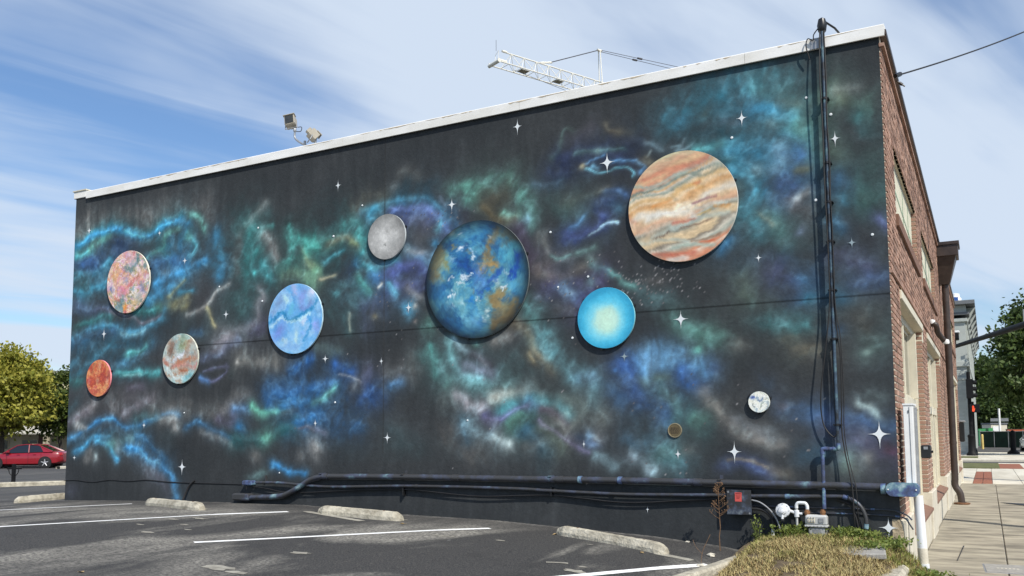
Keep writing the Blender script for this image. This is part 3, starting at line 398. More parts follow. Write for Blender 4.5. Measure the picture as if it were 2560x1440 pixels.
FILL = {
'A': [([(150,700),(350,650)],(40,80,110),160,.6),([(250,900),(420,820)],(38,82,110),150,.55),([(900,700),(1100,600)],(40,85,110),170,.6),([(600,1150),(900,1100)],(36,70,95),150,.5),([(1650,650),(1750,800)],(38,88,96),200,.6),([(1400,650)],(36,76,100),130,.5),([(300,1350),(700,1380)],(36,66,92),110,.5),([(2150,650)],(44,86,84),150,.5)],
'B': [([(150,100),(500,150)],(36,72,98),120,.55),([(300,300),(700,330)],(34,66,88),90,.45),([(250,820),(600,850)],(36,66,100),90,.5),([(700,1000),(900,1150)],(34,64,100),100,.5),([(1800,500),(2100,480)],(32,62,108),130,.6),([(1900,800),(2100,760)],(32,62,104),120,.55),([(300,620),(700,560)],(72,70,78),120,.4)],
'C': [([(500,1050),(750,1000)],(40,92,104),180,.55),([(1250,950)],(46,70,120),200,.55),([(200,1250),(450,1250)],(38,84,88),170,.45),([(1900,620)],(52,78,76),180,.45)],
'D': [([(200,1080),(500,1200)],(34,60,100),180,.55),([(1600,850),(1800,950)],(56,92,100),190,.5),([(700,150),(1000,120)],(44,74,110),170,.5),([(620,350)],(44,74,84),150,.4)],
'E': [([(1800,480),(2200,420)],(40,84,108),200,.55),([(800,950),(1100,900)],(36,46,84),160,.5),([(2150,900),(2250,1200)],(38,92,118),170,.55),([(300,1250),(700,1300)],(52,72,76),170,.4)],
'F': [([(500,600),(750,680)],(56,50,86),190,.5),([(350,1150)],(64,98,104),150,.45),([(2200,650)],(60,80,84),170,.35)],
'G': [([(400,400),(700,450)],(60,92,98),180,.45),([(500,800)],(56,72,92),220,.4),([(1900,450)],(46,70,112),220,.5),([(1200,800)],(70,80,80),200,.4),([(2000,1050)],(64,88,98),180,.4)],
'H': [([(1200,1050),(1450,1050)],(50,62,96),150,.45),([(900,380)],(58,84,88),150,.4),([(600,950)],(70,72,76),160,.4),([(1400,350)],(52,70,78),170,.4)],
'I': [([(700,700),(850,900)],(42,92,116),190,.55),([(750,400)],(44,88,100),170,.45),([(1150,700),(1200,1000)],(50,80,84),200,.45),([(750,1180)],(56,88,90),170,.4)]}
def paint_tile(cv, key, tr, Y=0.0):
    ox, oy, sc = tr
    for pts, col, w, a, st in key:
        P = [onY(ox + u / sc, oy + v / sc, Y) for u, v in pts]
        c = P[len(P) // 2]; q = onY(ox + pts[len(P) // 2][0] / sc, oy + (pts[len(P) // 2][1] + w) / sc, Y)
        wm = abs(q[2] - c[2]); Q = [(p[0], p[2]) for p in P]
        g_ = sum(col) / 3; sat = .92 if col[1] > 1.25 * col[0] + 12 else .78; col = [min(250, (g_ + (v - g_) * sat) * 1.13) for v in col]; col = (col[0] + max(0, .06 * (col[2] - col[0])), col[1] + max(0, .14 * (col[2] - col[1])), col[2] * .97)          # wall paint is a little greyer than tube colour
        dk = tuple(.62 * v + .38 * b_ for v, b_ in zip(col, (57, 60, 63)))
        cv.stroke(Q, dk, wm * 2.5, a * .60, st)                                 # dry-brushed haze around every stroke
        cv.stroke(Q, col, wm * 1.30, min(1.0, a * .86), st)
        # bristle strands: a lit upper edge, a deep lower edge
        sh = lambda k, j: [(x + k * wm * .22 * math.sin(3.1 * i + j), z + k * wm * (.75 + .25 * math.sin(2.3 * i + j))) for i, (x, z) in enumerate(Q)]
        lt_ = tuple(min(245, v * 1.16 + 20) for v in col); dk_ = tuple(v * .70 for v in col)
        if len(Q) > 1 and st is None:
            k_ = .45 if max(col) - min(col) < 34 else 1.0
            cv.stroke(sh(.55, 1), lt_, wm * .55, a * .40 * k_, 'd'); cv.stroke(sh(-.6, 2), dk_, wm * .6, a * .40, None); cv.stroke(sh(.1, 3), lt_, wm * .34, a * .20 * k_, 'h')
# thin sponge-work fog that ties the nebulae together
_f = np.clip((fbm(CV.wx, CV.wz, .62, 101, 4) - .47) * 4.0, 0, 1) * np.clip((5.15 - CV.Z) / .5, 0, 1) * np.clip((CV.Z - .75) / .5, 0, 1)
_h = np.clip((fbm(CV.wx, CV.wz, .45, 131, 3) - .38) * 4.5, 0, 1)[..., None]
_fc = np.array([62, 92, 98]) * _h + np.array([84, 82, 86]) * (1 - _h)
_a = (_f * .6)[..., None] * (.4 + .9 * CV.N[..., None]); CV.C = CV.C * (1 - _a) + _fc * _a
for k in 'EICAFDHGB':
    paint_tile(CV, [(q[0], q[1], q[2] * .8, q[3], None) for q in FILL[k]], TILE[k])
for k in 'EICAFDHGB':
    paint_tile(CV, ST[k], TILE[k])
# dry-brush breakup: every patch of colour is scumbled, with brighter wisps along its ridges
_base = np.array([55, 58, 61.]); _D = CV.C - _base
_m1 = np.clip((fbm(CV.wx, CV.wz, 2.4, 90, 4) - .30) / .40, 0, 1); _m2 = np.clip((fbm(CV.wx, CV.wz, 8.5, 95, 4, .65) - .30) / .40, 0, 1)
_sv = .5 * CV.S['d'] + .5 * CV.S['v']; _sv = np.clip((_sv - .30) / .40, 0, 1)
_rg = np.clip(1 - np.abs(fbm(CV.wx, CV.wz, 2.9, 99, 4, .6) - .5) * 11, 0, 1)
_lum = np.clip(np.abs(_D).max(-1) / 70, 0, 1)
CV.C = _base + _D * (.46 + .42 * _m1 + .38 * _m2 + .26 * _sv)[..., None] + (_rg * _lum * (.5 + .8 * _m2))[..., None] * np.array([20, 27, 29])
CV.C = np.clip(CV.C, 20, 240)
rnd = random.Random(4)
def wpx(x, y): p = onY(x, y); return p[0], p[2]
for (cx_, cy_, n, sx, sy) in ((1630, 700, 110, 55, 26), (1400, 720, 30, 60, 60), (1010, 800, 30, 60, 60), (1500, 1020, 16, 260, 60), (1600, 1150, 16, 300, 40), (1100, 540, 24, 50, 16), (1900, 1060, 12, 80, 40)):
    for _ in range(n):
        x_, z_ = wpx(rnd.gauss(cx_, sx), rnd.gauss(cy_, sy)); g = rnd.randint(78, 150); CV.speck(x_, z_, .012, (g, g, g + 3))
# panel joints of the render: dark hairline seams
SEAM_Z = onY(1400, 797)[2]; SEAM_X = onY(961, 800)[0]
zz = np.abs(CV.Z - SEAM_Z) < .0095; CV.C[zz & (CV.X > onY(470, 868)[0])] *= .62
jj = np.abs(CV.X - SEAM_X) < .0095; CV.C[jj & (CV.Z > onY(961, 1135)[2])] = CV.C[jj & (CV.Z > onY(961, 1135)[2])] * .55 + 44 * (fbm(CV.X[jj & (CV.Z > onY(961, 1135)[2])], CV.Z[jj & (CV.Z > onY(961, 1135)[2])] * .4, 2, 3)[:, None])
def grid_wall(cv, y, name, material, parent):
    nx, nz = cv.nx, cv.nz; me = bpy.data.meshes.new(name); n = nx * nz
    co = np.empty((n, 3), np.float32); co[:, 0] = cv.X.ravel(); co[:, 2] = cv.Z.ravel()
    # hand-trowelled render: very slight waves
    co[:, 1] = y + ((fbm(cv.X, cv.Z, .8, 81) - .5) * .007).ravel()
    off = root_loc(parent); co -= np.array(off, np.float32)
    i = np.arange(n).reshape(nz, nx); q = np.stack([i[:-1, :-1], i[:-1, 1:], i[1:, 1:], i[1:, :-1]], -1).reshape(-1, 4)
    me.vertices.add(n); me.vertices.foreach_set('co', co.ravel())
    me.loops.add(q.size); me.loops.foreach_set('vertex_index', q.ravel().astype(np.int32))
    me.polygons.add(len(q)); me.polygons.foreach_set('loop_start', np.arange(0, q.size, 4, dtype=np.int32)); me.polygons.foreach_set('loop_total', np.full(len(q), 4, np.int32))
    me.polygons.foreach_set('use_smooth', np.ones(len(q), bool)); me.update(calc_edges=True)
    colour_mesh(me, to_albedo(cv.C).reshape(-1, 3)); me.materials.append(material)
    o = bpy.data.objects.new(name, me); COL.objects.link(o); o.parent = parent; return o
# ------------------------------------------------------------------ common materials
M_CONC = mat('concrete', (.33, .30, .25), .9, .0, 5, col2=(.45, .42, .355), bump=.35, bscale=55)
M_CONC2 = mat('pale_concrete', (.52, .48, .39), .9, .0, 4, col2=(.64, .60, .50), bump=.25, bscale=55)
M_WALKC = mat('walk_concrete', (.15, .135, .105), .92, .0, 2.2, col2=(.40, .36, .275), bump=.3, bscale=70, island=.06, detail=10, stretch=(.6, 1.5, 1), lo=.32, hi=.62)
M_COPE = mat('white_coping', (.74, .72, .66), .5, .0, 1.5, col2=(.90, .89, .86), stretch=(1, 1, 3))
M_RUST = mat('coping_rust', (.50, .42, .30), .8, .3, 8)
M_BRICK = mat('brick_red', (.24, .135, .098), .85, .0, 3.0, col2=(.41, .265, .20), island=.42, bump=.4, bscale=90)
M_MORT = mat('mortar', (.70, .63, .50), .95, .12, 20)
M_CREAM = mat('cream_trim', (.62, .58, .46), .6, .08, 5)
M_PLAST = mat('cream_plaster', (.62, .60, .47), .8, .08, 3, bump=.1)
M_GREENL = mat('green_stain', (.25, .34, .24), .8, .2, 4)
M_BROWN = mat('dark_bronze', (.045, .032, .026), .45, .25, 6, spec=.5)
M_DARK = mat('black_paint', (.014, .014, .015), .45, .3, 8)
M_BLACKM = mat('black_metal', (.012, .012, .013), .35, .3, 9, spec=.5)
M_RUB = mat('black_rubber', (.016, .016, .017), .6, .2, 9)
M_GLASS = mat('window_glass', (.012, .022, .024), .06, .2, 2, spec=.8)
M_WHITE = mat('white_enamel', (.80, .80, .78), .35, .05, 4)
M_WHITEP = mat('white_plastic', (.70, .72, .74), .4, .06, 6)
M_GREY = mat('galvanised', (.34, .35, .36), .45, .15, 14, metal=.5)
M_LGREY = mat('meter_grey', (.48, .49, .48), .55, .08, 8)
M_STAR = mat('star_white', (.72, .76, .78), .6, .06, 8)
M_STARD = mat('star_faint', (.28, .36, .40), .6, .1, 8)
M_INT = mat('dark_interior', (.02, .018, .016), .9, .2, 2)
M_MURAL = attr_mat('mural_paint', .6, .24, 26, .09, .13)
M_SILL = mat('brown_sill', (.20, .11, .075), .8, .15, 8)
M_ROOF = mat('roof_membrane', (.30, .29, .27), .9, .1, 2)
M_LEADK = mat('render_dark', (.03, .031, .033), .8, .2, 3)
def galaxy(name, base=(.026, .027, .031), blue=(.07, .11, .26), teal=(.10, .24, .27), amt=(.52, .66, .75), scale=3.2):
    M = bpy.data.materials.new(name); M.use_nodes = True; t = M.node_tree; N = t.nodes; L = t.links; b = N['Principled BSDF']; b.inputs['Roughness'].default_value = .42
    tcn = N.new('ShaderNodeTexCoord'); nz = N.new('ShaderNodeTexNoise'); nz.inputs['Scale'].default_value = scale; nz.inputs['Detail'].default_value = 7; nz.inputs['Roughness'].default_value = .62
    L.new(tcn.outputs['Object'], nz.inputs[0]); rp = N.new('ShaderNodeValToRGB'); e = rp.color_ramp.elements
    e[0].position = amt[0] - .08; e[0].color = (*base, 1); e[1].position = amt[0] + .03; e[1].color = (*blue, 1)
    x = e.new(amt[1]); x.color = (*teal, 1); x = e.new(amt[2]); x.color = (.45, .55, .58, 1)
    L.new(nz.outputs[0], rp.inputs[0]); L.new(rp.outputs[0], b.inputs['Base Color']); MATS[name] = M; return M
M_PIPE = galaxy('painted_pipe', (.044, .045, .048), (.058, .068, .105), (.13, .22, .25), (.56, .66, .75)); M_PIPEB = galaxy('painted_pipe_blue', (.05, .06, .10), (.075, .11, .24), (.16, .28, .33), (.47, .60, .70), 7)

# ------------------------------------------------------------------ mural building
B = thing('mural_building', 'brick building with a long black side wall painted as a galaxy', 'building', (-7, 6, -.5))
H_TOP = 5.60
wall = grid_wall(CV, -.012, 'mural_wall', M_MURAL, B); wall['label'] = 'black side wall painted with blue and teal nebulae and white stars'
FL = 23.6
core = MB()
core.box((-13.93, .02, -.7), (-.36, .20, 5.60)); core.box((-13.93, .2, -.7), (-13.7, FL, 5.55)); core.box((-13.7, FL - .2, -.7), (-.36, FL, 5.55))
core.build('back_wall', M_LEADK, B)
MB().box((-13.7, .2, 5.2), (-.36, FL - .2, 5.3)).build('roof', M_ROOF, B)
MB().box((-2.6, .2, -.6), (-2.5, FL - .2, 5.19)).build('interior_wall', M_INT, B)
# facade openings (Y0, Y1, Z0, Z1)
UP = [(1.05, 4.80, 3.78, 4.65), (6.05, 10.2, 3.78, 4.65), (14.0, 17.8, 3.78, 4.65), (18.8, 22.3, 3.78, 4.65)]
LO = [(1.05, 4.90, .02, 2.75), (6.2, 10.6, .02, 2.75), (14.2, 17.9, .02, 2.75), (19.0, 22.6, .02, 2.75)]
def solids(op, z0, z1):
    y = 0.0; out = []
    for o in op: out.append((y, o[0], z0, z1)); y = o[1]
    out.append((y, FL, z0, z1)); return out
mort = MB()
for (a, b, c, d) in solids(LO, .02, 2.75) + [(0, FL, 2.75, 3.78)] + solids(UP, 3.78, 4.65) + [(0, FL, 4.65, 5.58)]:
    mort.box((-.36, a + (.012 if a > 0 else .004), c), (-.011, b - .012, d))
mort.build('mortar_bed', M_MORT, B)
BH, BL_, JT = .0525, .188, .0175
one = {}
def brick_mesh(L_, D_):
    k = (round(L_, 3), round(D_, 3))
    if k not in one:
        o = MB().box((-D_, 0, 0), (0, L_, BH), .004); me = bpy.data.meshes.new('brick'); me.from_pydata(o.v, [], o.f); me.materials.append(M_BRICK); one[k] = me
    return one[k]
rest = MB(); nb = 0; rb = random.Random(3); singles = []
z = .24; row = 0
while z < 5.46:
    zm = z + BH / 2
    op = [o for o in UP + LO if o[2] - .02 < zm < o[3] + .02]
    op.sort(); ys = []; y = 0.0
    for o in op: ys.append((y, o[0])); y = o[1]
    ys.append((y, FL))
    for (a, b) in ys:
        p = a; first = True
        while p < b - .03:
            L_ = BL_ if not (first and row % 2) else BL_ / 2 - JT / 2
            e = min(p + L_, b); near = first and a < 11.0
            pr = rb.uniform(-.003, .003)
            if near: singles.append((a, p, e - p, z, pr))
            else:
                rest.box((-.04, p, z), (pr, e, z + BH))
            p = e + JT; first = False
    z += BH + JT; row += 1
singles.sort(key=lambda s: s[1])
for (a, p, L_, z_, pr) in singles[:290]:
    o = bpy.data.objects.new('brick', brick_mesh(round(L_, 3), .088)); COL.objects.link(o); o.parent = B
    o.location = (pr + 7, p + rb.uniform(-.002, .002) - 6, z_ + .5); nb += 1
for (a, p, L_, z_, pr) in singles[290:]: rest.box((-.10, p, z_), (pr, p + L_, z_ + BH))
rest.build('brick_courses', M_BRICK, B, kind='stuff')
# stone trims, belts and sills
for (a, b, c, d) in LO:
    MB().box((-.20, b + .001, 2.58), (.006, b + .2, 2.75)).build('capital', M_CREAM, B)
    MB().box((-.22, a - .02, 2.752), (.022, b + .06, 2.86), .006).build('lintel', M_CREAM, B)
    k = a; 
    while k < b - .1:
        e = min(k + .62, b); MB().prism([(-.10, k + .004, .015), (.055, k + .004, -.035), (.055, k + .004, .0), (-.10, k + .004, .06)], (0, e - k - .008, 0)).build('sill_block', M_SILL, B); k = e
for (a, b, c, d) in UP:
    MB().box((-.10, a - .10, c - .16), (.035, b + .10, c - .012), .006).build('sill', M_SILL, B)
    P = MB().box((-.09, a + .002, c), (-.070, b - .002, d)).build('plaster_panel', M_PLAST, B)
    g = MB(); w_ = b - a
    for t in (.18, .55, .80): g.box((-.0695, a + t * w_ - .035, c + .06), (-.066, a + t * w_ + .035, d - .08))
    g.prism([(-.066, a + .1 * w_, d - .35), (-.066, a + .1 * w_, d - .31), (-.066, b - .05 * w_, c + .36), (-.066, b - .05 * w_, c + .32)], (-.003, 0, 0))
    g.build('green_stain', M_GREENL, P)
MB().box((-.02, -.006, 2.90), (.022, FL, 2.935), .004).build('belt_course', M_BRICK, B)
MB().box((-.02, -.02, 5.46), (.035, FL + .02, 5.50)).build('corbel', M_BRICK, B)
MB().box((-.34, .0, 5.59), (.06, FL + .05, 5.66), .008).build('roof_edge', M_BROWN, B)
# foundation
fo = MB(); edges = sorted(set([0, FL] + [v for o in LO for v in (o[0], o[1])]))
for i, (a, b) in enumerate(zip(edges[:-1], edges[1:])):
    pier = i % 2 == 0
    MB().box((-.36, a + .003, -.75), (.045 if pier else .012, b - .003, .235 if pier else -.04), .012).build('plinth_block', M_CONC2, B)
# corner at the mural end: chipped render, rough bricks and cut stone below
MB().prism([(-.10, -.012, -.45), (.03, -.012, -.45), (.035, -.012, -.12), (.01, -.012, .10), (-.02, -.012, .235), (-.10, -.012, .235)], (0, .05, 0)).build('broken_stone', mat('rough_stone', (.42, .34, .23), .95, .3, 14, bump=1.0, bscale=18), B)
# windows
def window(a, b, c, d, n):
    f = .065; X0, X1 = -.20, -.125; e = b - .72           # e: deep fin that closes the glazing
    Wd = MB().box((X0, a, d - .10), (X1 + .02, b, d)).box((X0, a, c), (X1 + .02, b, c + .07)).box((X0, a, c + .071), (X1, a + f, d - .101))
    fr = Wd.build('window', M_CREAM, B)
    ys = [a + (e - a) * i / n for i in range(n + 1)]
    for y in ys[1:-1]:
        MB().box((X0 + .004, y - .035, c + .072), (X1 + .03, y + .035, d - .102), .008).build('mullion', M_CREAM, fr)
    MB().box((X0 + .006, e, 1.664), (-.05, e + .10, d - .103), .004).build('fin', M_CREAM, fr)
    MB().box((X0 + .006, e + .02, c + .072), (-.105, e + .09, 1.518), .004).build('fin', M_CREAM, fr)
    MB().box((X0 + .006, e + .101, c + .072), (X1 - .02, b - .036, d - .103)).build('side_panel', M_CREAM, fr)
    MB().box((X0 + .008, a + f + .002, 1.52), (X1 + .024, b - .04, 1.66)).build('transom', M_CREAM, fr)
    MB().box((X0 + .006, a + f + .002, c + .072), (X1 - .015, e - .002, .72)).build('spandrel', M_CREAM, fr)
    for i in range(n):
        y0 = ys[i] + .04; y1 = ys[i + 1] - .04
        for (z0, z1) in ((.73, 1.51), (1.67, d - .11)):
            MB().box((-.175, y0, z0), (-.165, y1, z1)).build('pane', M_GLASS, fr)
            MB().box((-.166, y0, z0), (-.148, y0 + .035, z1)).box((-.166, y1 - .035, z0), (-.148, y1, z1)).box((-.166, y0 + .036, z0), (-.148, y1 - .036, z0 + .035)).box((-.166, y0 + .036, z1 - .035), (-.148, y1 - .036, z1)).build('sash', M_CREAM, fr)
    MB().box((X0 - .01, b - .035, c + .001), (-.09, b + .008, d - .002)).build('jamb_board', M_CREAM, fr)
for i, o in enumerate(LO): window(*o, 2 if i == 0 else 4)
# coping along the top of the mural wall, with small metal seams
zc0, zc1 = 5.565, 5.70
def cope(x0, x1): MB().prism([(x0, -.055, zc0), (x0, -.058, zc1 - .012), (x0, -.045, zc1), (x0, .30, zc1 + .03), (x0, .30, zc0 + .05), (x0, -.03, zc0 + .05), (x0, -.03, zc0)], (x1 - x0, 0, 0)).build('coping', M_COPE, B)
xs = [-13.62, -10.6, -7.6, -4.55, -1.5, .045]
for a, b in zip(xs[:-1], xs[1:]): cope(a + .002, b - .002)
cap = MB().box((-14.0, -.03, 5.605), (-13.66, .34, 5.735), .006).build('end_cap', M_COPE, B)
MB().box((-14.02, -.045, 5.735), (-13.64, .36, 5.755)).build('cap_lid', M_CREAM, cap)
rr = random.Random(9); ru = MB()
for _ in range(46):
    x = rr.uniform(-13, -.6); w_ = rr.uniform(.05, .5); h_ = rr.uniform(.008, .022)
    ru.add([(x, -.0595, zc1 - .014), (x + w_, -.0595, zc1 - .014), (x + w_ * .7, -.0598, zc1 - .014 - h_ * .4), (x + w_ * .3, -.0598, zc1 - .014 - h_)], [(3, 2, 1, 0)])
ru.build('rust_streaks', M_RUST, B, kind='stuff')
MB().box((onY(2026, 100, -.06)[0], -.066, zc0 + .0), (onY(2046, 100, -.06)[0], -.0600, zc1 - .02)).build('coping_patch', M_GREY, B)
# painted stars: thin paint 1-2 mm proud of the render
def star(px, py, hh, hw, dim=False):
    c = onY(px, py); up = onY(px, py - hh)[2] - c[2]; dn = (c[2] - onY(px, py + hh)[2]) * 1.15; lf = c[0] - onY(px - hw, py)[0]; rt = onY(px + hw, py)[0] - c[0]
    s = min(up, lf) * .17; y = -.0175; P = []
    N_ = 6
    def arm(dx, dz, L_):  # concave taper
        pass
    ends = [(rt, 0), (0, up), (-lf, 0), (0, -dn)]
    for i in range(4):
        (ax, az), (bx, bz) = ends[i], ends[(i + 1) % 4]
        sx = (1 if (ax + bx) > 0 else -1) * s; sz = (1 if (az + bz) > 0 else -1) * s
        for t in np.linspace(0, 1, 7)[:-1]:
            u = 1 - t
            # quadratic bezier pulled to the centre
            qx = u ** 4 * ax + 4 * u ** 3 * t * ax * .30 + 6 * u * u * t * t * sx + 4 * u * t ** 3 * bx * .30 + t ** 4 * bx
            qz = u ** 4 * az + 4 * u ** 3 * t * az * .30 + 6 * u * u * t * t * sz + 4 * u * t ** 3 * bz * .30 + t ** 4 * bz
            P.append((c[0] + qx, y, c[2] + qz))
    mb = MB(); n = len(P); mb.add([(c[0], y, c[2])] + P, [(0, 1 + i, 1 + (i + 1) % n) for i in range(n)])
    mb.build('painted_star', M_STARD if dim else M_STAR, B)
for s_ in [(1295,317,20,12),(847,464,14,8),(1131,512,17,12),(225,577,13,6),(401,583,8,5),(464,652,10,7),(262,835,16,7),(567,786,12,8),(362,1063,9,5),(457,1167,20,11),(188,1144,7,5),(790,1058,12,5),(815,897,11,9),(955,903,10,6),(970,1094,14,10),(1023,769,15,9),(1519,407,26,20),(1855,296,20,15),(2088,347,20,14),(1897,645,11,10),(1703,798,22,20),(1461,1110,11,5),(1837,1129,28,19),(1696,1135,14,10),(2199,1085,34,30),(1620,1273,10,5),(2222,1319,27,26)]: star(*s_)
star(2130, 607, 14, 13, True); star(1562, 891, 12, 12, True)
for (px, py, r) in [(907,514,2.6),(835,591,3),(550,717,2.6),(647,570,2.8),(657,753,2.8),(839,1006,2.8),(1170,1051,2.6),(1377,581,3.4),(1396,718,2.8),(1471,692,3.2),(1432,845,3.4),(1830,345,3.6),(2077,287,4),(2016,245,3.6),(2040,501,4),(2181,587,3.8),(462,1032,2.2),(700,1182,2)]:
    c = onY(px, py); q = onY(px, py - r); R_ = q[2] - c[2]
    MB().lathe([(0.0005, .006), (R_ * .7, .005), (R_, -.004)], (c[0], -.014, c[2]), 'Y', 10).build('anchor_cap', M_STAR, B)
# ------------------------------------------------------------------ ground, streets, pavements
def asphalt(name, dark, light, sc, wallstrip=False):
    M = bpy.data.materials.new(name); M.use_nodes = True; t = M.node_tree; N = t.nodes; L = t.links; b = N['Principled BSDF']; b.inputs['Roughness'].default_value = .88; b.inputs['Specular IOR Level'].default_value = .3
    tcn = N.new('ShaderNodeTexCoord')
    def noise(scale, det, rg, st=None, ds=0, rot=0):
        mpn = N.new('ShaderNodeMapping'); mpn.inputs['Scale'].default_value = st or (1, 1, 1); mpn.inputs['Rotation'].default_value = (0, 0, rot); L.new(tcn.outputs['Object'], mpn.inputs[0])
        n = N.new('ShaderNodeTexNoise'); n.inputs['Scale'].default_value = scale; n.inputs['Detail'].default_value = det; n.inputs['Roughness'].default_value = rg; n.inputs['Distortion'].default_value = ds; L.new(mpn.outputs[0], n.inputs[0]); return n.outputs[0]
    def ramp_(v, p0, p1, c0=(0, 0, 0), c1=(1, 1, 1)):
        r = N.new('ShaderNodeValToRGB'); r.color_ramp.elements[0].position = p0; r.color_ramp.elements[1].position = p1; r.color_ramp.elements[0].color = (*c0, 1); r.color_ramp.elements[1].color = (*c1, 1); L.new(v, r.inputs[0]); return r.outputs[0]
    def mix(f, a, b_):
        m_ = N.new('ShaderNodeMix'); m_.data_type = 'RGBA'; 
        if isinstance(f, float): m_.inputs[0].default_value = f
        else: L.new(f, m_.inputs[0])
        for i, v in ((6, a), (7, b_)):
            if isinstance(v, tuple): m_.inputs[i].default_value = (*v, 1)
            else: L.new(v, m_.inputs[i])
        return m_.outputs[2]
    def mul(a, b_):
        m_ = N.new('ShaderNodeMath'); m_.operation = 'MULTIPLY'
        for i, v in ((0, a), (1, b_)):
            if isinstance(v, float): m_.inputs[i].default_value = v
            else: L.new(v, m_.inputs[i])
        return m_.outputs[0]
    worn = ramp_(noise(sc, 7, .60, (1, .42, 1), .8, 1.05), .46, .60)         # worn sealer: pale stone showing
    if wallstrip:
        s0 = N.new('ShaderNodeSeparateXYZ'); L.new(tcn.outputs['Object'], s0.inputs[0])
        ng = N.new('ShaderNodeMath'); ng.operation = 'MULTIPLY_ADD'; ng.inputs[1].default_value = -.28; L.new(s0.outputs[1], ng.inputs[0]); L.new(noise(.5, 4, .6), ng.inputs[2])
        worn = mul(worn, ramp_(ng.outputs[0], .48, .92))      # tyres wear the lane, not the strip under the wall
    grit = ramp_(noise(70, 3, .7), .42, .66)
    c1 = mix(mul(worn, ramp_(noise(28, 4, .75), .36, .62)), dark, light)
    c2 = mix(mul(grit, .16), c1, tuple(min(1, v * 1.5) for v in light))
    flk = ramp_(noise(5.5, 5, .65, (1, .4, 1), 0, 1.05), .715, .73)
    c3 = mix(mul(flk, .8), c2, (.34, .34, .32))
    stn = ramp_(noise(.9, 4, .6), .60, .74); c4 = mix(mul(stn, .45), c3, (.018, .018, .019))
    if wallstrip:   # silt and dust lying along the foot of the wall
        sp = N.new('ShaderNodeSeparateXYZ'); L.new(tcn.outputs['Object'], sp.inputs[0])
        ab = N.new('ShaderNodeMath'); ab.operation = 'MULTIPLY_ADD'; ab.inputs[1].default_value = .55; L.new(noise(3.0, 6, .7), ab.inputs[0]); L.new(sp.outputs[1], ab.inputs[2])
        dust = ramp_(ab.outputs[0], .10, .30); c4 = mix(mul(dust, mul(ramp_(noise(11, 6, .75), .38, .60), .85)), c4, (.26, .255, .235))
    L.new(c4, b.inputs['Base Color'])
    n2_ = N.new('ShaderNodeTexNoise'); n2_.inputs['Scale'].default_value = 120; n2_.inputs['Detail'].default_value = 3; L.new(tcn.outputs['Object'], n2_.inputs[0])
    bp = N.new('ShaderNodeBump'); bp.inputs['Strength'].default_value = .6; bp.inputs['Distance'].default_value = .02; L.new(n2_.outputs[0], bp.inputs['Height']); L.new(bp.outputs[0], b.inputs['Normal'])
    MATS[name] = M; return M
M_LOT = asphalt('lot_asphalt', (.030, .030, .032), (.36, .34, .295), .55, True)
M_ROAD = asphalt('road_asphalt', (.06, .06, .06), (.12, .115, .105), .4)
M_LINE = mat('line_paint', (.74, .74, .72), .7, .0, 7, col2=(.90, .90, .88), bump=.2, lo=.3, hi=.5)
M_FADE = mat('faded_patch', (.22, .205, .17), .9, .0, 9, col2=(.40, .38, .32))
M_GRASSG = mat('lawn', (.075, .095, .03), .9, .0, 3, col2=(.16, .15, .06), bump=.6, bscale=40)
M_EARTH = mat('earth', (.12, .09, .055), .95, .25, 8, bump=.8, bscale=20)
gr = MB().add([(-2500, -900, -.95), (2500, -900, -.95), (2500, 3000, -.95), (-2500, 3000, -.95)], [(0, 1, 2, 3)]).build('ground', mat('far_ground', (.13, .13, .10), .95, .3, .02)); gr['kind'] = 'structure'
# the lot: one height-field sheet that climbs gently along the wall and falls away to the street on the far side
def sheet(name, xs, ys, zf, m_):
    mb = MB(); vs = [(x, y, zf(x, y)) for y in ys for x in xs]; nx = len(xs)
    mb.add(vs, [(j * nx + i, j * nx + i + 1, (j + 1) * nx + i + 1, (j + 1) * nx + i) for j in range(len(ys) - 1) for i in range(nx - 1)], True)
    o = mb.build(name, m_); o['kind'] = 'structure'; return o
xl = sorted(set(list(np.arange(-30, .31, .3).round(3)) + list(range(-140, -30, 5)) + [float(g) for g in GX if -140 <= g <= .3]))
sheet('parking_lot', xl, [-14, -9, -5, -3, -1.5, -.6, .03], lambda x, y: gz(x), M_LOT)
sheet('side_street', [x for x in xl if x <= -13.8] + [-13.8], [.03, 3, 6, 12, 25, 60], lambda x, y: gz(x), M_ROAD)
# painted bay lines (strips 10 cm wide laid on the asphalt)
def strip(name, p, q, w, m_, n=24, lift=.005, seed=1):
    p = np.array(p[:2]); q = np.array(q[:2]); d = (q - p) / np.linalg.norm(q - p); s_ = np.array([-d[1], d[0]]) * w / 2; mb = MB(); vs = []; rg = random.Random(seed)
    for k in range(n + 1):
        c_ = p + (q - p) * k / n
        for s in (-1, 1):
            v = c_ + s * s_ * (1 + rg.uniform(-.06, .06)); vs.append((v[0], v[1], gz(v[0]) + lift))
    mb.add(vs, [(2 * k, 2 * k + 2, 2 * k + 3, 2 * k + 1) for k in range(n)]); o = mb.build(name, m_); o['kind'] = 'structure'; return o
for i, (a, b) in enumerate([((-40, 1278), (330, 1260)), ((-60, 1321), (720, 1280)), ((485, 1357), (1225, 1322)), ((1375, 1447), (1770, 1413))]):
    strip('bay_line', on_ground(*a), on_ground(*b), .105, M_LINE, 40, seed=i)
rg = random.Random(12)
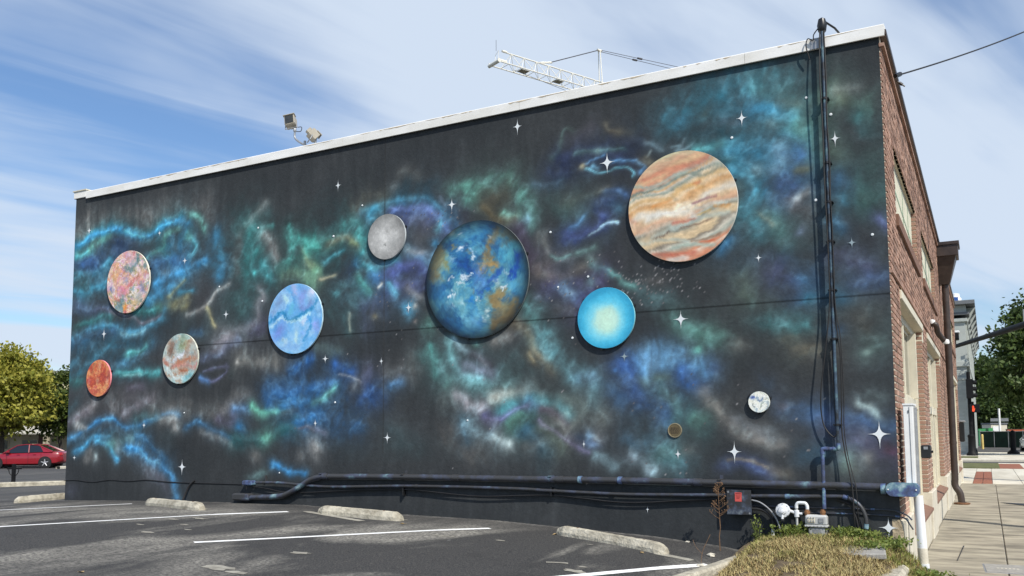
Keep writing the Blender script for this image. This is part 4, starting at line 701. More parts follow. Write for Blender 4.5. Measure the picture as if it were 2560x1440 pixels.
# ghosts of older, scraped-off bay marks
for (a, b, w) in [((765, 1279), (905, 1303), .12), ((1640, 1384), (1730, 1402), .13), ((483, 1274), (520, 1272), .08), ((990, 1302), (1018, 1300), .06), ((1365, 1406), (1420, 1409), .05)]:
    strip('faded_mark', on_ground(*a), on_ground(*b), w, M_FADE, 6, .004)
def patch(px, py, rx, ry, seed, m_):
    c = on_ground(px, py); rp = random.Random(seed); n = 14; P = []
    for k in range(n):
        a = 2 * math.pi * k / n; s = rp.uniform(.6, 1.15); P.append((c[0] + rx * s * math.cos(a), c[1] + ry * s * math.sin(a)))
    o = MB().add([(x, y, gz(x) + .004) for x, y in P], [tuple(range(n))]).build('paint_fleck', m_); o['kind'] = 'structure'
for i, q in enumerate([(368,1331,.10,.05),(500,1297,.16,.05),(432,1299,.10,.04),(460,1312,.09,.03),(352,1312,.08,.03),(205,1275,.07,.04),(1106,1340,.17,.03),(1250,1352,.08,.04),(750,1383,.12,.08),(1438,1429,.13,.08),(545,1420,.22,.10),(590,1432,.12,.06),(470,1325,.06,.03),(1455,1418,.06,.03),(1475,1362,.05,.02)]):
    patch(*q, i, M_FADE)
# wheel stops
def stop(name, label, pl, pr, group='concrete wheel stops in the lot', length=None, h=.112):
    a, b = on_ground(*pl), on_ground(*pr); d = (b - a)[:2]; L_ = float(np.linalg.norm(d)) if length is None else length; ang = math.atan2(d[1], d[0])
    T = thing(name, label, 'wheel stop', (a[0], a[1], gz(a[0])), group, ang); rq = random.Random(int(pl[0]))
    prof = [(0, 0), (.004, .045), (.035, h * .96), (.055, h), (.105, h), (.125, h * .96), (.156, .045), (.16, 0)]
    n = 26; vs = []; tilt = (gz(b[0]) - gz(a[0])) / L_
    for k in range(n + 1):
        x = L_ * k / n; e = min(x, L_ - x); f = min(1, .60 + e / .10 * .4) if e < .10 else 1
        for (y, z_) in prof: vs.append((x + rq.uniform(-.002, .002), .08 + (y - .08) * (f if e < .1 else 1) + rq.uniform(-.002, .002), z_ * (f if e < .1 else 1) + tilt * x + (rq.uniform(-.004, .004) if z_ > 0 else -.02)))
    m_ = len(prof); fs = [(k * m_ + j, (k + 1) * m_ + j, (k + 1) * m_ + j + 1, k * m_ + j + 1) for k in range(n) for j in range(m_ - 1)]
    fs += [tuple(range(m_ - 1, -1, -1)), tuple(range(n * m_, n * m_ + m_))]
    o = MB().add(vs, fs).build('concrete_body', M_STOP, T, local=True); fix_normals(o)
    for x in (.3, L_ - .3):
        MB().cyl((x, .08, h + tilt * x - .03), (x, .08, h + tilt * x + .003), .014, 8).build('anchor_pin', M_RUSTY, T, local=True)
    return T
M_STOP = mat('stop_concrete', (.26, .235, .18), .95, .0, 7, col2=(.55, .51, .41), bump=.8, bscale=35, lo=.32, hi=.62, detail=9); M_RUSTY = mat('rusty_steel', (.16, .08, .04), .9, .3, 20)
stop('wheel_stop', 'pale concrete wheel stop in front of the dead weed stalk', (1386, 1337), (1655, 1388))
stop('wheel_stop', 'concrete wheel stop in front of the thick left pipe ends', (790, 1284), (995, 1304))
stop('wheel_stop', 'short concrete wheel stop in front of the bent black conduit stub', (357, 1263), (492, 1277))
stop('wheel_stop', 'concrete wheel stop just past the far corner of the mural wall', (50, 1258), (178, 1246))
# kerb island and far street on the mural's far end
def kerb(name, p, q, w, h, m_, n=18, seed=0):
    p = np.array(p[:2]); q = np.array(q[:2]); d = (q - p) / np.linalg.norm(q - p); s_ = np.array([-d[1], d[0]]); mb = MB(); vs = []; rq = random.Random(seed)
    pr = [(0, -.15), (0, h * .8), (.025, h), (w - .025, h), (w, h * .8), (w, -.15)]
    for k in range(n + 1):
        c_ = p + (q - p) * k / n
        for (o_, z_) in pr:
            v = c_ + s_ * o_; vs.append((v[0], v[1], gz(v[0]) + z_ + rq.uniform(-.006, .006)))
    m = len(pr); mb.add(vs, [(k * m + j, (k + 1) * m + j, (k + 1) * m + j + 1, k * m + j + 1) for k in range(n) for j in range(m - 1)]); o = mb.build(name, m_); fix_normals(o); o['kind'] = 'structure'; return o
ka, kb = on_ground(-120, 1222), on_ground(300, 1208); kerb('kerb', ka, kb, .35, .12, M_STOP)
kerb('kerb', on_ground(150, 1172), on_ground(400, 1160), .3, .14, M_CONC2)
# ---- street side: everything at z = -0.48
ZS = -.48
ws = MB().box((-.02, -9, ZS - .3), (3.2, 21.8, ZS - .03)); o = ws.build('sidewalk', M_CONC); o['kind'] = 'structure'; SW = o
ye = [-6.2, -4.3, -2.5, -.7, 1.35, 4.45, 6.3, 8.2, 12.4, 15.2, 18.2, 21.8]; xe = [.02, .98, 2.0, 3.18]; rq = random.Random(6)
for j in range(len(ye) - 1):
    for i in range(3):
        x0, x1, y0, y1 = xe[i] + .006, xe[i + 1] - .006, ye[j] + .007, ye[j + 1] - .007
        dz = rq.uniform(-.006, .006)
        MB().box((x0, y0, ZS - .1), (x1, y1, ZS + dz), .008).build('slab', M_WALKC, SW)
MB().prism([(.42, 2.4, ZS + .009), (.428, 2.4, ZS + .009), (.47, 4.1, ZS + .009), (.455, 4.1, ZS + .009)], (0, 0, .003)).build('crack', M_DARK, SW)
pl = MB().box((-.6, 21.8, ZS - .3), (4.2, 35.2, ZS - .03)).build('corner_pavement', M_CONC2); pl['kind'] = 'structure'
ye = [21.82, 24.9, 28.2, 31.6, 35.2]; xe = [-.58, .33, .9, 1.75, 3.0, 4.2]
M_NEWC = mat('new_concrete', (.50, .46, .365), .9, .0, 1.2, col2=(.66, .62, .51), bump=.15, stretch=(1, .4, 1)); M_TACT = mat('tactile_red', (.27, .10, .055), .85, .2, 6)
for j in range(4):
    for i in range(5):
        x0, x1, y0, y1 = xe[i] + .006, xe[i + 1] - .006, ye[j] + .02, ye[j + 1] - .02
        if i == 1 and j in (0, 1, 2): continue
        MB().box((x0, y0, ZS - .1), (x1, y1, ZS + .002), .006).build('slab', M_NEWC, pl)
for (x0, x1) in ((.34, .61), (.625, .895)):
    for k in range(5):
        y0 = 21.9 + k * 1.95; MB().box((x0, y0, ZS - .1), (x1, y0 + 1.92, ZS + .004), .006).build('tactile_tile', M_TACT, pl)
vg = MB().box((-3.5, 35.3, ZS - .2), (1.25, 42.6, ZS + .03)).build('verge', M_GRASSG); vg['kind'] = 'structure'
MB().box((1.25, 35.3, ZS - .2), (2.2, 42.0, ZS + .01)).build('verge_paving', M_TACT)['kind'] = 'structure'
MB().box((2.2, 35.25, ZS - .2), (6, 42.8, ZS + .0)).build('ramp_pavement', M_NEWC)['kind'] = 'structure'
MB().box((-20, 42.8, ZS - .3), (30, 43.3, ZS + .01), .02).build('kerb', M_CONC2)['kind'] = 'structure'
MB().add([(3.2, -30, ZS - .13), (60, -30, ZS - .13), (60, 130, ZS - .13), (3.2, 130, ZS - .13)], [(0, 1, 2, 3)]).build('main_street', M_ROAD)['kind'] = 'structure'
MB().add([(-60, 43.2, ZS - .126), (60, 43.2, ZS - .126), (60, 50.2, ZS - .126), (-60, 50.2, ZS - .126)], [(0, 1, 2, 3)]).build('cross_street', M_ROAD)['kind'] = 'structure'
MB().box((3.05, -9, ZS - .3), (3.25, 21.8, ZS + .0), .02).build('kerb', M_CONC2)['kind'] = 'structure'
MB().box((-20, 50.2, ZS - .3), (30, 50.7, ZS + .01), .02).build('kerb', M_CONC2)['kind'] = 'structure'
MB().box((-20, 50.7, ZS - .3), (14, 72.5, ZS + .0)).build('far_pavement', M_NEWC)['kind'] = 'structure'
MB().box((-12, 53.5, ZS - .1), (.2, 57.4, ZS + .03)).build('verge', M_GRASSG)['kind'] = 'structure'
MB().box((-20, 72.5, ZS - .3), (30, 140, ZS + .004)).build('yard', M_ROAD)['kind'] = 'structure'
# metal utility covers
def cover(label, px, py, w, l, rot):
    c = onZ(px, py, ZS + .012); T = thing('utility_cover', label, 'utility cover', (c[0], c[1], ZS - .003), None, rot)
    MB().box((-w, -l, 0), (w, l, .008), .003).build('frame', M_GREY, T, local=True); MB().box((-w + .02, -l + .02, .008), (w - .02, l - .02, .012)).build('lid', M_COVER, T, local=True)
    lt = MB()
    for k in range(6): lt.box((-w * .45 + k * w * .16, -.02, .0121), (-w * .45 + k * w * .16 + w * .1, .03, .0135))
    lt.build('raised_lettering', M_CONC2, T, local=True)
M_COVER = mat('cover_concrete', (.30, .29, .265), .85, .15, 12, bump=.3)
cover('rectangular grey utility cover set in the sidewalk slabs', 2520, 1421, .26, .38, .05)
MB().prism([tuple(onZ(x, y, ZS + .012)) for x, y in ((2500, 1256), (2562, 1264), (2562, 1259))], (0, 0, .002)).build('joint_filler', M_DARK, SW)
# grassy bank between the wall and the street
def bank(x, y):
    zt = float(np.interp(x, [-2.2, -1.85, -1.5, -1.42, -1.05, -.6, -.38, -.18, -.03, .08, .2, .34, .48], [-.2, -.12, -.05, .0, .04, .065, .065, .03, -.03, -.13, -.27, -.35, -.50]))
    fall = .072 * y - .010 * y * y
    return zt + fall + .02 * (vnoise(np.array(x * 3.1 + 9), np.array(y * 3.1), 3) - .5)
bx_ = list(np.arange(-1.62, .51, .075)); by_ = list(np.arange(-3.9, .031, .11))
o = sheet('grass_bank', bx_, by_, lambda x, y: max(bank(x, y), gz(x) - .03) if y < .02 else bank(x, 0), M_EARTH)
# ------------------------------------------------------------------ trees
def leafmat(name, a, b, trans=.25):
    M = bpy.data.materials.new(name); M.use_nodes = True; t = M.node_tree; N = t.nodes; L = t.links; bs = N['Principled BSDF']; bs.inputs['Roughness'].default_value = .55; bs.inputs['Specular IOR Level'].default_value = .35
    g = N.new('ShaderNodeNewGeometry'); r = N.new('ShaderNodeValToRGB'); r.color_ramp.elements[0].color = (*a, 1); r.color_ramp.elements[1].color = (*b, 1); L.new(g.outputs['Random Per Island'], r.inputs[0]); L.new(r.outputs[0], bs.inputs['Base Color'])
    tr = N.new('ShaderNodeBsdfTranslucent'); L.new(r.outputs[0], tr.inputs[0]); mx = N.new('ShaderNodeMixShader'); mx.inputs[0].default_value = trans
    L.new(bs.outputs[0], mx.inputs[1]); L.new(tr.outputs[0], mx.inputs[2]); L.new(mx.outputs[0], N['Material Output'].inputs[0]); MATS[name] = M; return M
def quads_mesh(name, C, U, V, m_):
    n = len(C); co = np.empty((n, 4, 3), np.float32); co[:, 0] = C - U; co[:, 1] = C + V * .55 ; co[:, 2] = C + U; co[:, 3] = C - V * .55
    me = bpy.data.meshes.new(name); me.vertices.add(n * 4); me.vertices.foreach_set('co', co.ravel())
    me.loops.add(n * 4); me.loops.foreach_set('vertex_index', np.arange(n * 4, dtype=np.int32)); me.polygons.add(n)
    me.polygons.foreach_set('loop_start', np.arange(0, n * 4, 4, dtype=np.int32)); me.polygons.foreach_set('loop_total', np.full(n, 4, np.int32)); me.update(calc_edges=True); me.materials.append(m_); return me
def tree(name, label, loc, H, rx, rz, zc, nclu, nleaf, ls, m_, seed, group=None, trunk_r=.16, sig=.42, droop=.0, taper=.0):
    rs = np.random.RandomState(seed); T = thing(name, label, 'tree', loc, group)
    bark = mat('bark', (.06, .05, .042), .95, .3, 12, bump=.8, bscale=25)
    tr = MB(); top = zc + rz * .2
    path = [(rs.uniform(-.06, .06) * i, rs.uniform(-.06, .06) * i, top * i / 6) for i in range(7)]
    tr.tube(path, [trunk_r * (1 - .11 * i) for i in range(7)], 9)
    cl = []
    while len(cl) < nclu:
        v = rs.normal(size=3); v /= np.linalg.norm(v); k = rs.uniform(.30, 1.0) ** .55
        lump = .72 + .5 * float(fbm(np.array(v[0] * 1.5 + v[2] + seed), np.array(v[1] * 1.5 - v[2]), 1.4, seed))
        p = np.array([v[0] * rx * k * lump, v[1] * rx * k * lump, zc + v[2] * rz * k * lump])
        f_ = 1 - taper * (p[2] - zc + rz) / (2 * rz); p[0] *= f_; p[1] *= f_
        if p[2] < zc - rz * .82: continue
        cl.append(p)
    for p in cl[::3]:
        q = path[rs.randint(2, 6)]; mid = ((p[0] + q[0]) / 2, (p[1] + q[1]) / 2, (p[2] + q[2]) / 2 + .15)
        tr.tube([q, mid, tuple(p)], [trunk_r * .35, trunk_r * .2, .012], 5)
    tr.build('trunk', bark, T, local=True)
    per = nleaf // nclu; C = np.concatenate([p + rs.normal(size=(per, 3)) * np.array([sig * 1.25, sig * 1.25, sig * .62]) * rs.uniform(.6, 1.3) for p in cl])
    # sprays hanging from the twig ends
    n = len(C); d = C - np.array([0, 0, zc]); d /= np.linalg.norm(d, axis=1)[:, None] + 1e-6
    U = d * .5 + rs.normal(size=(n, 3)) * .6 - np.array([0, 0, droop]); U /= np.linalg.norm(U, axis=1)[:, None]
    V = np.cross(U, rs.normal(size=(n, 3))); V /= np.linalg.norm(V, axis=1)[:, None] + 1e-6
    s = ls * rs.uniform(.6, 1.35, n)[:, None]
    me = quads_mesh('crown', C, U * s, V * s, m_); o = bpy.data.objects.new('crown', me); COL.objects.link(o); o.parent = T
    return T
LM_Y = leafmat('leaf_yellowgreen', (.17, .19, .025), (.44, .40, .07), .35); LM_G = leafmat('leaf_green', (.035, .065, .012), (.12, .15, .03)); LM_D = leafmat('leaf_dark', (.028, .055, .014), (.10, .145, .035), .28); LM_O = leafmat('leaf_olive', (.06, .06, .018), (.13, .12, .035))
def gp(px, py, Z): return onZ(px, py, Z)
a = at_dist(2, 1150, 62); tree('street_tree', 'large yellow-green tree behind the red car', (a[0], a[1], gz(a[0])), 9, 3.9, 3.6, 5.1, 120, 19000, .16, LM_Y, 5, trunk_r=.2, sig=.42, taper=.25)
a = at_dist(152, 1150, 66); tree('street_tree', 'darker green tree between the yellow-green tree and the mural building', (a[0], a[1], gz(a[0])), 8, 2.3, 2.9, 4.5, 70, 9000, .15, LM_G, 8, trunk_r=.16, sig=.4)
a = at_dist(-75, 1150, 61); tree('street_tree', 'yellow-green tree partly cut off beside the dark car', (a[0], a[1], gz(a[0])), 9, 2.8, 2.8, 5.0, 80, 14000, .16, LM_Y, 15, trunk_r=.2, sig=.5)
a = at_dist(2606, 1118, 62); tree('street_tree', 'tall dark green tree above the parked silver car', (a[0], a[1], ZS), 13, 4.5, 4.9, 6.9, 150, 15000, .17, LM_D, 21, trunk_r=.17, sig=.38, droop=.3, taper=.72)
a = at_dist(2458, 1100, 135); tree('park_tree', 'dark green tree rising behind the grey building corner', (a[0], a[1], ZS), 13, 4.6, 6.2, 7.2, 110, 16000, .28, LM_D, 24, trunk_r=.3, sig=.8)
a = at_dist(2500, 1100, 130); tree('park_tree', 'low dark green tree behind the green screen fence', (a[0], a[1], ZS), 9, 4.2, 4.6, 5.6, 90, 12000, .27, LM_D, 26, trunk_r=.3, sig=.8)
a = at_dist(2545, 1100, 150); tree('park_tree', 'olive green bush-like tree behind the orange barrier strip', (a[0], a[1], ZS), 8, 4.8, 3.6, 4.6, 80, 10000, .27, LM_O, 29, trunk_r=.3, sig=.8)
a = at_dist(2590, 1100, 140); tree('park_tree', 'dark green tree behind the silver car and fence end', (a[0], a[1], ZS), 12, 5, 6, 7.2, 90, 12000, .28, LM_G, 31, trunk_r=.3, sig=.8)
# ------------------------------------------------------------------ buildings behind
M_GRBR = mat('grey_painted_brick', (.37, .40, .385), .85, .06, 2, island=.10); M_GRST = mat('grey_stucco', (.40, .43, .405), .85, .06, 1.5); M_GRTR = mat('grey_trim', (.14, .15, .16), .7, .1, 2)
def P(px, py, Y): return onY(px, py, Y)
YB = 63.5; xr = P(2428, 1127, YB)[0]; ztop = P(2400, 754, YB)[2]
T = thing('grey_building', 'grey painted brick building with heavy cornice across the side street', 'building', (xr - 6, YB + 15, ZS))
z1 = P(2400, 905, YB)[2]; z2 = P(2400, 800, YB)[2]
MB().box((xr - 14, YB, ZS - .3), (xr, YB + 40, z1)).build('lower_wall', M_GRST, T)
MB().box((xr - 14, YB - .02, z1), (xr + .05, YB + 40, z2)).build('upper_wall', M_GRST, T)
bk = MB(); zz_ = ZS; rw = 0
while zz_ < z1 - .5:
    y_ = xr - 3.6 - (.1 if rw % 2 else 0)
    while y_ < xr - .05: bk.box((y_, YB - .03, zz_), (min(y_ + .39, xr), YB + .02, zz_ + .115)); y_ += .41
    zz_ += .135; rw += 1
bk.build('brick_courses', M_GRBR, T, kind='stuff')
for (za, zb, pr) in ((z1 - .35, z1 + .05, .18), (z1 - 1.35, z1 - 1.15, .12), (z2 - .15, z2 + .12, .2), (z2 + .35, z2 + .55, .35), (z2 + .55, ztop - .3, .15), (ztop - .3, ztop, .75)):
    MB().box((xr - 14, YB - pr, za), (xr + pr, YB + 40.2, zb), .02).build('cornice_band', M_GRTR if pr > .3 else M_GRST, T)
for k in range(9):
    y_ = YB + 1.2 + k * 4.4
    MB().box((xr, y_, ZS), (xr + .14, y_ + .8, z2 - .1)).build('pilaster', M_GRST, T)
    MB().prism([(xr + .04, y_ + .1, z2 - .4), (xr + .75, y_ + .1, ztop - .35), (xr + .04, y_ + .1, ztop - .35)], (0, .5, 0)).build('bracket', M_GRST, T)
    w_ = MB().box((xr + .005, y_ + 1.5, 3.3), (xr + .07, y_ + 3.4, 6.2)).build('window', M_GRST, T); MB().box((xr + .07, y_ + 1.62, 3.42), (xr + .085, y_ + 3.28, 6.08)).build('pane', M_GLASS, w_)
    w_ = MB().box((xr + .005, y_ + 1.5, .4), (xr + .07, y_ + 3.4, 2.6)).build('window', M_GRST, T); MB().box((xr + .07, y_ + 1.62, .52), (xr + .085, y_ + 3.28, 2.48)).build('pane', M_GLASS, w_)
MB().prism([(xr - 8, YB + 1.5, ztop), (xr - .9, YB + 1.5, ztop), (xr - 2.3, YB + 1.5, ztop + 1.9), (xr - 8, YB + 1.5, ztop + 1.9)], (0, 7, 0)).build('rooftop_housing', mat('zinc', (.16, .17, .18), .6, .15, 2), T)
MB().box((xr - 3, YB + .4, ztop), (xr - .35, YB + .5, ztop + .42)).build('blue_hoarding', mat('blue_sheet', (.03, .10, .34), .5, .15, 2), T)
MB().lathe([(.01, .0), (.42, .02), (.42, .35), (.3, .5), (.3, .72), (.01, .8)], (xr - .55, YB + .9, ztop), 'Z', 14).build('roof_vent', M_WHITE, T)
# brown-roofed house far behind
a = at_dist(2452, 1070, 170); T = thing('house', 'brick house with a brown roof behind the dark trees', 'building', (a[0], a[1], ZS))
h_ = at_dist(2452, 1012, 170)[2]; h2 = at_dist(2452, 982, 170)[2]
MB().box((a[0] - 7, a[1] - 3, ZS - .4), (a[0] + 5, a[1] + 6, h_)).build('wall', mat('far_brick', (.17, .09, .06), .9, .2, 3), T)
MB().prism([(a[0] - 7.6, a[1] - 3.6, h_), (a[0] + 5.6, a[1] - 3.6, h_), (a[0] + 4.4, a[1] + 1.5, h2), (a[0] - 6.4, a[1] + 1.5, h2)], (0, 5, .02)).build('roof', mat('brown_shingle', (.20, .135, .09), .9, .15, 3), T)
# left side: single-storey shop row and a gabled house behind it
M_BEIGE = mat('beige_wall', (.34, .30, .215), .85, .08, 1.5); M_AWN = mat('pale_metal_roof', (.40, .38, .32), .6, .1, 2, island=.05)
a = at_dist(80, 1150, 78); b = at_dist(340, 1150, 92); z0 = gz(-70) - .1
T = thing('shop_row', 'low beige shop row with a metal awning behind the parked cars', 'building', (a[0], a[1], z0)); ux = np.array([.97, .24, 0])
def wpt(px, py, d): return at_dist(px, py, d)
zt = wpt(80, 1083, 78)[2]; ze = wpt(80, 1060, 78)[2]
dxy = np.array([.88, .475]); nv = np.array([-.475, .88])      # parallel to the picture plane
def obox(mb, c, u0, u1, v0, v1, za, zb):
    Q = [c[:2] + dxy * u + nv * v for (u, v) in ((u0, v0), (u1, v0), (u1, v1), (u0, v1))]
    return mb.add([(q[0], q[1], z_) for z_ in (za, zb) for q in Q], [(3, 2, 1, 0), (4, 5, 6, 7), (0, 1, 5, 4), (1, 2, 6, 5), (2, 3, 7, 6), (3, 0, 4, 7)])
obox(MB(), a, -18, 16, 0, 9, z0 - .3, zt + .2).build('wall', M_BEIGE, T)
for k in range(28):
    u = -17.5 + k * 1.2; q0 = a[:2] + dxy * u - nv * 1.6; q1 = a[:2] + dxy * (u + 1.17) - nv * 1.6; q2 = a[:2] + dxy * (u + 1.17) + nv * .1; q3 = a[:2] + dxy * u + nv * .1
    MB().add([(*q0, zt), (*q1, zt), (*q2, ze + .35), (*q3, ze + .35), (*q0, zt - .1), (*q1, zt - .1), (*q2, ze + .25), (*q3, ze + .25)], [(0, 1, 2, 3), (7, 6, 5, 4), (4, 5, 1, 0), (5, 6, 2, 1), (7, 4, 0, 3)]).build('awning_panel', M_AWN, T)
for u in (-8.2, -3.6, -1.0): 
    w_ = obox(MB(), a, u, u + 1.5, -.06, .0, z0 + .9, zt - .5).build('window', M_BEIGE, T); obox(MB(), a, u + .1, u + 1.4, -.075, -.06, z0 + 1.0, zt - .6).build('pane', M_GLASS, w_)
obox(MB(), a, .55, 1.5, -.07, .0, z0, zt - .1).build('door', mat('brown_door', (.07, .03, .02), .6, .2, 4), T)
for u in (1.7, 2.0, 7.0, 7.9): obox(MB(), a, u, u + .22, -1.5, -1.28, z0, zt).build('post', M_BEIGE, T)
a = at_dist(112, 1150, 130); T = thing('gabled_house', 'tall cream gabled house showing above the shop row trees', 'building', (a[0], a[1], z0)); zp = wpt(112, 930, 130)[2]; zs = wpt(112, 951, 130)[2]
obox(MB(), a, -3.6, 3.4, 0, 9, z0, zs).build('wall', mat('cream_wall', (.62, .55, .36), .85, .05, 1), T)
Q = [a[:2] + dxy * -3.6, a[:2] + dxy * 3.4, a[:2] + dxy * .3]; g = MB().prism([(*Q[0], zs), (*Q[1], zs), (*Q[2], zp)], (*(nv * .2), 0)); g.build('gable', mat('cream_wall', None), T)
for s, (u0, u1, za, zb) in enumerate(((-4.1, .35, zs - .25, zp + .15), (.25, 3.9, zp + .15, zs - .25))):
    p0 = a[:2] + dxy * u0 - nv * .5; p1 = a[:2] + dxy * u1 - nv * .5
    MB().prism([(*p0, za), (*p1, zb), (*p1, zb + .2), (*p0, za + .2)], (*(nv * 9.5), 0)).build('roof_slope', mat('grey_shingle', (.34, .31, .28), .85, .1, 2), T)
# ------------------------------------------------------------------ planet discs hung on the mural
DS = .056
def planet(name, label, box, tile, base, strokes, fn=None, rim=(150, 150, 150), dark_rim=0, rough=.35, frill=.075, rag=.42):
    x0, x1, y0, y1 = box; yc = (y0 + y1) / 2; xc = (x0 + x1) / 2
    a, b = onY(x0, yc, -DS), onY(x1, yc, -DS); t, u = onY(xc, y0, -DS), onY(xc, y1, -DS)
    r = (t[2] - u[2]) / 2; c = np.array([a[0] + r * 1.0, -DS, (t[2] + u[2]) / 2])
    cv = Canvas(c[0] - r * 1.05, c[0] + r * 1.05, c[2] - r * 1.05, c[2] + r * 1.05, r / 62, base, warp=r * .22)
    if fn: fn(cv, c, r)
    ox, oy, sc = tile
    for pts, col, w, al, st in strokes:
        P = [onY(ox + p / sc, oy + q / sc, -DS) for p, q in pts]
        wm = abs(onY(xc, yc + w / sc, -DS)[2] - onY(xc, yc, -DS)[2]); cv.stroke([(p[0], p[2]) for p in P], col, wm * 1.1, min(1, al * 1.18), st)
    T = thing('planet_disc', label, 'wall disc', (c[0], -.012, c[2]), 'planet discs mounted on the mural wall')
    NR, NS = 60, 128; vs = [(0, 0)]; rr_ = np.linspace(0, 1, NR + 1)[1:]
    ang = np.arange(NS) * 2 * math.pi / NS
    X = np.concatenate([[0]] + [k * np.cos(ang) for k in rr_]); Z = np.concatenate([[0]] + [k * np.sin(ang) for k in rr_])
    col = cv.sample(c[0] + X * r, c[2] + Z * r, r * frill)
    fn_ = fbm(c[0] + X * r, c[2] + Z * r, 14 / r, 44, 4, .7); col = col * (1 + rag * (fn_ - .5))[:, None]
    if dark_rim: col = col * (1 - dark_rim * np.clip((np.hypot(X, Z) - .72) / .28, 0, 1) ** 1.6)[:, None]
    co = [(x * r, -(DS - .012), z * r) for x, z in zip(X, Z)]
    fs = [(0, 1 + k, 1 + (k + 1) % NS) for k in range(NS)]
    for i in range(NR - 1):
        for k in range(NS): fs.append((1 + i * NS + k, 1 + (i + 1) * NS + k, 1 + (i + 1) * NS + (k + 1) % NS, 1 + i * NS + (k + 1) % NS))
    me = bpy.data.meshes.new('painted_face'); me.from_pydata(co, [], fs); colour_mesh(me, to_albedo(col)); me.materials.append(M_DISC)
    o = bpy.data.objects.new('painted_face', me); COL.objects.link(o); o.parent = T
    m_ = mat(name + '_edge', tuple(to_albedo(np.array(rim, float))), .4, .2, 9)
    MB().lathe([(r - .001, DS - .0005), (r + .001, DS - .003), (r + .001, .028), (r - .012, .022)], (c[0], 0, c[2]), 'Y', 96).build('rim', m_, T)
    for an in (20, 140, 260):
        an = math.radians(an); p = (c[0] + (r + .012) * math.cos(an), c[2] + (r + .012) * math.sin(an))
        MB().box((p[0] - .012, -.038, p[1] - .012), (p[0] + .012, -.010, p[1] + .012)).build('clip', M_BLACKM, T)
    return T
M_DISC = attr_mat('disc_paint', .4, .12, 30, .35, .05, .12)
def ramp(v, stops):
    x = np.array([s[0] for s in stops]); c = np.array([s[1] for s in stops], float)
    return np.stack([np.interp(v, x, c[:, i]) for i in range(3)], -1)
def jup(cv, c, r):
    u = (cv.X - c[0]) / r; w = (cv.Z - c[2]) / r
    uu = u + .27 * w; vv = w - .27 * u; n = fbm(uu * .8 + 3, vv * 1.6, 1.5, 2, 3, .5) - .5; n2 = fbm(uu * 1.6, vv * 9, 1.5, 9, 5, .62) - .5
    t = w - .27 * u + .11 * np.sin(u * 4.2 + 1.2) * np.exp(-((w + .35) / .35) ** 2) + .38 * n + .09 * n2
    st = [(-1.2,(200,150,120)),(-.97,(196,120,88)),(-.88,(222,200,180)),(-.82,(196,118,84)),(-.70,(150,160,150)),(-.63,(205,200,185)),(-.56,(118,110,98)),(-.52,(206,180,140)),(-.42,(216,190,150)),(-.36,(184,168,140)),(-.30,(120,125,115)),(-.25,(176,182,172)),(-.18,(200,150,118)),(-.10,(214,182,142)),(0,(222,216,204)),(.08,(216,178,132)),(.16,(198,146,92)),(.24,(222,196,160)),(.32,(206,166,110)),(.40,(220,200,170)),(.46,(130,145,135)),(.52,(196,192,180)),(.57,(204,158,110)),(.63,(160,172,162)),(.70,(192,122,96)),(.80,(206,170,128)),(.88,(196,150,120)),(.96,(190,186,150)),(1.2,(170,175,150))]
    cv.C[:] = (ramp(t + .05 * (fbm(u * 1.5, w * 16, 2.0, 12, 4, .6) - .5), st) * .86 + np.array([216, 204, 184]) * .14) * (.92 + .2 * (fbm(u, w * 2.5, 9, 4, 4)[..., None]))
PT = dict(jup=(1540,350,4.235), ura=(1420,690,6.857), earth=(1040,520,4), white=(1620,960,7.2), merc=(190,870,9.6), ven=(240,600,3.6), nep=(640,680,6), moon=(880,500,8))
planet('jupiter_disc', 'largest round disc with slanting orange, cream and grey bands', (1571.2,1841,377,653.4), PT['jup'], (205,180,150), [
 ([(310,420),(480,340),(640,290),(860,240),(960,200)],(196,118,94),26,.55,'h'),([(180,520),(420,480),(560,400),(700,345)],(150,172,165),16,.8,None),([(170,595),(400,540),(520,470),(640,400),(760,340),(900,310)],(112,128,120),13,.9,None),([(780,350),(950,370),(1100,310),(1180,290)],(130,140,130),18,.7,None),
 ([(800,460),(880,430),(840,470)],(190,105,70),14,.7,None),([(300,420),(180,500)],(190,130,110),16,.4,None),([(400,720),(480,690),(560,640)],(206,140,76),16,.6,None),([(600,520),(760,470),(900,490)],(206,160,90),22,.5,None),([(640,690),(740,660),(780,700)],(240,228,205),34,.8,None),([(800,670),(900,640),(1080,620)],(140,88,96),13,.75,None),([(850,720),(1000,690),(1200,680)],(196,206,200),20,.7,None),
 ([(1080,720),(1250,710)],(204,138,70),13,.75,None),([(900,790),(1040,750)],(206,160,80),12,.6,None),([(360,830),(560,800),(780,760),(850,800)],(222,222,216),40,.65,None),([(640,880),(760,850),(880,830)],(186,108,90),14,.75,None),([(430,1020),(560,960),(700,910),(850,860),(1000,810),(1240,790)],(170,180,172),22,.9,None),([(440,1040),(540,1000),(590,960)],(92,72,62),10,.8,None),([(700,930),(900,890),(1050,830)],(122,98,82),8,.7,None),
 ([(230,1060),(340,1090),(480,1050),(620,1050),(780,1080)],(176,184,174),18,.85,None),([(820,1070),(980,1030),(1150,990)],(130,100,78),10,.7,None),([(920,1080),(1080,1060)],(196,106,72),18,.8,None),([(620,1140),(760,1110),(900,1110),(1060,1120)],(166,182,170),20,.75,None),([(440,1200),(640,1210),(860,1190)],(192,104,80),22,.7,None),([(560,1250),(760,1240)],(222,214,206),20,.7,None),([(160,800),(240,860)],(190,120,90),24,.4,None),([(180,900),(400,960),(540,880)],(206,172,146),40,.5,None)], jup, (205,205,200), 0, .35, .012, .28)
def rad(stops):
    def f(cv, c, r):
        d = np.hypot(cv.wx - c[0], cv.wz - c[2]) / r; cv.C[:] = ramp(d, stops)
    return f
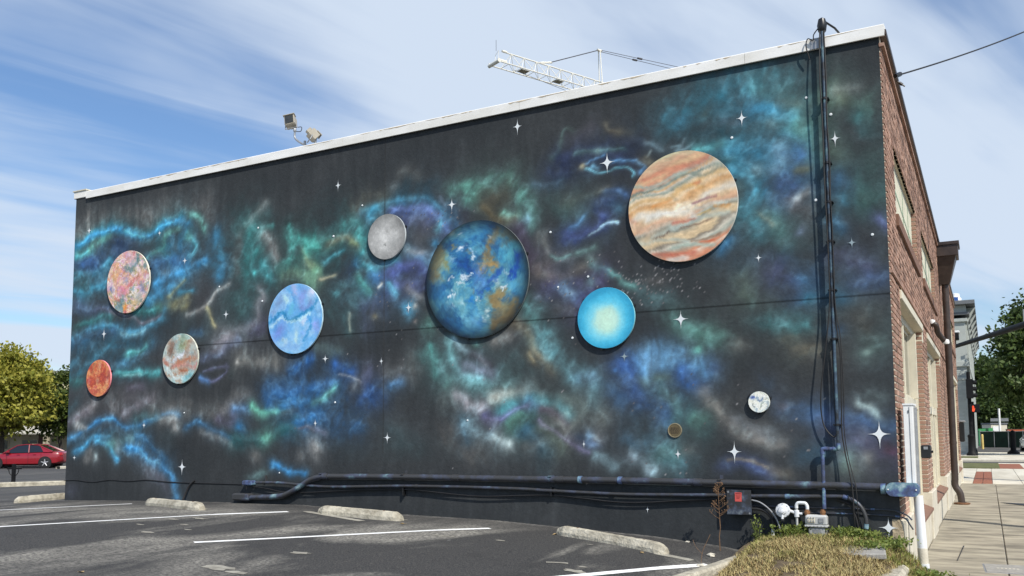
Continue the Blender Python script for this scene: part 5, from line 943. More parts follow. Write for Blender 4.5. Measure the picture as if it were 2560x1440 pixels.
planet('uranus_disc', 'plain cyan disc fading to a pale cream centre', (1444,1586,718.4,870.5), PT['ura'], (70,180,220), [([(640,620),(620,760),(700,860)],(196,236,214),90,.5,None),([(800,400),(560,330)],(80,195,232),60,.4,None)], rad([(0,(206,240,222)),(.34,(190,232,220)),(.58,(126,214,236)),(.8,(72,186,224)),(1,(48,158,200))]), (130,190,205), 0, .35, .03, .10)
def earthf(cv, c, r):
    v = fbm(cv.wx - c[0], cv.wz - c[2], 5 / r * .6, 3, 5, .65); cv.C[:] = ramp(v, [(.25,(24,74,130)),(.42,(46,114,164)),(.55,(78,148,180)),(.68,(108,170,186)),(.8,(170,205,215))])
planet('earth_disc', 'big disc of blue seas, tan land patches and white clouds', (1066,1326,550.5,845), PT['earth'], (50,120,180), [
 ([(260,480),(220,600),(200,730)],(150,130,84),74,.95,None),([(300,560),(330,640)],(150,140,80),40,.6,None),([(800,220),(760,330),(720,460),(740,560),(660,580)],(158,128,76),48,.95,None),([(900,230),(980,300)],(120,104,70),56,.8,None),([(860,380),(930,340)],(130,120,84),30,.5,None),([(820,880),(760,960),(860,1060),(960,1000)],(140,120,78),70,.9,None),([(740,1180),(860,1140),(940,1120)],(132,114,78),70,.9,None),([(560,860)],(140,130,110),20,.7,None),([(420,400),(380,440)],(150,136,84),14,.7,None),([(550,430)],(160,130,80),16,.8,None),
 ([(860,480),(960,400)],(84,176,196),54,.75,None),([(980,480),(940,640),(920,700)],(22,70,160),34,.85,None),([(1040,490)],(18,66,130),40,.7,None),([(500,540)],(20,76,150),54,.8,None),([(430,590),(560,600)],(30,80,160),30,.6,None),([(780,650),(720,740)],(34,74,160),36,.7,None),([(690,820)],(30,100,200),20,.8,None),([(630,880)],(36,80,180),36,.8,None),([(540,970)],(34,120,196),44,.7,None),([(590,1150)],(40,90,170),44,.7,None),
 ([(620,620),(640,740)],(96,140,206),60,.6,None),([(600,800)],(140,190,220),44,.5,None),([(880,800),(1000,820),(1040,900)],(86,164,200),60,.6,None),([(420,1080),(520,1180),(620,1100)],(130,196,212),40,.55,None),([(440,720),(500,690),(550,680)],(236,240,246),20,.95,None),([(430,790),(480,770)],(230,236,244),14,.85,None),([(320,770),(350,750)],(236,240,246),10,.95,None),([(310,910),(360,900)],(236,240,246),12,.95,None),([(330,1000)],(200,225,235),22,.7,None),([(500,250),(480,310)],(210,225,240),14,.8,None),([(510,400),(450,440)],(226,234,244),18,.85,None),([(590,380),(600,480)],(220,232,244),16,.75,None),([(390,530)],(190,215,235),24,.6,None),([(860,790),(850,830)],(236,240,244),12,.9,None),([(620,950)],(236,240,244),12,.85,None),([(680,1060),(660,1160)],(220,232,226),10,.7,None),([(750,290)],(240,240,240),8,.9,None),([(830,640),(880,670)],(200,220,235),12,.7,None),([(280,1020),(340,1130)],(40,84,120),50,.6,None)], earthf, (96,104,108), .68)
def pour(stops, sc, seed):
    def f(cv, c, r):
        u = (cv.X - c[0]) / r; w = (cv.Z - c[2]) / r
        q1 = fbm(u, w, sc, seed, 4); q2 = fbm(u, w, sc, seed + 20, 4)
        v = fbm(u + 1.6 * q1, w + 1.6 * q2, sc * 1.1, seed + 40, 5, .6); v = (v - v.min()) / (v.max() - v.min())
        cv.C[:] = ramp(v, stops)
    return f
planet('pluto_disc', 'smallest disc, white marbled with thin blue-grey veins', (1871,1922.8,978.75,1031), PT['white'], (230,232,222), [([(1870,230),(1900,230)],(58,86,160),30,.9,None),([(2050,260),(2040,300),(2000,290)],(96,116,150),14,.8,None),([(1950,240),(2000,260)],(130,150,180),14,.7,None),([(1900,340),(1880,380),(1920,400)],(90,100,110),9,.7,None),([(2010,440),(2040,360),(2080,320)],(130,145,140),10,.6,None),([(2120,460),(2150,400),(2140,330)],(110,130,150),16,.6,None)], pour([(0,(120,140,165)),(.3,(196,212,216)),(.5,(240,242,234)),(.78,(236,236,220)),(.86,(110,125,130)),(.92,(236,238,230)),(1,(220,226,214))],2.2,5), (205,210,205))
planet('mercury_disc', 'small marbled disc in red, orange and pink', (216,280,899.7,991), PT['merc'], (200,110,80), [([(480,400),(440,520),(400,640)],(214,160,96),50,.55,None),([(600,400),(580,460)],(216,170,140),50,.6,None),([(700,730),(780,740),(800,600)],(150,60,60),50,.6,None),([(540,760)],(180,130,110),60,.7,None),([(300,760),(330,800)],(196,90,110),40,.6,None),([(680,960),(740,880)],(222,176,120),60,.65,None),([(760,820)],(226,170,150),50,.6,None),([(440,1060),(540,1000)],(176,80,60),60,.5,None),([(340,430)],(210,150,120),36,.6,None),([(430,490),(480,420)],(120,100,80),16,.6,None)], pour([(0,(140,44,44)),(.28,(196,84,52)),(.46,(224,160,104)),(.6,(190,72,60)),(.74,(228,170,150)),(.86,(206,120,70)),(1,(176,60,90))],1.7,8), (226,140,150))
planet('venus_disc', 'mid-sized disc marbled in pink, peach, yellow and teal', (267.8,375,627,782), PT['ven'], (214,170,140), [([(300,140),(320,190)],(214,170,190),46,.7,None),([(250,230),(300,260),(360,210),(380,140)],(86,120,126),20,.85,None),([(330,200),(300,260)],(120,150,160),30,.5,None),([(440,150),(480,230)],(70,130,150),26,.6,None),([(190,280),(180,340),(160,300)],(214,160,90),34,.6,None),([(270,350)],(150,160,190),26,.8,None),([(300,390),(340,350),(380,320)],(206,110,110),22,.6,None),([(250,430),(280,470),(240,490)],(216,130,150),30,.7,None),([(340,430)],(130,170,190),20,.9,None),([(400,390),(440,440)],(80,120,170),22,.6,None),([(140,430),(150,460)],(90,110,170),16,.7,None),([(250,510),(230,580),(210,620)],(110,140,146),24,.85,None),([(265,600),(260,630)],(222,140,60),18,.85,None),([(170,520),(220,540)],(200,90,80),14,.7,None),([(370,510),(400,480)],(170,170,170),34,.6,None),([(330,590),(380,560)],(200,160,110),26,.5,None),([(470,200),(485,260)],(240,235,200),12,.7,None),([(130,470),(120,500)],(180,160,120),14,.6,None),([(400,260),(410,330)],(226,180,150),24,.6,None)], pour([(0,(150,90,100)),(.2,(206,120,116)),(.34,(236,226,214)),(.46,(214,150,104)),(.56,(204,150,180)),(.66,(240,232,226)),(.76,(176,150,90)),(.85,(104,140,156)),(1,(230,214,206))],1.9,13), (215,212,200))
planet('neptune_disc', 'sky-blue disc with wavy lilac and deep blue streaks', (671.3,811,709,883.7), PT['nep'], (110,180,232), [([(380,430),(300,560),(260,640)],(120,150,200),50,.5,None),([(600,290),(620,360)],(190,190,236),60,.7,None),([(760,360),(720,440)],(140,160,232),80,.6,None),([(870,340),(900,360)],(214,216,244),46,.8,None),([(440,430),(480,500)],(190,230,232),36,.7,None),([(560,560),(540,660)],(110,200,232),44,.6,None),([(700,560),(800,600),(880,500)],(110,130,190),50,.6,None),
 ([(200,760),(300,710),(400,650),(460,690),(520,760),(600,760),(700,670),(820,630),(900,560),(960,470)],(38,128,180),26,.95,None),([(220,830),(320,770),(420,740),(520,790),(640,760),(760,700),(830,660)],(190,226,238),20,.75,None),([(750,740),(700,800)],(206,220,244),30,.7,None),([(420,880),(300,960)],(130,150,230),90,.65,None),([(900,840),(940,940)],(150,168,236),70,.7,None),([(830,760),(820,860),(760,980),(720,1060)],(50,140,200),18,.7,None),([(620,980),(600,1100)],(196,226,226),30,.65,None),([(400,1050),(440,1090)],(206,228,236),44,.7,None),([(400,1060)],(60,110,140),14,.7,None),([(500,240),(440,320)],(60,80,150),18,.6,None),([(700,960)],(130,170,236),40,.6,None),([(920,640),(1000,660)],(90,140,190),20,.6,None)], pour([(0,(80,150,214)),(.4,(110,180,236)),(.7,(150,200,240)),(1,(120,170,226))],1.4,21), (176,205,222), 0, .35, .05, .15)
def moonf(cv, c, r):
    d = np.hypot(cv.X - c[0] + .05 * r, cv.Z - c[2] + .1 * r) / r; v = fbm(cv.wx, cv.wz, 3.2 / r, 7, 5, .6)
    g = np.interp(d, [0, .3, .8, 1.1], [205, 190, 166, 138]) + (v - .5) * 60; cv.C[:] = np.stack([g, g, g * .995], -1)
planet('moon_disc', 'plain pale grey mottled disc', (920,1016,535,647.5), PT['moon'], (180,180,178), [([(655,850)],(110,112,110),20,.8,None),([(730,560)],(150,150,148),40,.5,None),([(860,780),(800,820)],(150,152,152),80,.4,None)], moonf, (170,178,184), 0, .35, .05, .2)
planet('mars_disc', 'disc with rust, teal and white swirls between the red disc and the sky-blue disc', (406.7,497,834,959), PT['ven'], (170,180,178), [([(690,930),(680,1000)],(130,100,84),40,.8,None),([(800,900),(780,940)],(140,150,110),44,.7,None),([(740,1030),(700,1090),(800,990)],(210,216,226),16,.9,None),([(640,1060),(680,1100)],(190,200,206),24,.6,None),([(740,1110),(820,1060),(880,1040)],(176,110,80),32,.9,None),([(690,1140),(800,1110),(900,1120)],(190,130,120),18,.7,None),([(760,1170),(820,1150)],(176,108,76),22,.85,None),([(620,1090),(640,1120)],(190,110,90),22,.7,None),([(910,1090)],(200,110,110),18,.7,None),([(640,1150),(680,1210),(720,1230),(790,1220)],(206,220,220),14,.85,None),([(860,1190),(800,1230)],(120,176,186),22,.8,None),([(760,1260)],(180,150,130),26,.7,None),([(870,920),(910,980)],(180,196,190),22,.6,None),([(820,1000),(900,1000)],(150,150,150),24,.5,None)], pour([(0,(150,110,92)),(.3,(176,150,130)),(.5,(190,196,190)),(.75,(150,186,190)),(1,(206,212,206))],2.0,33), (196,200,190))
# bronze plaque
c = onY(1687.5, 1076, -.012); r = abs(onY(1687.5, 1058, -.012)[2] - c[2]) * 1.02
T = thing('plaque', 'small round bronze plaque low on the mural wall', 'plaque', (c[0], -.013, c[2]))
M_BRZ = mat('bronze', (.16, .125, .066), .45, .1, 30, metal=.3); M_BRZD = mat('bronze_text', (.07, .052, .03), .6, .1, 30); M_BRZL = mat('bronze_rim', (.33, .28, .18), .4, .1, 30, metal=.4)
MB().lathe([(.0005, .0095), (r * .86, .0095)], (c[0], -.013, c[2]), 'Y', 40).build('face', M_BRZ, T)
MB().lathe([(r * .86, .0095), (r * .88, .013), (r * .97, .013), (r, .004), (r, -.004)], (c[0], -.013, c[2]), 'Y', 40).build('rim', M_BRZL, T)
rr = random.Random(2); tx = MB()
for k, zf in enumerate((.35, .18, .0, -.2, -.38)):
    w_ = r * .66 * (1 - abs(zf) * .5); x = -w_
    while x < w_:
        e = min(w_, x + rr.uniform(.012, .03)); tx.box((c[0] + x, -.0238, c[2] + zf * r - .006), (c[0] + e, -.0226, c[2] + zf * r + .006)); x = e + .006
tx.build('engraved_lines', M_BRZD, T)
# ------------------------------------------------------------------ pipes and cables on the mural wall
def wpath(pts, off): return [tuple(onY(x, y, -(o if (o := (off[i] if isinstance(off, list) else off)) else .01))) for i, (x, y) in enumerate(pts)]
def pipe_thing(name, label, pts, off, r, m_, cat='pipe', group=None, n=10, sm=6):
    W_ = wpath(pts, off); C_ = curve(W_, sm); p0 = W_[0]
    T = thing(name, label, cat, (p0[0], p0[1], p0[2]), group); MB().tube(C_, r, n).build('tube', m_, T); return T, C_
def band(T, C_, i, r, m_, name='clamp', w=.03):
    p, q = Vector(C_[i]), Vector(C_[min(i + 1, len(C_) - 1)]); d = (q - p).normalized(); MB().tube([p - d * w / 2, p + d * w / 2], r, 12).build(name, m_, T)
# thick main conduit
main = [(628, 1243), (680, 1242), (712, 1237), (745, 1219), (775, 1200), (800, 1192), (835, 1191), (1000, 1192), (1300, 1197), (1600, 1202), (1880, 1209), (2090, 1214), (2215, 1218)]
T, C_ = pipe_thing('main_conduit', 'thickest galaxy-painted conduit running along the lower mural wall', main, .085, .040, M_PIPE, 'pipe', n=14)
for i in (34, 45, 50, 57): band(T, C_, i, .0455, M_PIPE, 'coupling', .10)
p = Vector(C_[-14]); band(T, C_, -22, .047, M_PIPEB, 'strap_band', .05); band(T, C_, -20, .047, M_PIPEB, 'strap_band', .05)
for px in (808, 1012, 1380, 1802):
    a = onY(px, np.interp(px, [800, 1300, 1880], [1183, 1188, 1200]), -.05)
    MB().box((a[0] - .02, -.13, a[2] - .01), (a[0] + .02, .0, a[2] + .006)).box((a[0] - .02, -.012, a[2]), (a[0] + .02, -.002, a[2] + .05)).build('hanger', M_PIPE, T)
a = onY(609, 1242, -.085); MB().box((a[0] - .19, -.15, a[2] - .055), (a[0] + .15, -.01, a[2] + .055), .02).build('end_box', M_PIPE, T)
# big elbow fitting at the street end
a = onY(2207, 1222, -.085); b = onY(2300, 1226, -.085)
T2 = thing('conduit_fitting', 'fat rounded blue-painted conduit fitting at the street corner', 'pipe fitting', (a[0], -.08, a[2]))
q = []; zc_ = a[2] - .0; hh = .072
ring = []
for k in range(9): t = math.pi / 2 + math.pi * k / 8; ring.append((a[0] + .10 + .065 * math.cos(t), zc_ + hh * math.sin(t)))
for k in range(9): t = -math.pi / 2 + math.pi * k / 8; ring.append((b[0] - .05 + .05 * math.cos(t), zc_ + hh * math.sin(t)))
MB().prism([(x, -.165, z_) for x, z_ in ring], (0, .022, 0)).build('cover_plate', M_PIPEB, T2)
MB().prism([(x, -.143, c_ * .93 + zc_ * .07) for x, c_ in ring], (0, .135, 0)).build('body', M_PIPEB, T2)
MB().lathe([(.047, 0), (.058, .002), (.058, .05), (.045, .05)], (a[0] - .02, -.085, zc_), 'X', 16).build('collar', M_PIPEB, T2)
for x in (a[0] + .06, b[0] - .03): MB().cyl((x, -.172, zc_), (x, -.160, zc_), .008, 8).build('screw', M_WHITE, T2)
# second conduit
sec = [(640, 1206), (700, 1207), (762, 1213), (835, 1217), (993, 1215), (1138, 1217), (1300, 1222), (1365, 1226), (1540, 1235), (1680, 1237), (1816, 1238)]
T, C_ = pipe_thing('second_conduit', 'middle conduit below the thick one, left of the black junction box', sec, .07, .021, M_PIPE, n=10)
for i in (26, 43): band(T, C_, i, .025, M_PIPE, 'clamp', .04)
a = onY(622, 1207, -.07); MB().box((a[0] - .10, -.12, a[2] - .038), (a[0] + .10, -.01, a[2] + .038), .015).build('end_box', M_PIPEB, T); MB().cyl((a[0] - .02, -.10, a[2] - .03), (a[0] - .02, -.10, a[2] - .1), .006, 6).build('tail', M_RUB, T)
MB().box((onY(665, 1198, -.03)[0] - .01, -.05, a[2] + .03), (onY(665, 1198, -.03)[0] + .01, -.004, a[2] + .12)).build('hanger', M_PIPE, T)
T, C_ = pipe_thing('thin_cable', 'sagging thin black cable looping under the conduits', [(632, 1216), (670, 1222), (710, 1230), (777, 1231), (849, 1227), (965, 1223), (1037, 1225), (1138, 1236), (1210, 1241), (1300, 1239), (1380, 1238), (1452, 1245), (1540, 1255), (1615, 1256), (1690, 1252), (1780, 1248), (1818, 1247)], .055, .009, M_RUB, 'cable', n=7)
for px in (1010, 1380):
    a = onY(px, 1228, -.04); MB().box((a[0] - .012, -.07, a[2] - .06), (a[0] + .012, -.004, a[2] + .05)).build('cable_clip', M_BLACKM, T)
T, C_ = pipe_thing('elbow_conduit', 'conduit right of the junction box bending down into the grass', [(1876, 1240), (1935, 1240), (1990, 1241), (2090, 1241), (2120, 1245), (2142, 1257), (2157, 1275), (2165, 1298), (2165, 1325), (2160, 1352)], .075, .022, M_PIPE, n=10)
for i in (10, 22, 46): band(T, C_, i, .026, M_PIPEB, 'coupling', .05)
T, C_ = pipe_thing('elbow_conduit', 'smaller black conduit rising from the grass beside the gas meter pipe', [(2092, 1248), (2125, 1262), (2137, 1285), (2144, 1310), (2150, 1345)], .045, .013, M_RUB, n=8)
for k, (lb, pts) in enumerate((('upper of two slim conduits running behind the gas meter', [(1880, 1265), (1940, 1266), (2000, 1268), (2100, 1271), (2215, 1275), (2250, 1281), (2268, 1289), (2280, 1300)]), ('lower of two slim conduits running behind the gas meter', [(1990, 1282), (2065, 1283), (2130, 1285), (2215, 1289), (2252, 1293), (2266, 1299), (2275, 1312), (2283, 1324)]))):
    T, C_ = pipe_thing('slim_conduit', lb, pts, [.02] * (len(pts) - 3) + [.03, .05, .07], .0085, M_PIPE, 'pipe', n=7)
    for i in (10, 22): band(T, C_, i, .011, M_PIPEB, 'coupling', .04)
pipe_thing('flex_conduit', 'grey flexible conduit curving from the junction box to the grass', [(1879, 1250), (1900, 1256), (1922, 1272), (1938, 1292), (1947, 1312), (1953, 1335)], .09, .009, M_GREY, 'pipe', n=8)
T, C_ = pipe_thing('flex_conduit', 'thick black conduit with a white stub under the junction box', [(1878, 1272), (1898, 1273), (1915, 1280), (1927, 1293), (1933, 1308), (1933, 1330)], .06, .017, M_RUB, 'pipe', n=9)
a, b = onY(1933, 1322, -.06), onY(1932, 1350, -.06); MB().cyl(a, b, .019, 12).build('white_stub', M_WHITEP, T)
# black junction box with a red warning label
a, b = onY(1816, 1224, -.12), onY(1879, 1288, -.12)
T = thing('junction_box', 'black junction box with a red warning label on the wall', 'junction box', (a[0], -.06, b[2]))
MB().box((a[0] + .01, -.112, b[2] + .01), (b[0] - .01, .0, a[2] - .01)).build('body', M_PIPE, T); MB().box((a[0], -.122, b[2]), (b[0], -.113, a[2]), .003).build('cover', M_BOXC, T) if False else None
M_BOXC = galaxy('box_cover', (.032, .033, .036), (.06, .075, .11), (.16, .19, .21), (.56, .68, .80), 9)
MB().box((a[0], -.122, b[2]), (b[0], -.113, a[2]), .003).build('cover', M_BOXC, T)
c, d = onY(1837, 1231, -.122), onY(1854.5, 1254, -.122); LBL = MB().box((c[0], -.1235, d[2]), (d[0], -.1222, c[2])).build('warning_label', mat('red_label', (.62, .10, .085), .5, .06, 9), T)
ln = MB(); hgt = c[2] - d[2]; wid = d[0] - c[0]
ln.box((c[0] + .1 * wid, -.1242, d[2] + .80 * hgt), (d[0] - .1 * wid, -.1236, d[2] + .92 * hgt))
for k in range(3): ln.box((c[0] + (.12 + .05 * k) * wid, -.1242, d[2] + (.60 - .14 * k) * hgt), (d[0] - (.12 + .1 * k) * wid, -.1236, d[2] + (.66 - .14 * k) * hgt))
ln.build('label_print', mat('label_dark', (.20, .03, .03), .6, .1, 9), LBL)
for (x, z_) in ((a[0] + .02, a[2] - .025), (b[0] - .02, b[2] + .02)): MB().cyl((x, -.126, z_), (x, -.121, z_), .011, 10).build('screw', M_GREY, T)
# long thin wire on the far half and the bent stub
pipe_thing('wall_wire', 'thin sagging wire along the far left half of the mural wall', [(160, 1201), (190, 1200), (230, 1205), (275, 1200), (320, 1203), (365, 1200), (420, 1205), (470, 1207), (540, 1209), (605, 1211)], .016, .0085, M_RUB, 'cable', n=6)
T, C_ = pipe_thing('bent_stub', 'bent black conduit stub rising from the ground behind a wheel stop', [(457, 1250), (462, 1238), (470, 1220), (478, 1208), (487, 1201)], [.12, .09, .06, .04, .015], .017, M_RUB, 'pipe', n=8)
M_PIPER = galaxy('painted_riser', (.022, .026, .032), (.05, .085, .13), (.11, .20, .22), (.50, .62, .74), 4)
# gas riser up to the roof with its clamps
xr_ = onY(2079, 680, -.075)[0]; zt_ = 5.86; ze_ = onY(2101, 1122, -.075)[2]; x2 = onY(2056, 1126, -.09)[0]; zm = onY(2057, 1272, -.1)[2]
T = thing('riser_pipe', 'tall blue-painted riser pipe climbing the mural wall to the roof', 'pipe', (xr_, -.075, ze_))
MB().tube([(xr_, -.095, ze_), (xr_, -.095, zt_)], .017, 12).build('tube', M_PIPER, T)
MB().tube(curve([(xr_, -.095, ze_ + .06), (xr_, -.092, ze_ + .012), (xr_ - .015, -.082, ze_), (xr_ - .06, -.085, ze_)], 5), .026, 10).build('elbow', M_PIPEB, T)
MB().tube([(xr_ - .05, -.085, ze_), (x2 + .04, -.09, ze_)], .020, 12).build('tube', M_PIPEB, T)
MB().tube(curve([(x2 + .06, -.09, ze_), (x2 + .015, -.09, ze_ - .002), (x2, -.09, ze_ - .015), (x2, -.09, ze_ - .06)], 5), .026, 10).build('elbow', M_PIPEB, T)
MB().tube([(x2, -.09, ze_ - .05), (x2, -.10, zm)], .020, 12).build('tube', M_PIPEB, T)
for z_ in (4.95, 4.2, 3.75, 3.3, 2.75, 2.2, 1.25):
    MB().tube([(xr_, -.095, z_ - .012), (xr_, -.095, z_ + .012)], .025, 10).box((xr_ - .045, -.100, z_ - .006), (xr_ + .045, -.002, z_ + .006)).build('clamp', M_BLACKM, T)
MB().lathe([(.022, 0), (.045, .03), (.055, .10), (.04, .17), (.01, .19)], (xr_, -.075, 5.72), 'Z', 14).build('weatherhead', M_BLACKM, T)
MB().tube([(xr_ + .03, -.07, 5.86), (xr_ + .13, -.02, 5.78), (xr_ + .20, .1, 5.70)], .012, 6).build('arm', M_BLACKM, T)
zz = [5.85, 5.5, 5.0, 4.4, 3.9]
pipe_c = [
 ('second black cable strapped to the left of the riser pipe', [(-.012, .075, 5.74), (-.024, .07, 5.1), (-.02, .075, 4.3), (-.026, .07, 3.4), (-.02, .07, 2.6), (-.024, .07, 1.9), (-.02, .07, 1.25)], .008),
 ('black cable standing in for a shadow line bowing out left of the riser pipe', [(-.02, .12, 5.74), (-.038, .13, 5.2), (-.028, .13, 4.6), (-.032, .12, 4.0), (-.022, .12, 3.2), (-.03, .11, 2.6), (-.09, .11, 2.1), (-.16, .1, 1.6), (-.15, .08, 1.27), (-.05, .09, 1.12), (.0, .105, 1.16)], .0075),  # tube added in place of a hanging cable's shadow on the wall
 ('black cable strapped tight along the riser pipe', [(.022, .105, 5.74), (.026, .105, 5.2), (.02, .11, 4.7), (.03, .11, 4.2), (.018, .1, 3.6), (.028, .1, 3.0), (.02, .1, 2.5), (.06, .1, 2.0), (.055, .1, 1.5), (.045, .1, 1.2), (.07, .1, .95), (.13, .13, .60), (.14, .135, .3), (.14, .08, .06)], .008),
 ('thin cable hanging right of the riser pipe into the grass', [(.012, .11, 4.1), (.03, .115, 3.5), (.03, .115, 2.6), (.07, .11, 2.2), (.08, .1, 1.6), (.07, .1, 1.2), (.10, .1, .9), (.17, .135, .58), (.18, .13, .3), (.2, .06, .06)], .0055)]
for lb, pts, r in pipe_c:
    Q = [(xr_ + x, -y, z_) for x, y, z_ in pts]; T = thing('loose_cable', lb, 'cable', Q[0], 'cables tied to the riser pipe'); MB().tube(curve(Q, 7), r, 6).build('tube', M_RUB, T)
Q = [(xr_ - .03, -.09, 5.80), (xr_ - .09, -.1, 5.72), (xr_ - .10, -.09, 5.66), (xr_ - .16, -.085, 5.69), (xr_ - .18, -.09, 5.60), (xr_ - .15, -.07, 5.45)]
T = thing('loose_cable', 'short loop of black cable hooked over the coping beside the riser head', 'cable', Q[0], 'cables tied to the riser pipe'); MB().tube(curve(Q, 6), .007, 6).build('tube', M_RUB, T)
# gas meter, regulator and unions
YM = -.17
def mpx(x, y, Y=YM): return onY(x, y, Y)
a, b = mpx(2012, 1287), mpx(2067, 1315); c, d = mpx(2020, 1317), mpx(2065, 1348)
T = thing('gas_meter', 'grey gas meter standing in the grass against the mural wall', 'gas meter', (.5 * (a[0] + b[0]), -.12, d[2]))
MB().box((a[0], YM, b[2]), (b[0], -.05, a[2]), .018).build('upper_case', M_LGREY, T); MB().box((c[0], YM + .006, d[2] - .06), (d[0], -.05, c[2] - .001), .022).build('lower_case', mat('meter_grey_dark', (.36, .37, .37), .55, .1, 8), T)
MB().box((a[0] - .006, YM - .008, b[2] - .018), (b[0] + .006, -.045, b[2] + .004), .005).build('flange', M_LGREY, T)
for k in range(6): x = a[0] + (b[0] - a[0]) * (k + .5) / 6; MB().cyl((x, YM - .014, b[2] - .007), (x, YM - .007, b[2] - .007), .006, 6).build('bolt', M_GREY, T)
dl = MB().box((a[0] + .02, YM - .012, b[2] + .03), (a[0] + .105, YM - .001, a[2] - .025), .006).build('dial_panel', mat('dial_cream', (.62, .58, .46), .5, .08, 30), T)
for i in range(2):
    for j in range(3): MB().cyl((a[0] + .034 + j * .028, YM - .0145, b[2] + .048 + i * .03), (a[0] + .034 + j * .028, YM - .0118, b[2] + .048 + i * .03), .010, 10).build('dial', M_GREY, dl)
MB().box((b[0] - .085, YM - .008, b[2] + .03), (b[0] - .03, YM - .001, a[2] - .03), .004).build('name_plate', M_GREY, T)
MB().box((c[0] + .05, YM + .001, d[2] + .04), (d[0] - .05, YM + .008, d[2] + .10)).build('badge', M_GREY, T)
M_COPP = mat('copper_union', (.30, .15, .07), .5, .2, 12, metal=.4)
for px in (2018, 2057):
    q = mpx(px, 1281, -.10); MB().lathe([(.026, -.035), (.026, -.01), (.031, -.01), (.031, .015), (.022, .02), (.022, .035)], (q[0], -.10, q[2]), 'Z', 8, False).build('union', M_COPP, T)
    MB().cyl((q[0], -.10, q[2] - .05), (q[0], -.10, a[2] - .002), .02, 10).build('spud', M_LGREY, T) if False else None
x1 = mpx(2018, 1270, -.10)[0]; x0 = mpx(1991, 1262, -.10)[0]; zt1 = mpx(2000, 1257, -.10)[2]; zu = mpx(2018, 1281, -.10)[2]; zg = mpx(1992, 1345, -.10)[2]
T = thing('gas_regulator', 'white round gas regulator and valve left of the meter', 'gas regulator', (x0, -.1, zg))
MB().tube(curve([(x1, -.10, zu + .02), (x1, -.10, zt1 - .035), (x1 - .02, -.10, zt1 - .004), (x1 - .045, -.10, zt1)], 5) + [(x0 + .04, -.10, zt1)] + curve([(x0 + .04, -.10, zt1), (x0 + .015, -.10, zt1 - .004), (x0, -.10, zt1 - .03), (x0, -.10, zt1 - .06)], 5)[1:] , .019, 10).build('gooseneck', M_WHITEP, T)
MB().tube([(x0, -.10, zt1 - .05), (x0, -.10, zt1 - .30)], .014, 9).build('stem', M_LGREY, T); MB().tube([(x0, -.1, zt1 - .29), (x0, -.10, zg - .1)], .016, 9).build('lower_stem', M_RUSTY, T)
MB().lathe([(.02, -.04), (.028, -.035), (.028, .035), (.02, .04)], (x0, -.1, zt1 - .12), 'Z', 10).build('valve_body', M_WHITEP, T); MB().cyl((x0 + .02, -.1, zt1 - .12), (x0 + .06, -.1, zt1 - .12), .014, 8).build('valve_handle', M_WHITEP, T)
q = mpx(1957, 1276, -.13); rg_ = abs(q[2] - mpx(1957, 1294, -.13)[2])
MB().lathe([(.001, .075), (rg_ * .5, .072), (rg_ * .62, .05), (rg_ * .95, .045), (rg_, .035), (rg_, .015), (rg_ * .8, .0), (rg_ * .5, -.03), (.001, -.035)], (q[0], -.10, q[2]), 'Y', 24).build('diaphragm_case', M_WHITEP, T)
MB().lathe([(.001, .115), (.018, .112), (.02, .07)], (q[0] + .005, -.10, q[2] - .005), 'Y', 12).build('cap', M_WHITEP, T); MB().cyl((q[0], -.155, q[2] - .035), (q[0] - .002, -.16, q[2] - rg_ - .012), .014, 10).build('vent', M_WHITEP, T)
MB().cyl((q[0] + rg_ * .8, -.10, q[2]), (x0, -.10, zt1 - .12), .016, 9).build('outlet', M_WHITEP, T)
for k in range(8):
    an = 2 * math.pi * k / 8; MB().cyl((q[0] + rg_ * .9 * math.cos(an), -.15, q[2] + rg_ * .9 * math.sin(an)), (q[0] + rg_ * .9 * math.cos(an), -.143, q[2] + rg_ * .9 * math.sin(an)), .005, 6).build('bolt', M_GREY, T)
# white service cabinet on the corner, with riser pipe and lock box
YC = -.03
a, b = onY(2257, 1013, YC), onY(2291, 1243, YC)
T = thing('service_cabinet', 'tall narrow white metal cabinet fixed to the street corner', 'cabinet', (.5 * (a[0] + b[0]), .2, b[2]))
MB().box((a[0], YC, b[2]), (b[0], .42, a[2]), .004).build('body', M_WHITE, T); MB().box((a[0] - .006, YC - .008, a[2]), (b[0] + .01, .43, a[2] + .018)).build('lid', M_WHITE, T)
MB().box((b[0] - .035, YC - .004, b[2] + .02), (b[0] - .028, YC - .001, a[2] - .02)).build('door_seam', M_GREY, T); MB().box((.5 * (a[0] + b[0]) + .0, YC - .006, a[2] - .085), (.5 * (a[0] + b[0]) + .006, YC - .001, a[2] - .055)).build('latch_slot', M_DARK, T)
MB().box((b[0] + .002, .16, b[2] + .02), (b[0] + .03, .20, a[2] - .02)).build('hinge_channel', M_GREY, T)
p0 = onY(2295, 1244, .06); p1 = onZ(2311, 1409, ZS)
T = thing('white_pipe', 'white plastic pipe leaning below the service cabinet', 'pipe', (p1[0], p1[1], ZS)); P0 = Vector((p0[0], .10, p0[2] + .02)); P1 = Vector((p0[0] + .03, .04, -.36))
MB().tube([P0, P1], .048, 16).build('tube', M_WHITEP, T)
dv = (P1 - P0).normalized(); MB().tube([P1 - dv * .30, P1 - dv * .14], .0505, 16).build('grey_sleeve', M_CONC2, T); MB().tube([P1 - dv * .14, P1 - dv * .095], .056, 16).build('collar', M_WHITEP, T); MB().tube([P1 - dv * .06, P1], .055, 16).build('foot_socket', M_WHITEP, T)
a, b = onX(2301, 1113, .24), onX(2330, 1146, .24); q0 = onY(2301, 1113, .15); q1 = onY(2330, 1146, .15)
T = thing('lock_box', 'small black lock box on the street side of the white cabinet', 'lock box', (q0[0], .2, q1[2]))
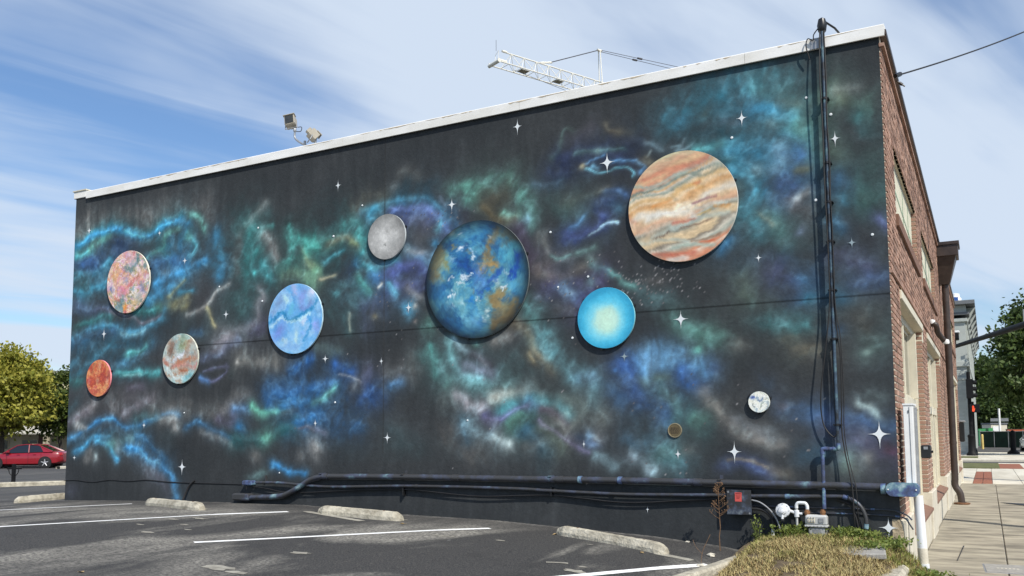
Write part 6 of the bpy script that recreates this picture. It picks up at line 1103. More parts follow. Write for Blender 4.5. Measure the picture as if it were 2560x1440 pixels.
MB().box((q0[0], .15, q1[2]), (q1[0] - .01, .34, q0[2]), .012).build('case', M_BLACKM, T); MB().box((q0[0] + .03, .146, q0[2] - .045), (q1[0] - .035, .151, q0[2] - .015)).build('sticker', M_GREY, T); MB().cyl((q1[0] - .012, .22, q0[2] - .07), (q1[0] + .012, .22, q0[2] - .07), .014, 10).build('lock', M_BLACKM, T)
# ------------------------------------------------------------------ rooftop floodlights
def fp(x, y, Y=.35): return Vector(onY(x, y, Y))
base = fp(762, 372); T = thing('floodlight_pair', 'pair of rooftop floodlights on a bent pipe above the coping', 'floodlight', (base.x, .35, 5.3))
bt = fp(764, 358); MB().tube([(base.x, .35, 5.3), (base.x, .35, bt.z + .04)], .022, 10).build('post', M_GREY, T); MB().box((base.x - .06, .29, 5.3), (base.x + .06, .41, base.z + .02)).build('base_block', M_RUSTY, T)
MB().tube(curve([fp(737, 332), fp(737, 343), fp(743, 351), fp(757, 360), fp(778, 369), fp(785, 369), fp(788, 362), fp(788, 356)], 6), .017, 10).build('bent_arm', M_GREY, T)
def flood(px, py, w, h, tilt, yaw, dark):
    c_ = fp(px, py); H_ = MB().box((-w / 2, -.06, -h / 2), (w / 2, .09, h / 2), .012)
    m3 = Matrix.Translation(c_) @ Matrix.Rotation(yaw, 4, 'Z') @ Matrix.Rotation(tilt[0], 4, 'X') @ Matrix.Rotation(tilt[1], 4, 'Y')
    def tf(mb): mb.v = [tuple(m3 @ Vector(v)) for v in mb.v]; return mb
    hd = tf(H_).build('lamp_head', M_LAMP, T)
    tf(MB().box((-w / 2 + .015, -.066, -h / 2 + .015), (w / 2 - .015, -.061, h / 2 - .015))).build('lens', M_LENS, hd)
    tf(MB().box((-w / 2 - .012, -.078, h / 2 - .004), (w / 2 + .012, .02, h / 2 + .006))).build('visor', M_LAMP, hd)
    tf(MB().tube([(-w / 2 - .01, .02, -h * .3), (-w / 2 - .01, .0, -h / 2 - .05), (w / 2 + .01, .0, -h / 2 - .05), (w / 2 + .01, .02, -h * .3)], .008, 6)).build('yoke', M_GREY, hd)
    tf(MB().box((-.04, .09, -.05), (.04, .14, .05), .01)).build('ballast', M_LAMP, hd)
M_LAMP = mat('lamp_bronze', (.34, .31, .25), .5, .12, 8); M_LENS = mat('lamp_lens', (.035, .036, .030), .12, .2, 9, spec=.8)
flood(726, 304, .17, .185, (-.35, -.22), .35, True); flood(785, 340, .17, .145, (.75, .05), 2.5, False)
MB().lathe([(.02, 0), (.026, .02), (.026, .05), (.02, .06)], tuple(fp(737, 330)), 'Z', 10).build('swivel', M_GREY, T); MB().lathe([(.02, 0), (.026, .02), (.026, .05), (.02, .06)], tuple(fp(788, 356)), 'Z', 10).build('swivel', M_GREY, T)
MB().tube(curve([fp(745, 318), fp(754, 318), fp(752, 328), fp(741, 329)], 6), .006, 6).build('lead', M_RUB, T)
# ------------------------------------------------------------------ facade fittings
T = thing('downspout', 'dark brown downspout with a box head on the brick facade', 'downspout', (.16, 12.9, ZS)); yd = 12.4
zt_ = onX(2347, 668, .16)[2]; yh = onX(2345, 640, .18)[1]
zh0 = 4.60; MB().tube([(.13, yd, ZS + .55), (.13, yd, zh0)], .075, 14).build('pipe', M_BROWN, T)
MB().tube(curve([(.13, yd, ZS + .6), (.13, yd, ZS + .42), (.22, yd, ZS + .25), (.25, yd, ZS + .02)], 5), .075, 14).build('shoe', M_BROWN, T)
for z_ in (2.2, 3.2, .9): MB().tube([(.13, yd, z_), (.13, yd, z_ + .05)], .083, 14).build('strap', M_BROWN, T)
MB().add([(x, y, z_) for z_, s in ((zh0, .10), (zh0 + .62, .26)) for x, y in ((.002, yd - s * 1.25), (.13 + s, yd - s * 1.25), (.13 + s, yd + s * 1.25), (.002, yd + s * 1.25))], [(3, 2, 1, 0), (4, 5, 6, 7), (0, 1, 5, 4), (1, 2, 6, 5), (2, 3, 7, 6), (3, 0, 4, 7)]).build('funnel', M_BROWN, T)
MB().box((.002, yd - .38, zh0 + .62), (.44, yd + .38, zh0 + .92), .01).build('box_head', M_BROWN, T); MB().box((.002, yd - .41, zh0 + .88), (.47, yd + .41, zh0 + .95)).build('lip', M_BROWN, T)
MB().lathe([(.10, -.02), (.17, -.01), (.17, .02), (.10, .03)], (.25, yd, ZS + .02), 'Z', 16).build('rust_collar', M_RUSTY, T)
p = onX(2345, 832, .1); T = thing('facade_camera', 'small white-capped security camera beside the downspout', 'security camera', (.05, p[1] - .2, p[2]))
MB().tube(curve([(.0, p[1] - .5, p[2] + .12), (.09, p[1] - .5, p[2] + .10), (.12, p[1] - .4, p[2] - .05), (.22, p[1] - .3, p[2] - .2)], 5), .05, 10).build('bracket', M_BROWN, T); MB().lathe([(.001, .05), (.05, .03), (.06, -.02), (.05, -.05)], (.03, p[1] - .5, p[2] + .16), 'Z', 12).build('cap', M_WHITE, T); MB().lathe([(.001, .05), (.05, .03), (.06, -.02), (.05, -.05)], (.24, p[1] - .3, p[2] - .2), 'Z', 12).build('dome', M_WHITE, T)
T = thing('wall_lamp', 'small black wall lamp at the far end of the brick facade', 'wall lamp', (.1, 22.9, 1.2)); MB().box((0, 22.8, .85), (.16, 23.05, 1.5), .03).build('body', M_BLACKM, T); MB().box((0, 22.78, 1.5), (.2, 23.07, 1.56), .02).build('hood', M_GREY, T)
# overhead service wire and turnbuckle at the roof corner
def rp(x, y, d): return Vector(at_dist(x, y, d))
s = Vector(onX(2238, 190, .07)); e = Vector((2.55, 6.52, 8.2))
pts = [s + (e - s) * t - Vector((0, 0, .28 * t * (1 - t))) for t in np.linspace(0, 1, 18)]
T = thing('overhead_wire', 'black overhead service wire tied to the roof edge of the facade', 'cable', s); MB().tube(pts, .011, 6).build('wire', M_RUB, T); MB().tube([pts[0], pts[0] + (e - s) * .02], .028, 8).build('insulator', M_BLACKM, T)
M_POLE = mat('weathered_pole', (.16, .12, .085), .95, .25, 10, bump=.6, stretch=(4, 4, .4))
T = thing('utility_pole', 'tall weathered timber utility pole at the street kerb', 'utility pole', (2.6, 6.6, ZS)); MB().tube([(2.6, 6.6, ZS - .1), (2.6, 6.6, 9.4)], [.15, .10], 12).build('shaft', M_POLE, T); MB().box((2.54, 5.5, 8.9), (2.64, 7.7, 9.02)).build('crossarm', M_POLE, T)
for y_ in (5.6, 6.1, 7.1, 7.6): MB().lathe([(.03, 0), (.05, .04), (.03, .08), (.045, .12), (.01, .16)], (2.6, y_, 9.02), 'Z', 8).build('insulator', M_GREY, T)
s2 = Vector(onX(2241, 202, .07)); T = thing('turnbuckle', 'loose black turnbuckle hook below the overhead wire anchor', 'hook', s2); q = Vector(onY(2262, 216, s2.y)); MB().tube([s2, s2 + (q - s2) * .35], .008, 6).build('rod', M_BLACKM, T); MB().tube([s2 + (q - s2) * .35, s2 + (q - s2) * .7], .018, 8).build('body', M_BLACKM, T); MB().tube([s2 + (q - s2) * .7, q], .009, 6).build('eye', M_BLACKM, T)
# ------------------------------------------------------------------ tower crane behind the building
M_CRN = mat('crane_white', (.74, .72, .64), .5, .06, .5); M_ROPE = mat('steel_rope', (.10, .10, .11), .6, .1, 2)
dt = 78.0; ptop = np.array(at_dist(1262, 131, dt)); hv = ray(4300, 1105); hv[2] = 0; hv /= np.linalg.norm(hv); sv = np.array([-hv[1], hv[0], 0])
def jp(u, s, h): return tuple(ptop + hv * u + sv * s + np.array([0, 0, h]))
JW, JH, BAY = .62, -1.28, 1.42; root_ = None
nb_ = 11; L_ = nb_ * BAY
ub = L_ + 2
bs = np.array(jp(L_ + 1.2, 0, 0)); T = thing('tower_crane', 'white lattice tower crane jib rising above the mural building roof', 'crane', (bs[0], bs[1], ZS - .4))
MB().tube([jp(-.3, 0, 0), jp(L_ + 1, 0, 0)], .062, 8).build('top_chord', M_CRN, T)
for s in (-1, 1): MB().tube([jp(-1.0, s * JW, JH), jp(L_ + 1, s * JW, JH)], .055, 8).build('bottom_chord', M_CRN, T)
for k in range(nb_ + 1):
    u = k * BAY
    for s in (-1, 1):
        MB().tube([jp(u, s * JW, JH), jp(u + BAY * .5, 0, 0)], .027, 6).build('brace', M_CRN, T); MB().tube([jp(u + BAY * .5, 0, 0), jp(u + BAY, s * JW, JH)], .027, 6).build('brace', M_CRN, T)
    MB().tube([jp(u, -JW, JH), jp(u, JW, JH)], .025, 6).build('cross_bar', M_CRN, T); MB().tube([jp(u, -JW, JH), jp(u + BAY, JW, JH)], .018, 6).build('cross_bar', M_CRN, T)
M_PLAT = mat('platform_mesh', (.30, .28, .22), .8, .1, 2)
for u in (1.6, 5.6, 9.5): MB().add([jp(u, -.35, JH + .06), jp(u + .9, -.35, JH + .06), jp(u + .9, .35, JH + .06), jp(u, .35, JH + .06), jp(u, -.35, JH + .02), jp(u + .9, -.35, JH + .02), jp(u + .9, .35, JH + .02), jp(u, .35, JH + .02)], [(0, 1, 2, 3), (7, 6, 5, 4), (0, 4, 5, 1), (1, 5, 6, 2), (2, 6, 7, 3), (3, 7, 4, 0)]).build('platform', M_PLAT, T)
hb = MB()
for s in (-1, 1): hb.tube([jp(-1.15, s * .7, JH - .12), jp(-1.15, s * .7, JH + .18)], .12, 8)
hb.tube([jp(-1.15, -.8, JH - .02), jp(-1.15, .8, JH - .02)], .17, 10).tube([jp(-1.0, -.5, JH + .15), jp(-.2, -.5, JH + .15)], .14, 8); hb.build('jib_head', M_CRN, T)
MB().tube([jp(-1.1, -.6, JH + .1), jp(-1.1, -.6, JH + .95), jp(-.75, .4, JH + .95), jp(-.75, .4, JH + .1)], .018, 5).build('handrail', M_CRN, T); MB().tube([jp(-.3, 0, .05), jp(.2, 0, .05)], .11, 8).build('chord_end', M_CRN, T); MB().tube([jp(-.8, .2, .0), jp(-.8, .2, 1.0)], .02, 5).build('anemometer', M_ROPE, T)
# A-frame and pendants
ap = at_dist(1497, 124, 0); 
def near_u(px, py):
    best = None
    for u in np.linspace(0, 30, 600):
        p_ = np.array(jp(u, 0, 0)); c_ = ROT.T @ (p_ - CAM); x = PP[0] + FPX * c_[0] / c_[2]
        if best is None or abs(x - px) < best[0]: best = (abs(x - px), u, c_[2])
    return best
_, ua, da = near_u(1499, 210); pk = np.array(at_dist(1497, 123, da)); pk_l = float(pk[2] - jp(ua, 0, 0)[2])
for s in (-1, 1): MB().tube([jp(ua + .4 * (s > 0), s * .45, JH), jp(ua, s * .12, pk_l)], .05, 8).build('a_frame_leg', M_CRN, T)
MB().tube([jp(ua - .25, 0, pk_l), jp(ua + .3, 0, pk_l)], .13, 8).build('sheave', M_CRN, T)
_, u1, d1 = near_u(1350, 155); MB().tube([jp(u1, 0, .05), jp(u1 + 1.4, 0, .42)], .09, 8).build('pendant_lug', M_CRN, T)
for s in (-.1, .1): MB().tube([jp(u1 + 1.3, s, .42), jp(ua - .1, s, pk_l)], .028, 5).build('pendant_rope', M_ROPE, T)
for s, px in ((-.3, 1716), (.3, 1695)):
    q = at_dist(px, 172 if px > 1700 else 176, da + 9); MB().tube([jp(ua + .2, s * .5, pk_l), tuple(q), tuple(q + (q - np.array(jp(ua, 0, pk_l))) * .6)], .028, 5).build('back_stay', M_ROPE, T)
    w_ = np.array(jp(ua + .2, s * .5, pk_l)); m1 = w_ + (q - w_) * .40; m2 = w_ + (q - w_) * .45; MB().tube([tuple(m1), tuple(m2)], .10, 6).build('turnbuckle', M_ROPE, T)
MB().tube([jp(1, 0, JH - .1), jp(12, 0, JH - 1.0), jp(24, 0, JH - 1.2)], .02, 5).build('hoist_rope', M_ROPE, T)
um = L_ + 1.2
for s in (-1, 1):
    for q in (-1, 1): t_ = np.array(jp(um + q * .8, s * .8, JH)); MB().tube([(t_[0], t_[1], ZS - .4), tuple(t_)], .09, 6).build('mast_leg', M_CRN, T)
for k in range(14):
    h_ = -k * 2.2
    for s in (-1, 1):
        MB().tube([jp(um - .8, s * .8, JH + h_), jp(um + .8, s * .8, JH + h_ - 2.1)], .04, 5).build('mast_brace', M_CRN, T); MB().tube([jp(um + s * .8, -.8, JH + h_), jp(um + s * .8, .8, JH + h_ - 2.1)], .04, 5).build('mast_brace', M_CRN, T)
MB().tube([jp(um - 1, 0, JH + .3), jp(um + 12, 0, JH + .3)], .3, 6).build('counter_jib', M_CRN, T)
# ------------------------------------------------------------------ traffic signals
M_SIG = mat('signal_black', (.008, .008, .009), .6, .2, 6, spec=.2)
pb = onZ(2431, 1139, ZS); T = thing('signal_pole', 'black fluted traffic signal pole with red hand pedestrian sign', 'traffic signal', (pb[0], pb[1], ZS))
zt_ = P(2420, 930, pb[1])[2]
MB().lathe([(.36, 0), (.36, .12), (.30, .2), (.24, .3), (.22, 1.25), (.25, 1.3), (.25, 1.42), (.17, 1.5)], (pb[0], pb[1], ZS), 'Z', 12).build('base', M_SIG, T); MB().tube([(pb[0], pb[1], ZS + 1.4), (pb[0], pb[1], zt_)], .125, 12).build('shaft', M_SIG, T)
c0, c1 = P(2414, 948, pb[1] - .3), P(2434, 996, pb[1] - .3)
MB().tube([(pb[0], pb[1], c1[2] + .1), (pb[0] + .1, pb[1] - .3, c1[2] + .1)], .05, 8).build('bracket', M_SIG, T)
hd = MB().box((c0[0], pb[1] - .45, c1[2]), (c1[0], pb[1] - .15, c0[2]), .03).build('signal_head', M_SIG, T); hx = c1[0] - c0[0]
for k in range(3):
    zz_ = c0[2] - (k + .5) * (c0[2] - c1[2]) / 3; xr2 = .5 * (c0[0] + c1[0])
    MB().tube([(c1[0] - .02, pb[1] - .3, zz_), (c1[0] + .24, pb[1] - .3, zz_ - .03)], .15, 12).build('visor', M_SIG, hd)
c0, c1 = P(2424, 1011, pb[1] - .3), P(2450, 1031, pb[1] - .3)
pd = MB().box((c0[0], pb[1] - .5, c1[2]), (c1[0], pb[1] - .2, c0[2]), .03).build('pedestrian_head', M_SIG, T)
M_HAND = bpy.data.materials.new('red_hand_light'); M_HAND.use_nodes = True; _b = M_HAND.node_tree.nodes['Principled BSDF']; _b.inputs['Base Color'].default_value = (.7, .06, .02, 1); _b.inputs['Emission Color'].default_value = (1, .085, .02, 1); _b.inputs['Emission Strength'].default_value = .75
a0, a1 = P(2427, 1013, pb[1] - .52), P(2439, 1030, pb[1] - .52); hw = a1[0] - a0[0]; hh = a0[2] - a1[2]; hm = MB(); yy = pb[1] - .515
hm.box((a0[0] + .28 * hw, yy, a1[2] + .08 * hh), (a0[0] + .74 * hw, yy + .01, a1[2] + .48 * hh))
for k, (x_, top) in enumerate(((.30, .84), (.42, .95), (.54, .93), (.65, .84))): hm.box((a0[0] + x_ * hw, yy + .0001 * k, a1[2] + .46 * hh), (a0[0] + (x_ + .085) * hw, yy + .01, a1[2] + top * hh))
hm.prism([(a0[0] + .72 * hw, yy, a1[2] + .15 * hh), (a0[0] + .95 * hw, yy, a1[2] + .50 * hh), (a0[0] + .88 * hw, yy, a1[2] + .58 * hh), (a0[0] + .72 * hw, yy, a1[2] + .36 * hh)], (0, .01, 0)); hm.build('red_hand', M_HAND, pd)
p2 = P(2436, 1100, pb[1] + 3); T = thing('lamp_post', 'thin black post just behind the signal pole', 'lamp post', (p2[0], pb[1] + 3, ZS)); MB().tube([(p2[0], pb[1] + 3, ZS), (p2[0], pb[1] + 3, P(2436, 1004, pb[1] + 3)[2])], .09, 10).build('shaft', M_SIG, T); MB().lathe([(.2, 0), (.2, .1), (.12, .5)], (p2[0], pb[1] + 3, ZS), 'Z', 10).build('base', M_SIG, T)
t0 = np.array(at_dist(2388, 866, 43)); t1 = np.array(at_dist(2562, 811, 34.6)); dv = t1 - t0; t2 = t1 + dv * .9
T = thing('mast_arm', 'long black traffic mast arm reaching in over the street', 'mast arm', (t2[0], t2[1], ZS)); MB().tube([tuple(t0), tuple(t1), tuple(t2)], [.095, .13, .16], 12).build('arm', M_SIG, T); MB().tube([(t2[0], t2[1], ZS - .1), (t2[0], t2[1], t2[2] + .3)], [.24, .17], 12).build('pole', M_SIG, T)
q = t0 + dv * .01; MB().tube([(q[0], q[1], q[2] + .08), (q[0], q[1], q[2] + .42)], .03, 6).build('bracket', M_SIG, T); cm = MB().box((q[0] - .2, q[1] - .45, q[2] + .30), (q[0] + .16, q[1] + .3, q[2] + .62), .03).build('detector', M_SIG, T); MB().box((q[0] - .24, q[1] - .45, q[2] + .62), (q[0] + .2, q[1] + .32, q[2] + .72), .02).build('hood', M_WHITE, cm)
q = t0 + dv * 1.0; MB().box((q[0] - .04, q[1] - .02, q[2] + .1), (q[0] + .02, q[1] + .02, q[2] + .6)).build('sign_bracket', M_GREY, T)
# ------------------------------------------------------------------ far street furniture
def far_post(name, label, cat, px, pyb, pyt, d, r, m_, base=True):
    p_ = at_dist(px, pyb, d); zt = at_dist(px, pyt, d)[2]; T = thing(name, label, cat, (p_[0], p_[1], ZS)); MB().tube([(p_[0], p_[1], ZS), (p_[0], p_[1], zt)], r, 10).build('shaft', m_, T)
    if base: MB().lathe([(r * 2.1, 0), (r * 2.1, .12), (r * 1.1, .3)], (p_[0], p_[1], ZS), 'Z', 10).build('base', m_, T)
    return T, p_, zt
T, p_, zt = far_post('bollard', 'black bollard-like lamp base on the far pavement', 'bollard', 2534, 1130, 1083, 66, .2, M_SIG); MB().lathe([(.2, 0), (.2, .08), (.1, .2), (.01, .24)], (p_[0], p_[1], zt), 'Z', 10).build('cap', M_SIG, T)
T, p_, zt = far_post('bollard', 'yellow bollard beside the grey building', 'bollard', 2457, 1118, 1088, 86, .11, mat('yellow_post', (.62, .47, .16), .6, .1, 3), False); MB().lathe([(.11, 0), (.07, .08), (.01, .1)], (p_[0], p_[1], zt), 'Z', 10).build('cap', MATS['yellow_post'], T)
T, p_, zt = far_post('sign_post', 'white sign post behind the green screen fence', 'sign post', 2502, 1112, 1021, 100, .12, M_WHITE, False); MB().box((p_[0] - .9, p_[1] - .05, 2.4), (p_[0] + .9, p_[1], 2.75)).build('street_sign', M_GREY, T)
# green screened fence
M_SCR = mat('green_screen', (.006, .026, .018), .75, .3, 1.5); a = at_dist(2452, 1112, 97); b = at_dist(2720, 1124, 86); T = thing('screen_fence', 'dark green screened construction fence across the yard', 'fence', (a[0], a[1], ZS)); za = at_dist(2452, 1079, 97)[2]
for k in range(7):
    p_ = a + (b - a) * k / 7; q = a + (b - a) * (k + .985) / 7; MB().prism([(p_[0], p_[1], ZS), (q[0], q[1], ZS), (q[0], q[1], za), (p_[0], p_[1], za)], (.03, .06, 0)).build('screen_panel', M_SCR, T); MB().tube([(p_[0], p_[1] - .06, ZS), (p_[0], p_[1] - .06, za + .12)], .05, 6).build('post', M_GREY, T)
MB().tube([(a[0], a[1] - .1, za), (b[0], b[1] - .1, za)], .04, 6).build('top_rail', M_GREY, T)
def far_box(name, label, cat, x0, x1, y0, y1, d, m_, dep=3, bev=.05):
    p0, p1 = at_dist(x0, y1, d), at_dist(x1, y0, d); T = thing(name, label, cat, (p0[0], p0[1], ZS)); u = p1 - p0; u[2] = 0; L_ = np.linalg.norm(u); u /= L_; v = np.array([-u[1], u[0], 0])
    def ob(u0, u1, v0, v1, z0, z1, nm, mm, par=T):
        Q = [p0 + u * i + v * j for i, j in ((u0, v0), (u1, v0), (u1, v1), (u0, v1))]; return MB().add([(q[0], q[1], z_) for z_ in (z0, z1) for q in Q], [(3, 2, 1, 0), (4, 5, 6, 7), (0, 1, 5, 4), (1, 2, 6, 5), (2, 3, 7, 6), (3, 0, 4, 7)]).build(nm, mm, par)
    return T, ob, L_, p1[2]
T, ob, L_, zt = far_box('dumpster', 'bright green dumpster lid showing above the screen fence', 'dumpster', 2449, 2481, 1070, 1112, 106, mat('green_plastic', (.05, .27, .09), .5, .1, 1)); ob(0, L_, 0, 1.8, ZS, zt - .4, 'bin', MATS['green_plastic']); ob(-.05, L_ * .48, -.05, 1.9, zt - .38, zt - .1, 'lid', MATS['green_plastic']); ob(L_ * .7, L_ + .05, -.05, 1.9, zt - .38, zt, 'lid', MATS['green_plastic'])
T, ob, L_, zt = far_box('site_trailer', 'cream site trailer roof showing above the screen fence', 'trailer', 2480, 2517, 1058, 1112, 116, M_CREAM); ob(0, L_, 0, 3, ZS + .4, zt - .15, 'body', M_CREAM); ob(-.1, L_ + .1, -.1, 3.1, zt - .13, zt + .05, 'roof', M_GRTR); ob(L_ * .1, L_ * .55, -.04, 0, zt - 1.3, zt - .4, 'white_panel', M_WHITE); [ob(L_ * k, L_ * k + .5, .2, .5, ZS, ZS + .4, 'jack', M_DARK) for k in (.1, .8)]
T, ob, L_, zt = far_box('barrier', 'low orange-red barrier strip beyond the fence end', 'barrier', 2520, 2640, 1073, 1112, 112, mat('orange_mesh', (.36, .08, .03), .8, .2, 1)); ob(0, L_, 0, .3, ZS, zt, 'panel', MATS['orange_mesh']); ob(-.1, L_, -.02, .32, zt, zt + .06, 'cap_rail', M_BROWN)
# black post with crossbar on the far kerb
pb = on_ground(33, 1209); k_ = float(np.linalg.norm(ROT.T[2] @ (pb - CAM))); T = thing('kerb_post', 'black metal post with a flat crossbar and curled bracket on the far kerb', 'post', (pb[0], pb[1], gz(pb[0])))
zp = at_dist(33, 1160, k_)[2]; z0_ = gz(pb[0]); z1_ = at_dist(33, 1171, k_)[2]
u = np.array([.88, .475, 0]); 
def ub_(u0, u1, z0, z1, t=.04): 
    Q = [pb + u * i + np.array([-.475, .88, 0]) * j for i, j in ((u0, -t), (u1, -t), (u1, t), (u0, t))]; return MB().add([(q[0], q[1], z_) for z_ in (z0, z1) for q in Q], [(3, 2, 1, 0), (4, 5, 6, 7), (0, 1, 5, 4), (1, 2, 6, 5), (2, 3, 7, 6), (3, 0, 4, 7)])
w_ = 7 / FPX * k_; ub_(-w_ * .5, w_ * .5, z0_ - .1, zp, w_ * .5).build('upright', M_SIG, T); ub_(-w_ * 2.2, w_ * 2.6, z1_ - .03, z1_ + .03, .05).build('crossbar', M_SIG, T)
for s in (-1, 1): MB().tube([tuple(pb * [1, 1, 0] + u * s * w_ * (.5 + 1.3 * math.sin(t)) + np.array([0, 0, z1_ - .22 + .2 * (1 - math.cos(t))])) for t in np.linspace(0, math.pi / 2, 7)], .012, 6).build('curl', M_SIG, T)
# ------------------------------------------------------------------ cars
def car(label, loc, rot, paint, seed=0, group='parked cars'):
    T = thing('parked_car', label, 'car', loc, group, rot); Lh = 2.25
    st = [(2.25,.30,.62,.55),(2.15,.24,.70,.72),(1.85,.20,.78,.83),(1.35,.18,.86,.88),(.9,.18,.92,.895),(.0,.18,.94,.90),(-1.0,.18,.96,.90),(-1.5,.19,.99,.885),(-1.95,.24,.98,.84),(-2.2,.32,.94,.74),(-2.28,.40,.86,.62)]
    mb = MB(); vs = []
    for (x, zb, zt, w) in st:
        half = [(w * .72, zb), (w * .97, zb + .10), (w, zb + (zt - zb) * .5), (w * .985, zt - .12), (w * .90, zt - .03), (w * .60, zt + .01), (0, zt + .03)]
        vs += [(x, -y, z_) for y, z_ in half] + [(x, y, z_) for y, z_ in reversed(half[:-1])]
    m = 13; fs = [(k * m + j, k * m + (j + 1) % m, (k + 1) * m + (j + 1) % m, (k + 1) * m + j) for k in range(len(st) - 1) for j in range(m)]; fs += [tuple(range(m)), tuple(range(len(st) * m - 1, (len(st) - 1) * m - 1, -1))]
    mb.add(vs, fs, True); bd = mb.build('body', paint, T, local=True); fix_normals(bd)
    g = MB(); cs = [(1.02,.90,.80,.90),(.30,.80,.62,1.36),(-.25,.80,.61,1.41),(-.85,.80,.60,1.37),(-1.72,.90,.66,.97)]
    # cabin: glass body
    prof = [(1.05, .93), (.28, 1.35), (-.25, 1.40), (-.85, 1.36), (-1.75, 1.0), (-1.75, .92)]
    wl = [.82, .62, .61, .60, .70, .78]; gv = [(x, -w, z_) for (x, z_), w in zip(prof, wl)] + [(x, w, z_) for (x, z_), w in zip(prof, wl)]
    bl = [(1.05, .84), (-1.75, .84)]
    gv2 = []
    for i, (x, z_) in enumerate(prof): gv2.append((x, z_, wl[i]))
    g.add([(1.0, -.86, .90), (.28, -.64, 1.35), (-.25, -.63, 1.40), (-.85, -.62, 1.36), (-1.72, -.84, .96), (1.0, .86, .90), (.28, .64, 1.35), (-.25, .63, 1.40), (-.85, .62, 1.36), (-1.72, .84, .96)], [(0, 1, 2, 3, 4), (9, 8, 7, 6, 5), (0, 5, 6, 1), (1, 6, 7, 2), (2, 7, 8, 3), (3, 8, 9, 4), (4, 9, 5, 0)]); gl = g.build('glass', M_CARG, T, local=True); fix_normals(gl)
    r = MB(); r.add([(.36, -.63, 1.345), (-.25, -.625, 1.415), (-.92, -.615, 1.35), (.36, .63, 1.345), (-.25, .625, 1.415), (-.92, .615, 1.35), (.2, 0, 1.40), (-.25, 0, 1.44), (-.8, 0, 1.40)], [(0, 6, 7, 1), (1, 7, 8, 2), (6, 3, 4, 7), (7, 4, 5, 8), (0, 3, 6), (2, 8, 5)], True); rf = r.build('roof', paint, T, local=True)
    pl = MB()
    for s in (-1, 1):
        pl.tube([(1.02, s * .87, .89), (.30, s * .645, 1.35), (-.25, s * .635, 1.405), (-.86, s * .625, 1.36), (-1.75, s * .83, .95)], [.035, .03, .03, .035, .07], 6); pl.tube([(-.35, s * .64, 1.38), (-.42, s * .87, .92)], .035, 6); pl.prism([(-.98, s * .64, 1.30), (-1.25, s * .86, .95), (-1.75, s * .86, .95)], (0, s * .02, 0))
    pl.build('pillars', paint, T, local=True)
    for s in (-1, 1):
        for x in (1.38, -1.35):
            MB().cyl((x, s * .55, .33), (x, s * .898, .33), .375, 22).build('wheel_arch', M_DARK, T, local=True)
            wh = MB().lathe([(.20, -.1), (.30, -.09), (.325, -.05), (.325, .05), (.30, .085), (.235, .09)], (x, s * .82, .325), 'Y', 24).build('tyre', M_RUB, T, local=True)
            rm = MB().lathe([(.235, s * -.085), (.22, s * -.06), (.02, s * -.05)], (x, s * .82, .325), 'Y', 20).build('rim', M_DARK, T, local=True)
            sp = MB()
            for k in range(5):
                an = 2 * math.pi * k / 5 + .3; sp.tube([(x, s * .90, .325), (x + .215 * math.cos(an), s * .905, .325 + .215 * math.sin(an))], [.045, .03], 5)
            sp.lathe([(.235, s * -.088), (.215, s * -.088)], (x, s * .82, .325), 'Y', 20); sp.build('spokes', M_ALLOY, rm, local=True)
        MB().box((.80, s * .90, .92), (.62, s * 1.06, 1.04), .03).build('mirror', paint, T, local=True)
        for x in (.15, -.75): MB().box((x - .1, s * .905, .80), (x + .08, s * .925, .83), .006).build('door_handle', paint, T, local=True)
        for x in (.80, -.40, -1.12): MB().box((x - .006, s * .902, .30), (x + .006, s * .906, .88)).build('door_gap', M_DARK, T, local=True)
        MB().prism([(2.17, s * .50, .56), (2.10, s * .74, .56), (1.88, s * .825, .62), (1.86, s * .80, .72), (2.10, s * .66, .70)], (.03, 0, .01)).build('headlight', M_LAMPW, T, local=True)
        MB().box((-2.27, s * .45, .72), (-2.10, s * .78, .86), .03).build('tail_light', M_TAIL, T, local=True)
    MB().box((2.14, -.45, .34), (2.27, .45, .50), .02).build('grille', M_DARK, T, local=True)
    MB().cyl((-1.62, -.885, .80), (-1.62, -.905, .80), .05, 10).build('fuel_cap', paint, T, local=True)
    return T
M_CARG = mat('car_glass', (.010, .013, .016), .05, .1, 1, spec=.9); M_ALLOY = mat('alloy', (.55, .55, .56), .3, .05, 5, metal=.6); M_LAMPW = mat('head_lamp', (.55, .56, .55), .15, .1, 5); M_TAIL = mat('tail_lamp', (.35, .02, .02), .2, .1, 5)
M_RED = mat('red_car_paint', (.24, .008, .016), .28, .06, 1, coat=1.0); M_DKB = mat('dark_car_paint', (.012, .015, .028), .25, .1, 1, coat=1.0); M_WCAR = mat('silver_car_paint', (.52, .53, .53), .3, .05, 1, coat=1.0)
def car_at(label, px_front, px_rear, py_f, py_r, d, paint, flip=1):
    a = np.array(at_dist(px_front, py_f, d)); b = np.array(at_dist(px_rear, py_r, d * 1.0)); c = (a + b) / 2; zc = gz(c[0]) if c[0] < -5 else ZS
    an = math.atan2(a[1] - b[1], a[0] - b[0]); return car(label, (c[0], c[1], zc), an, paint)
dd = 52.0
cc = np.array(on_ground(68, 1170)); an = math.atan2(-.475, -.88) + .10
car('red sedan parked across the side street', (cc[0], cc[1], gz(cc[0])), an, M_RED)
q = cc + np.array([-.62, .78, 0]) * 3.1 + np.array([-.88, -.475, 0]) * 1.0; car('dark blue sedan parked behind the red sedan', (q[0], q[1], gz(q[0])), an + .06, M_DKB)
c_ = onZ(2578, 1128, ZS); car('silver car cut off beside the dark tree', (c_[0] + .35, c_[1] + 1.5, ZS), -1.45, M_WCAR)
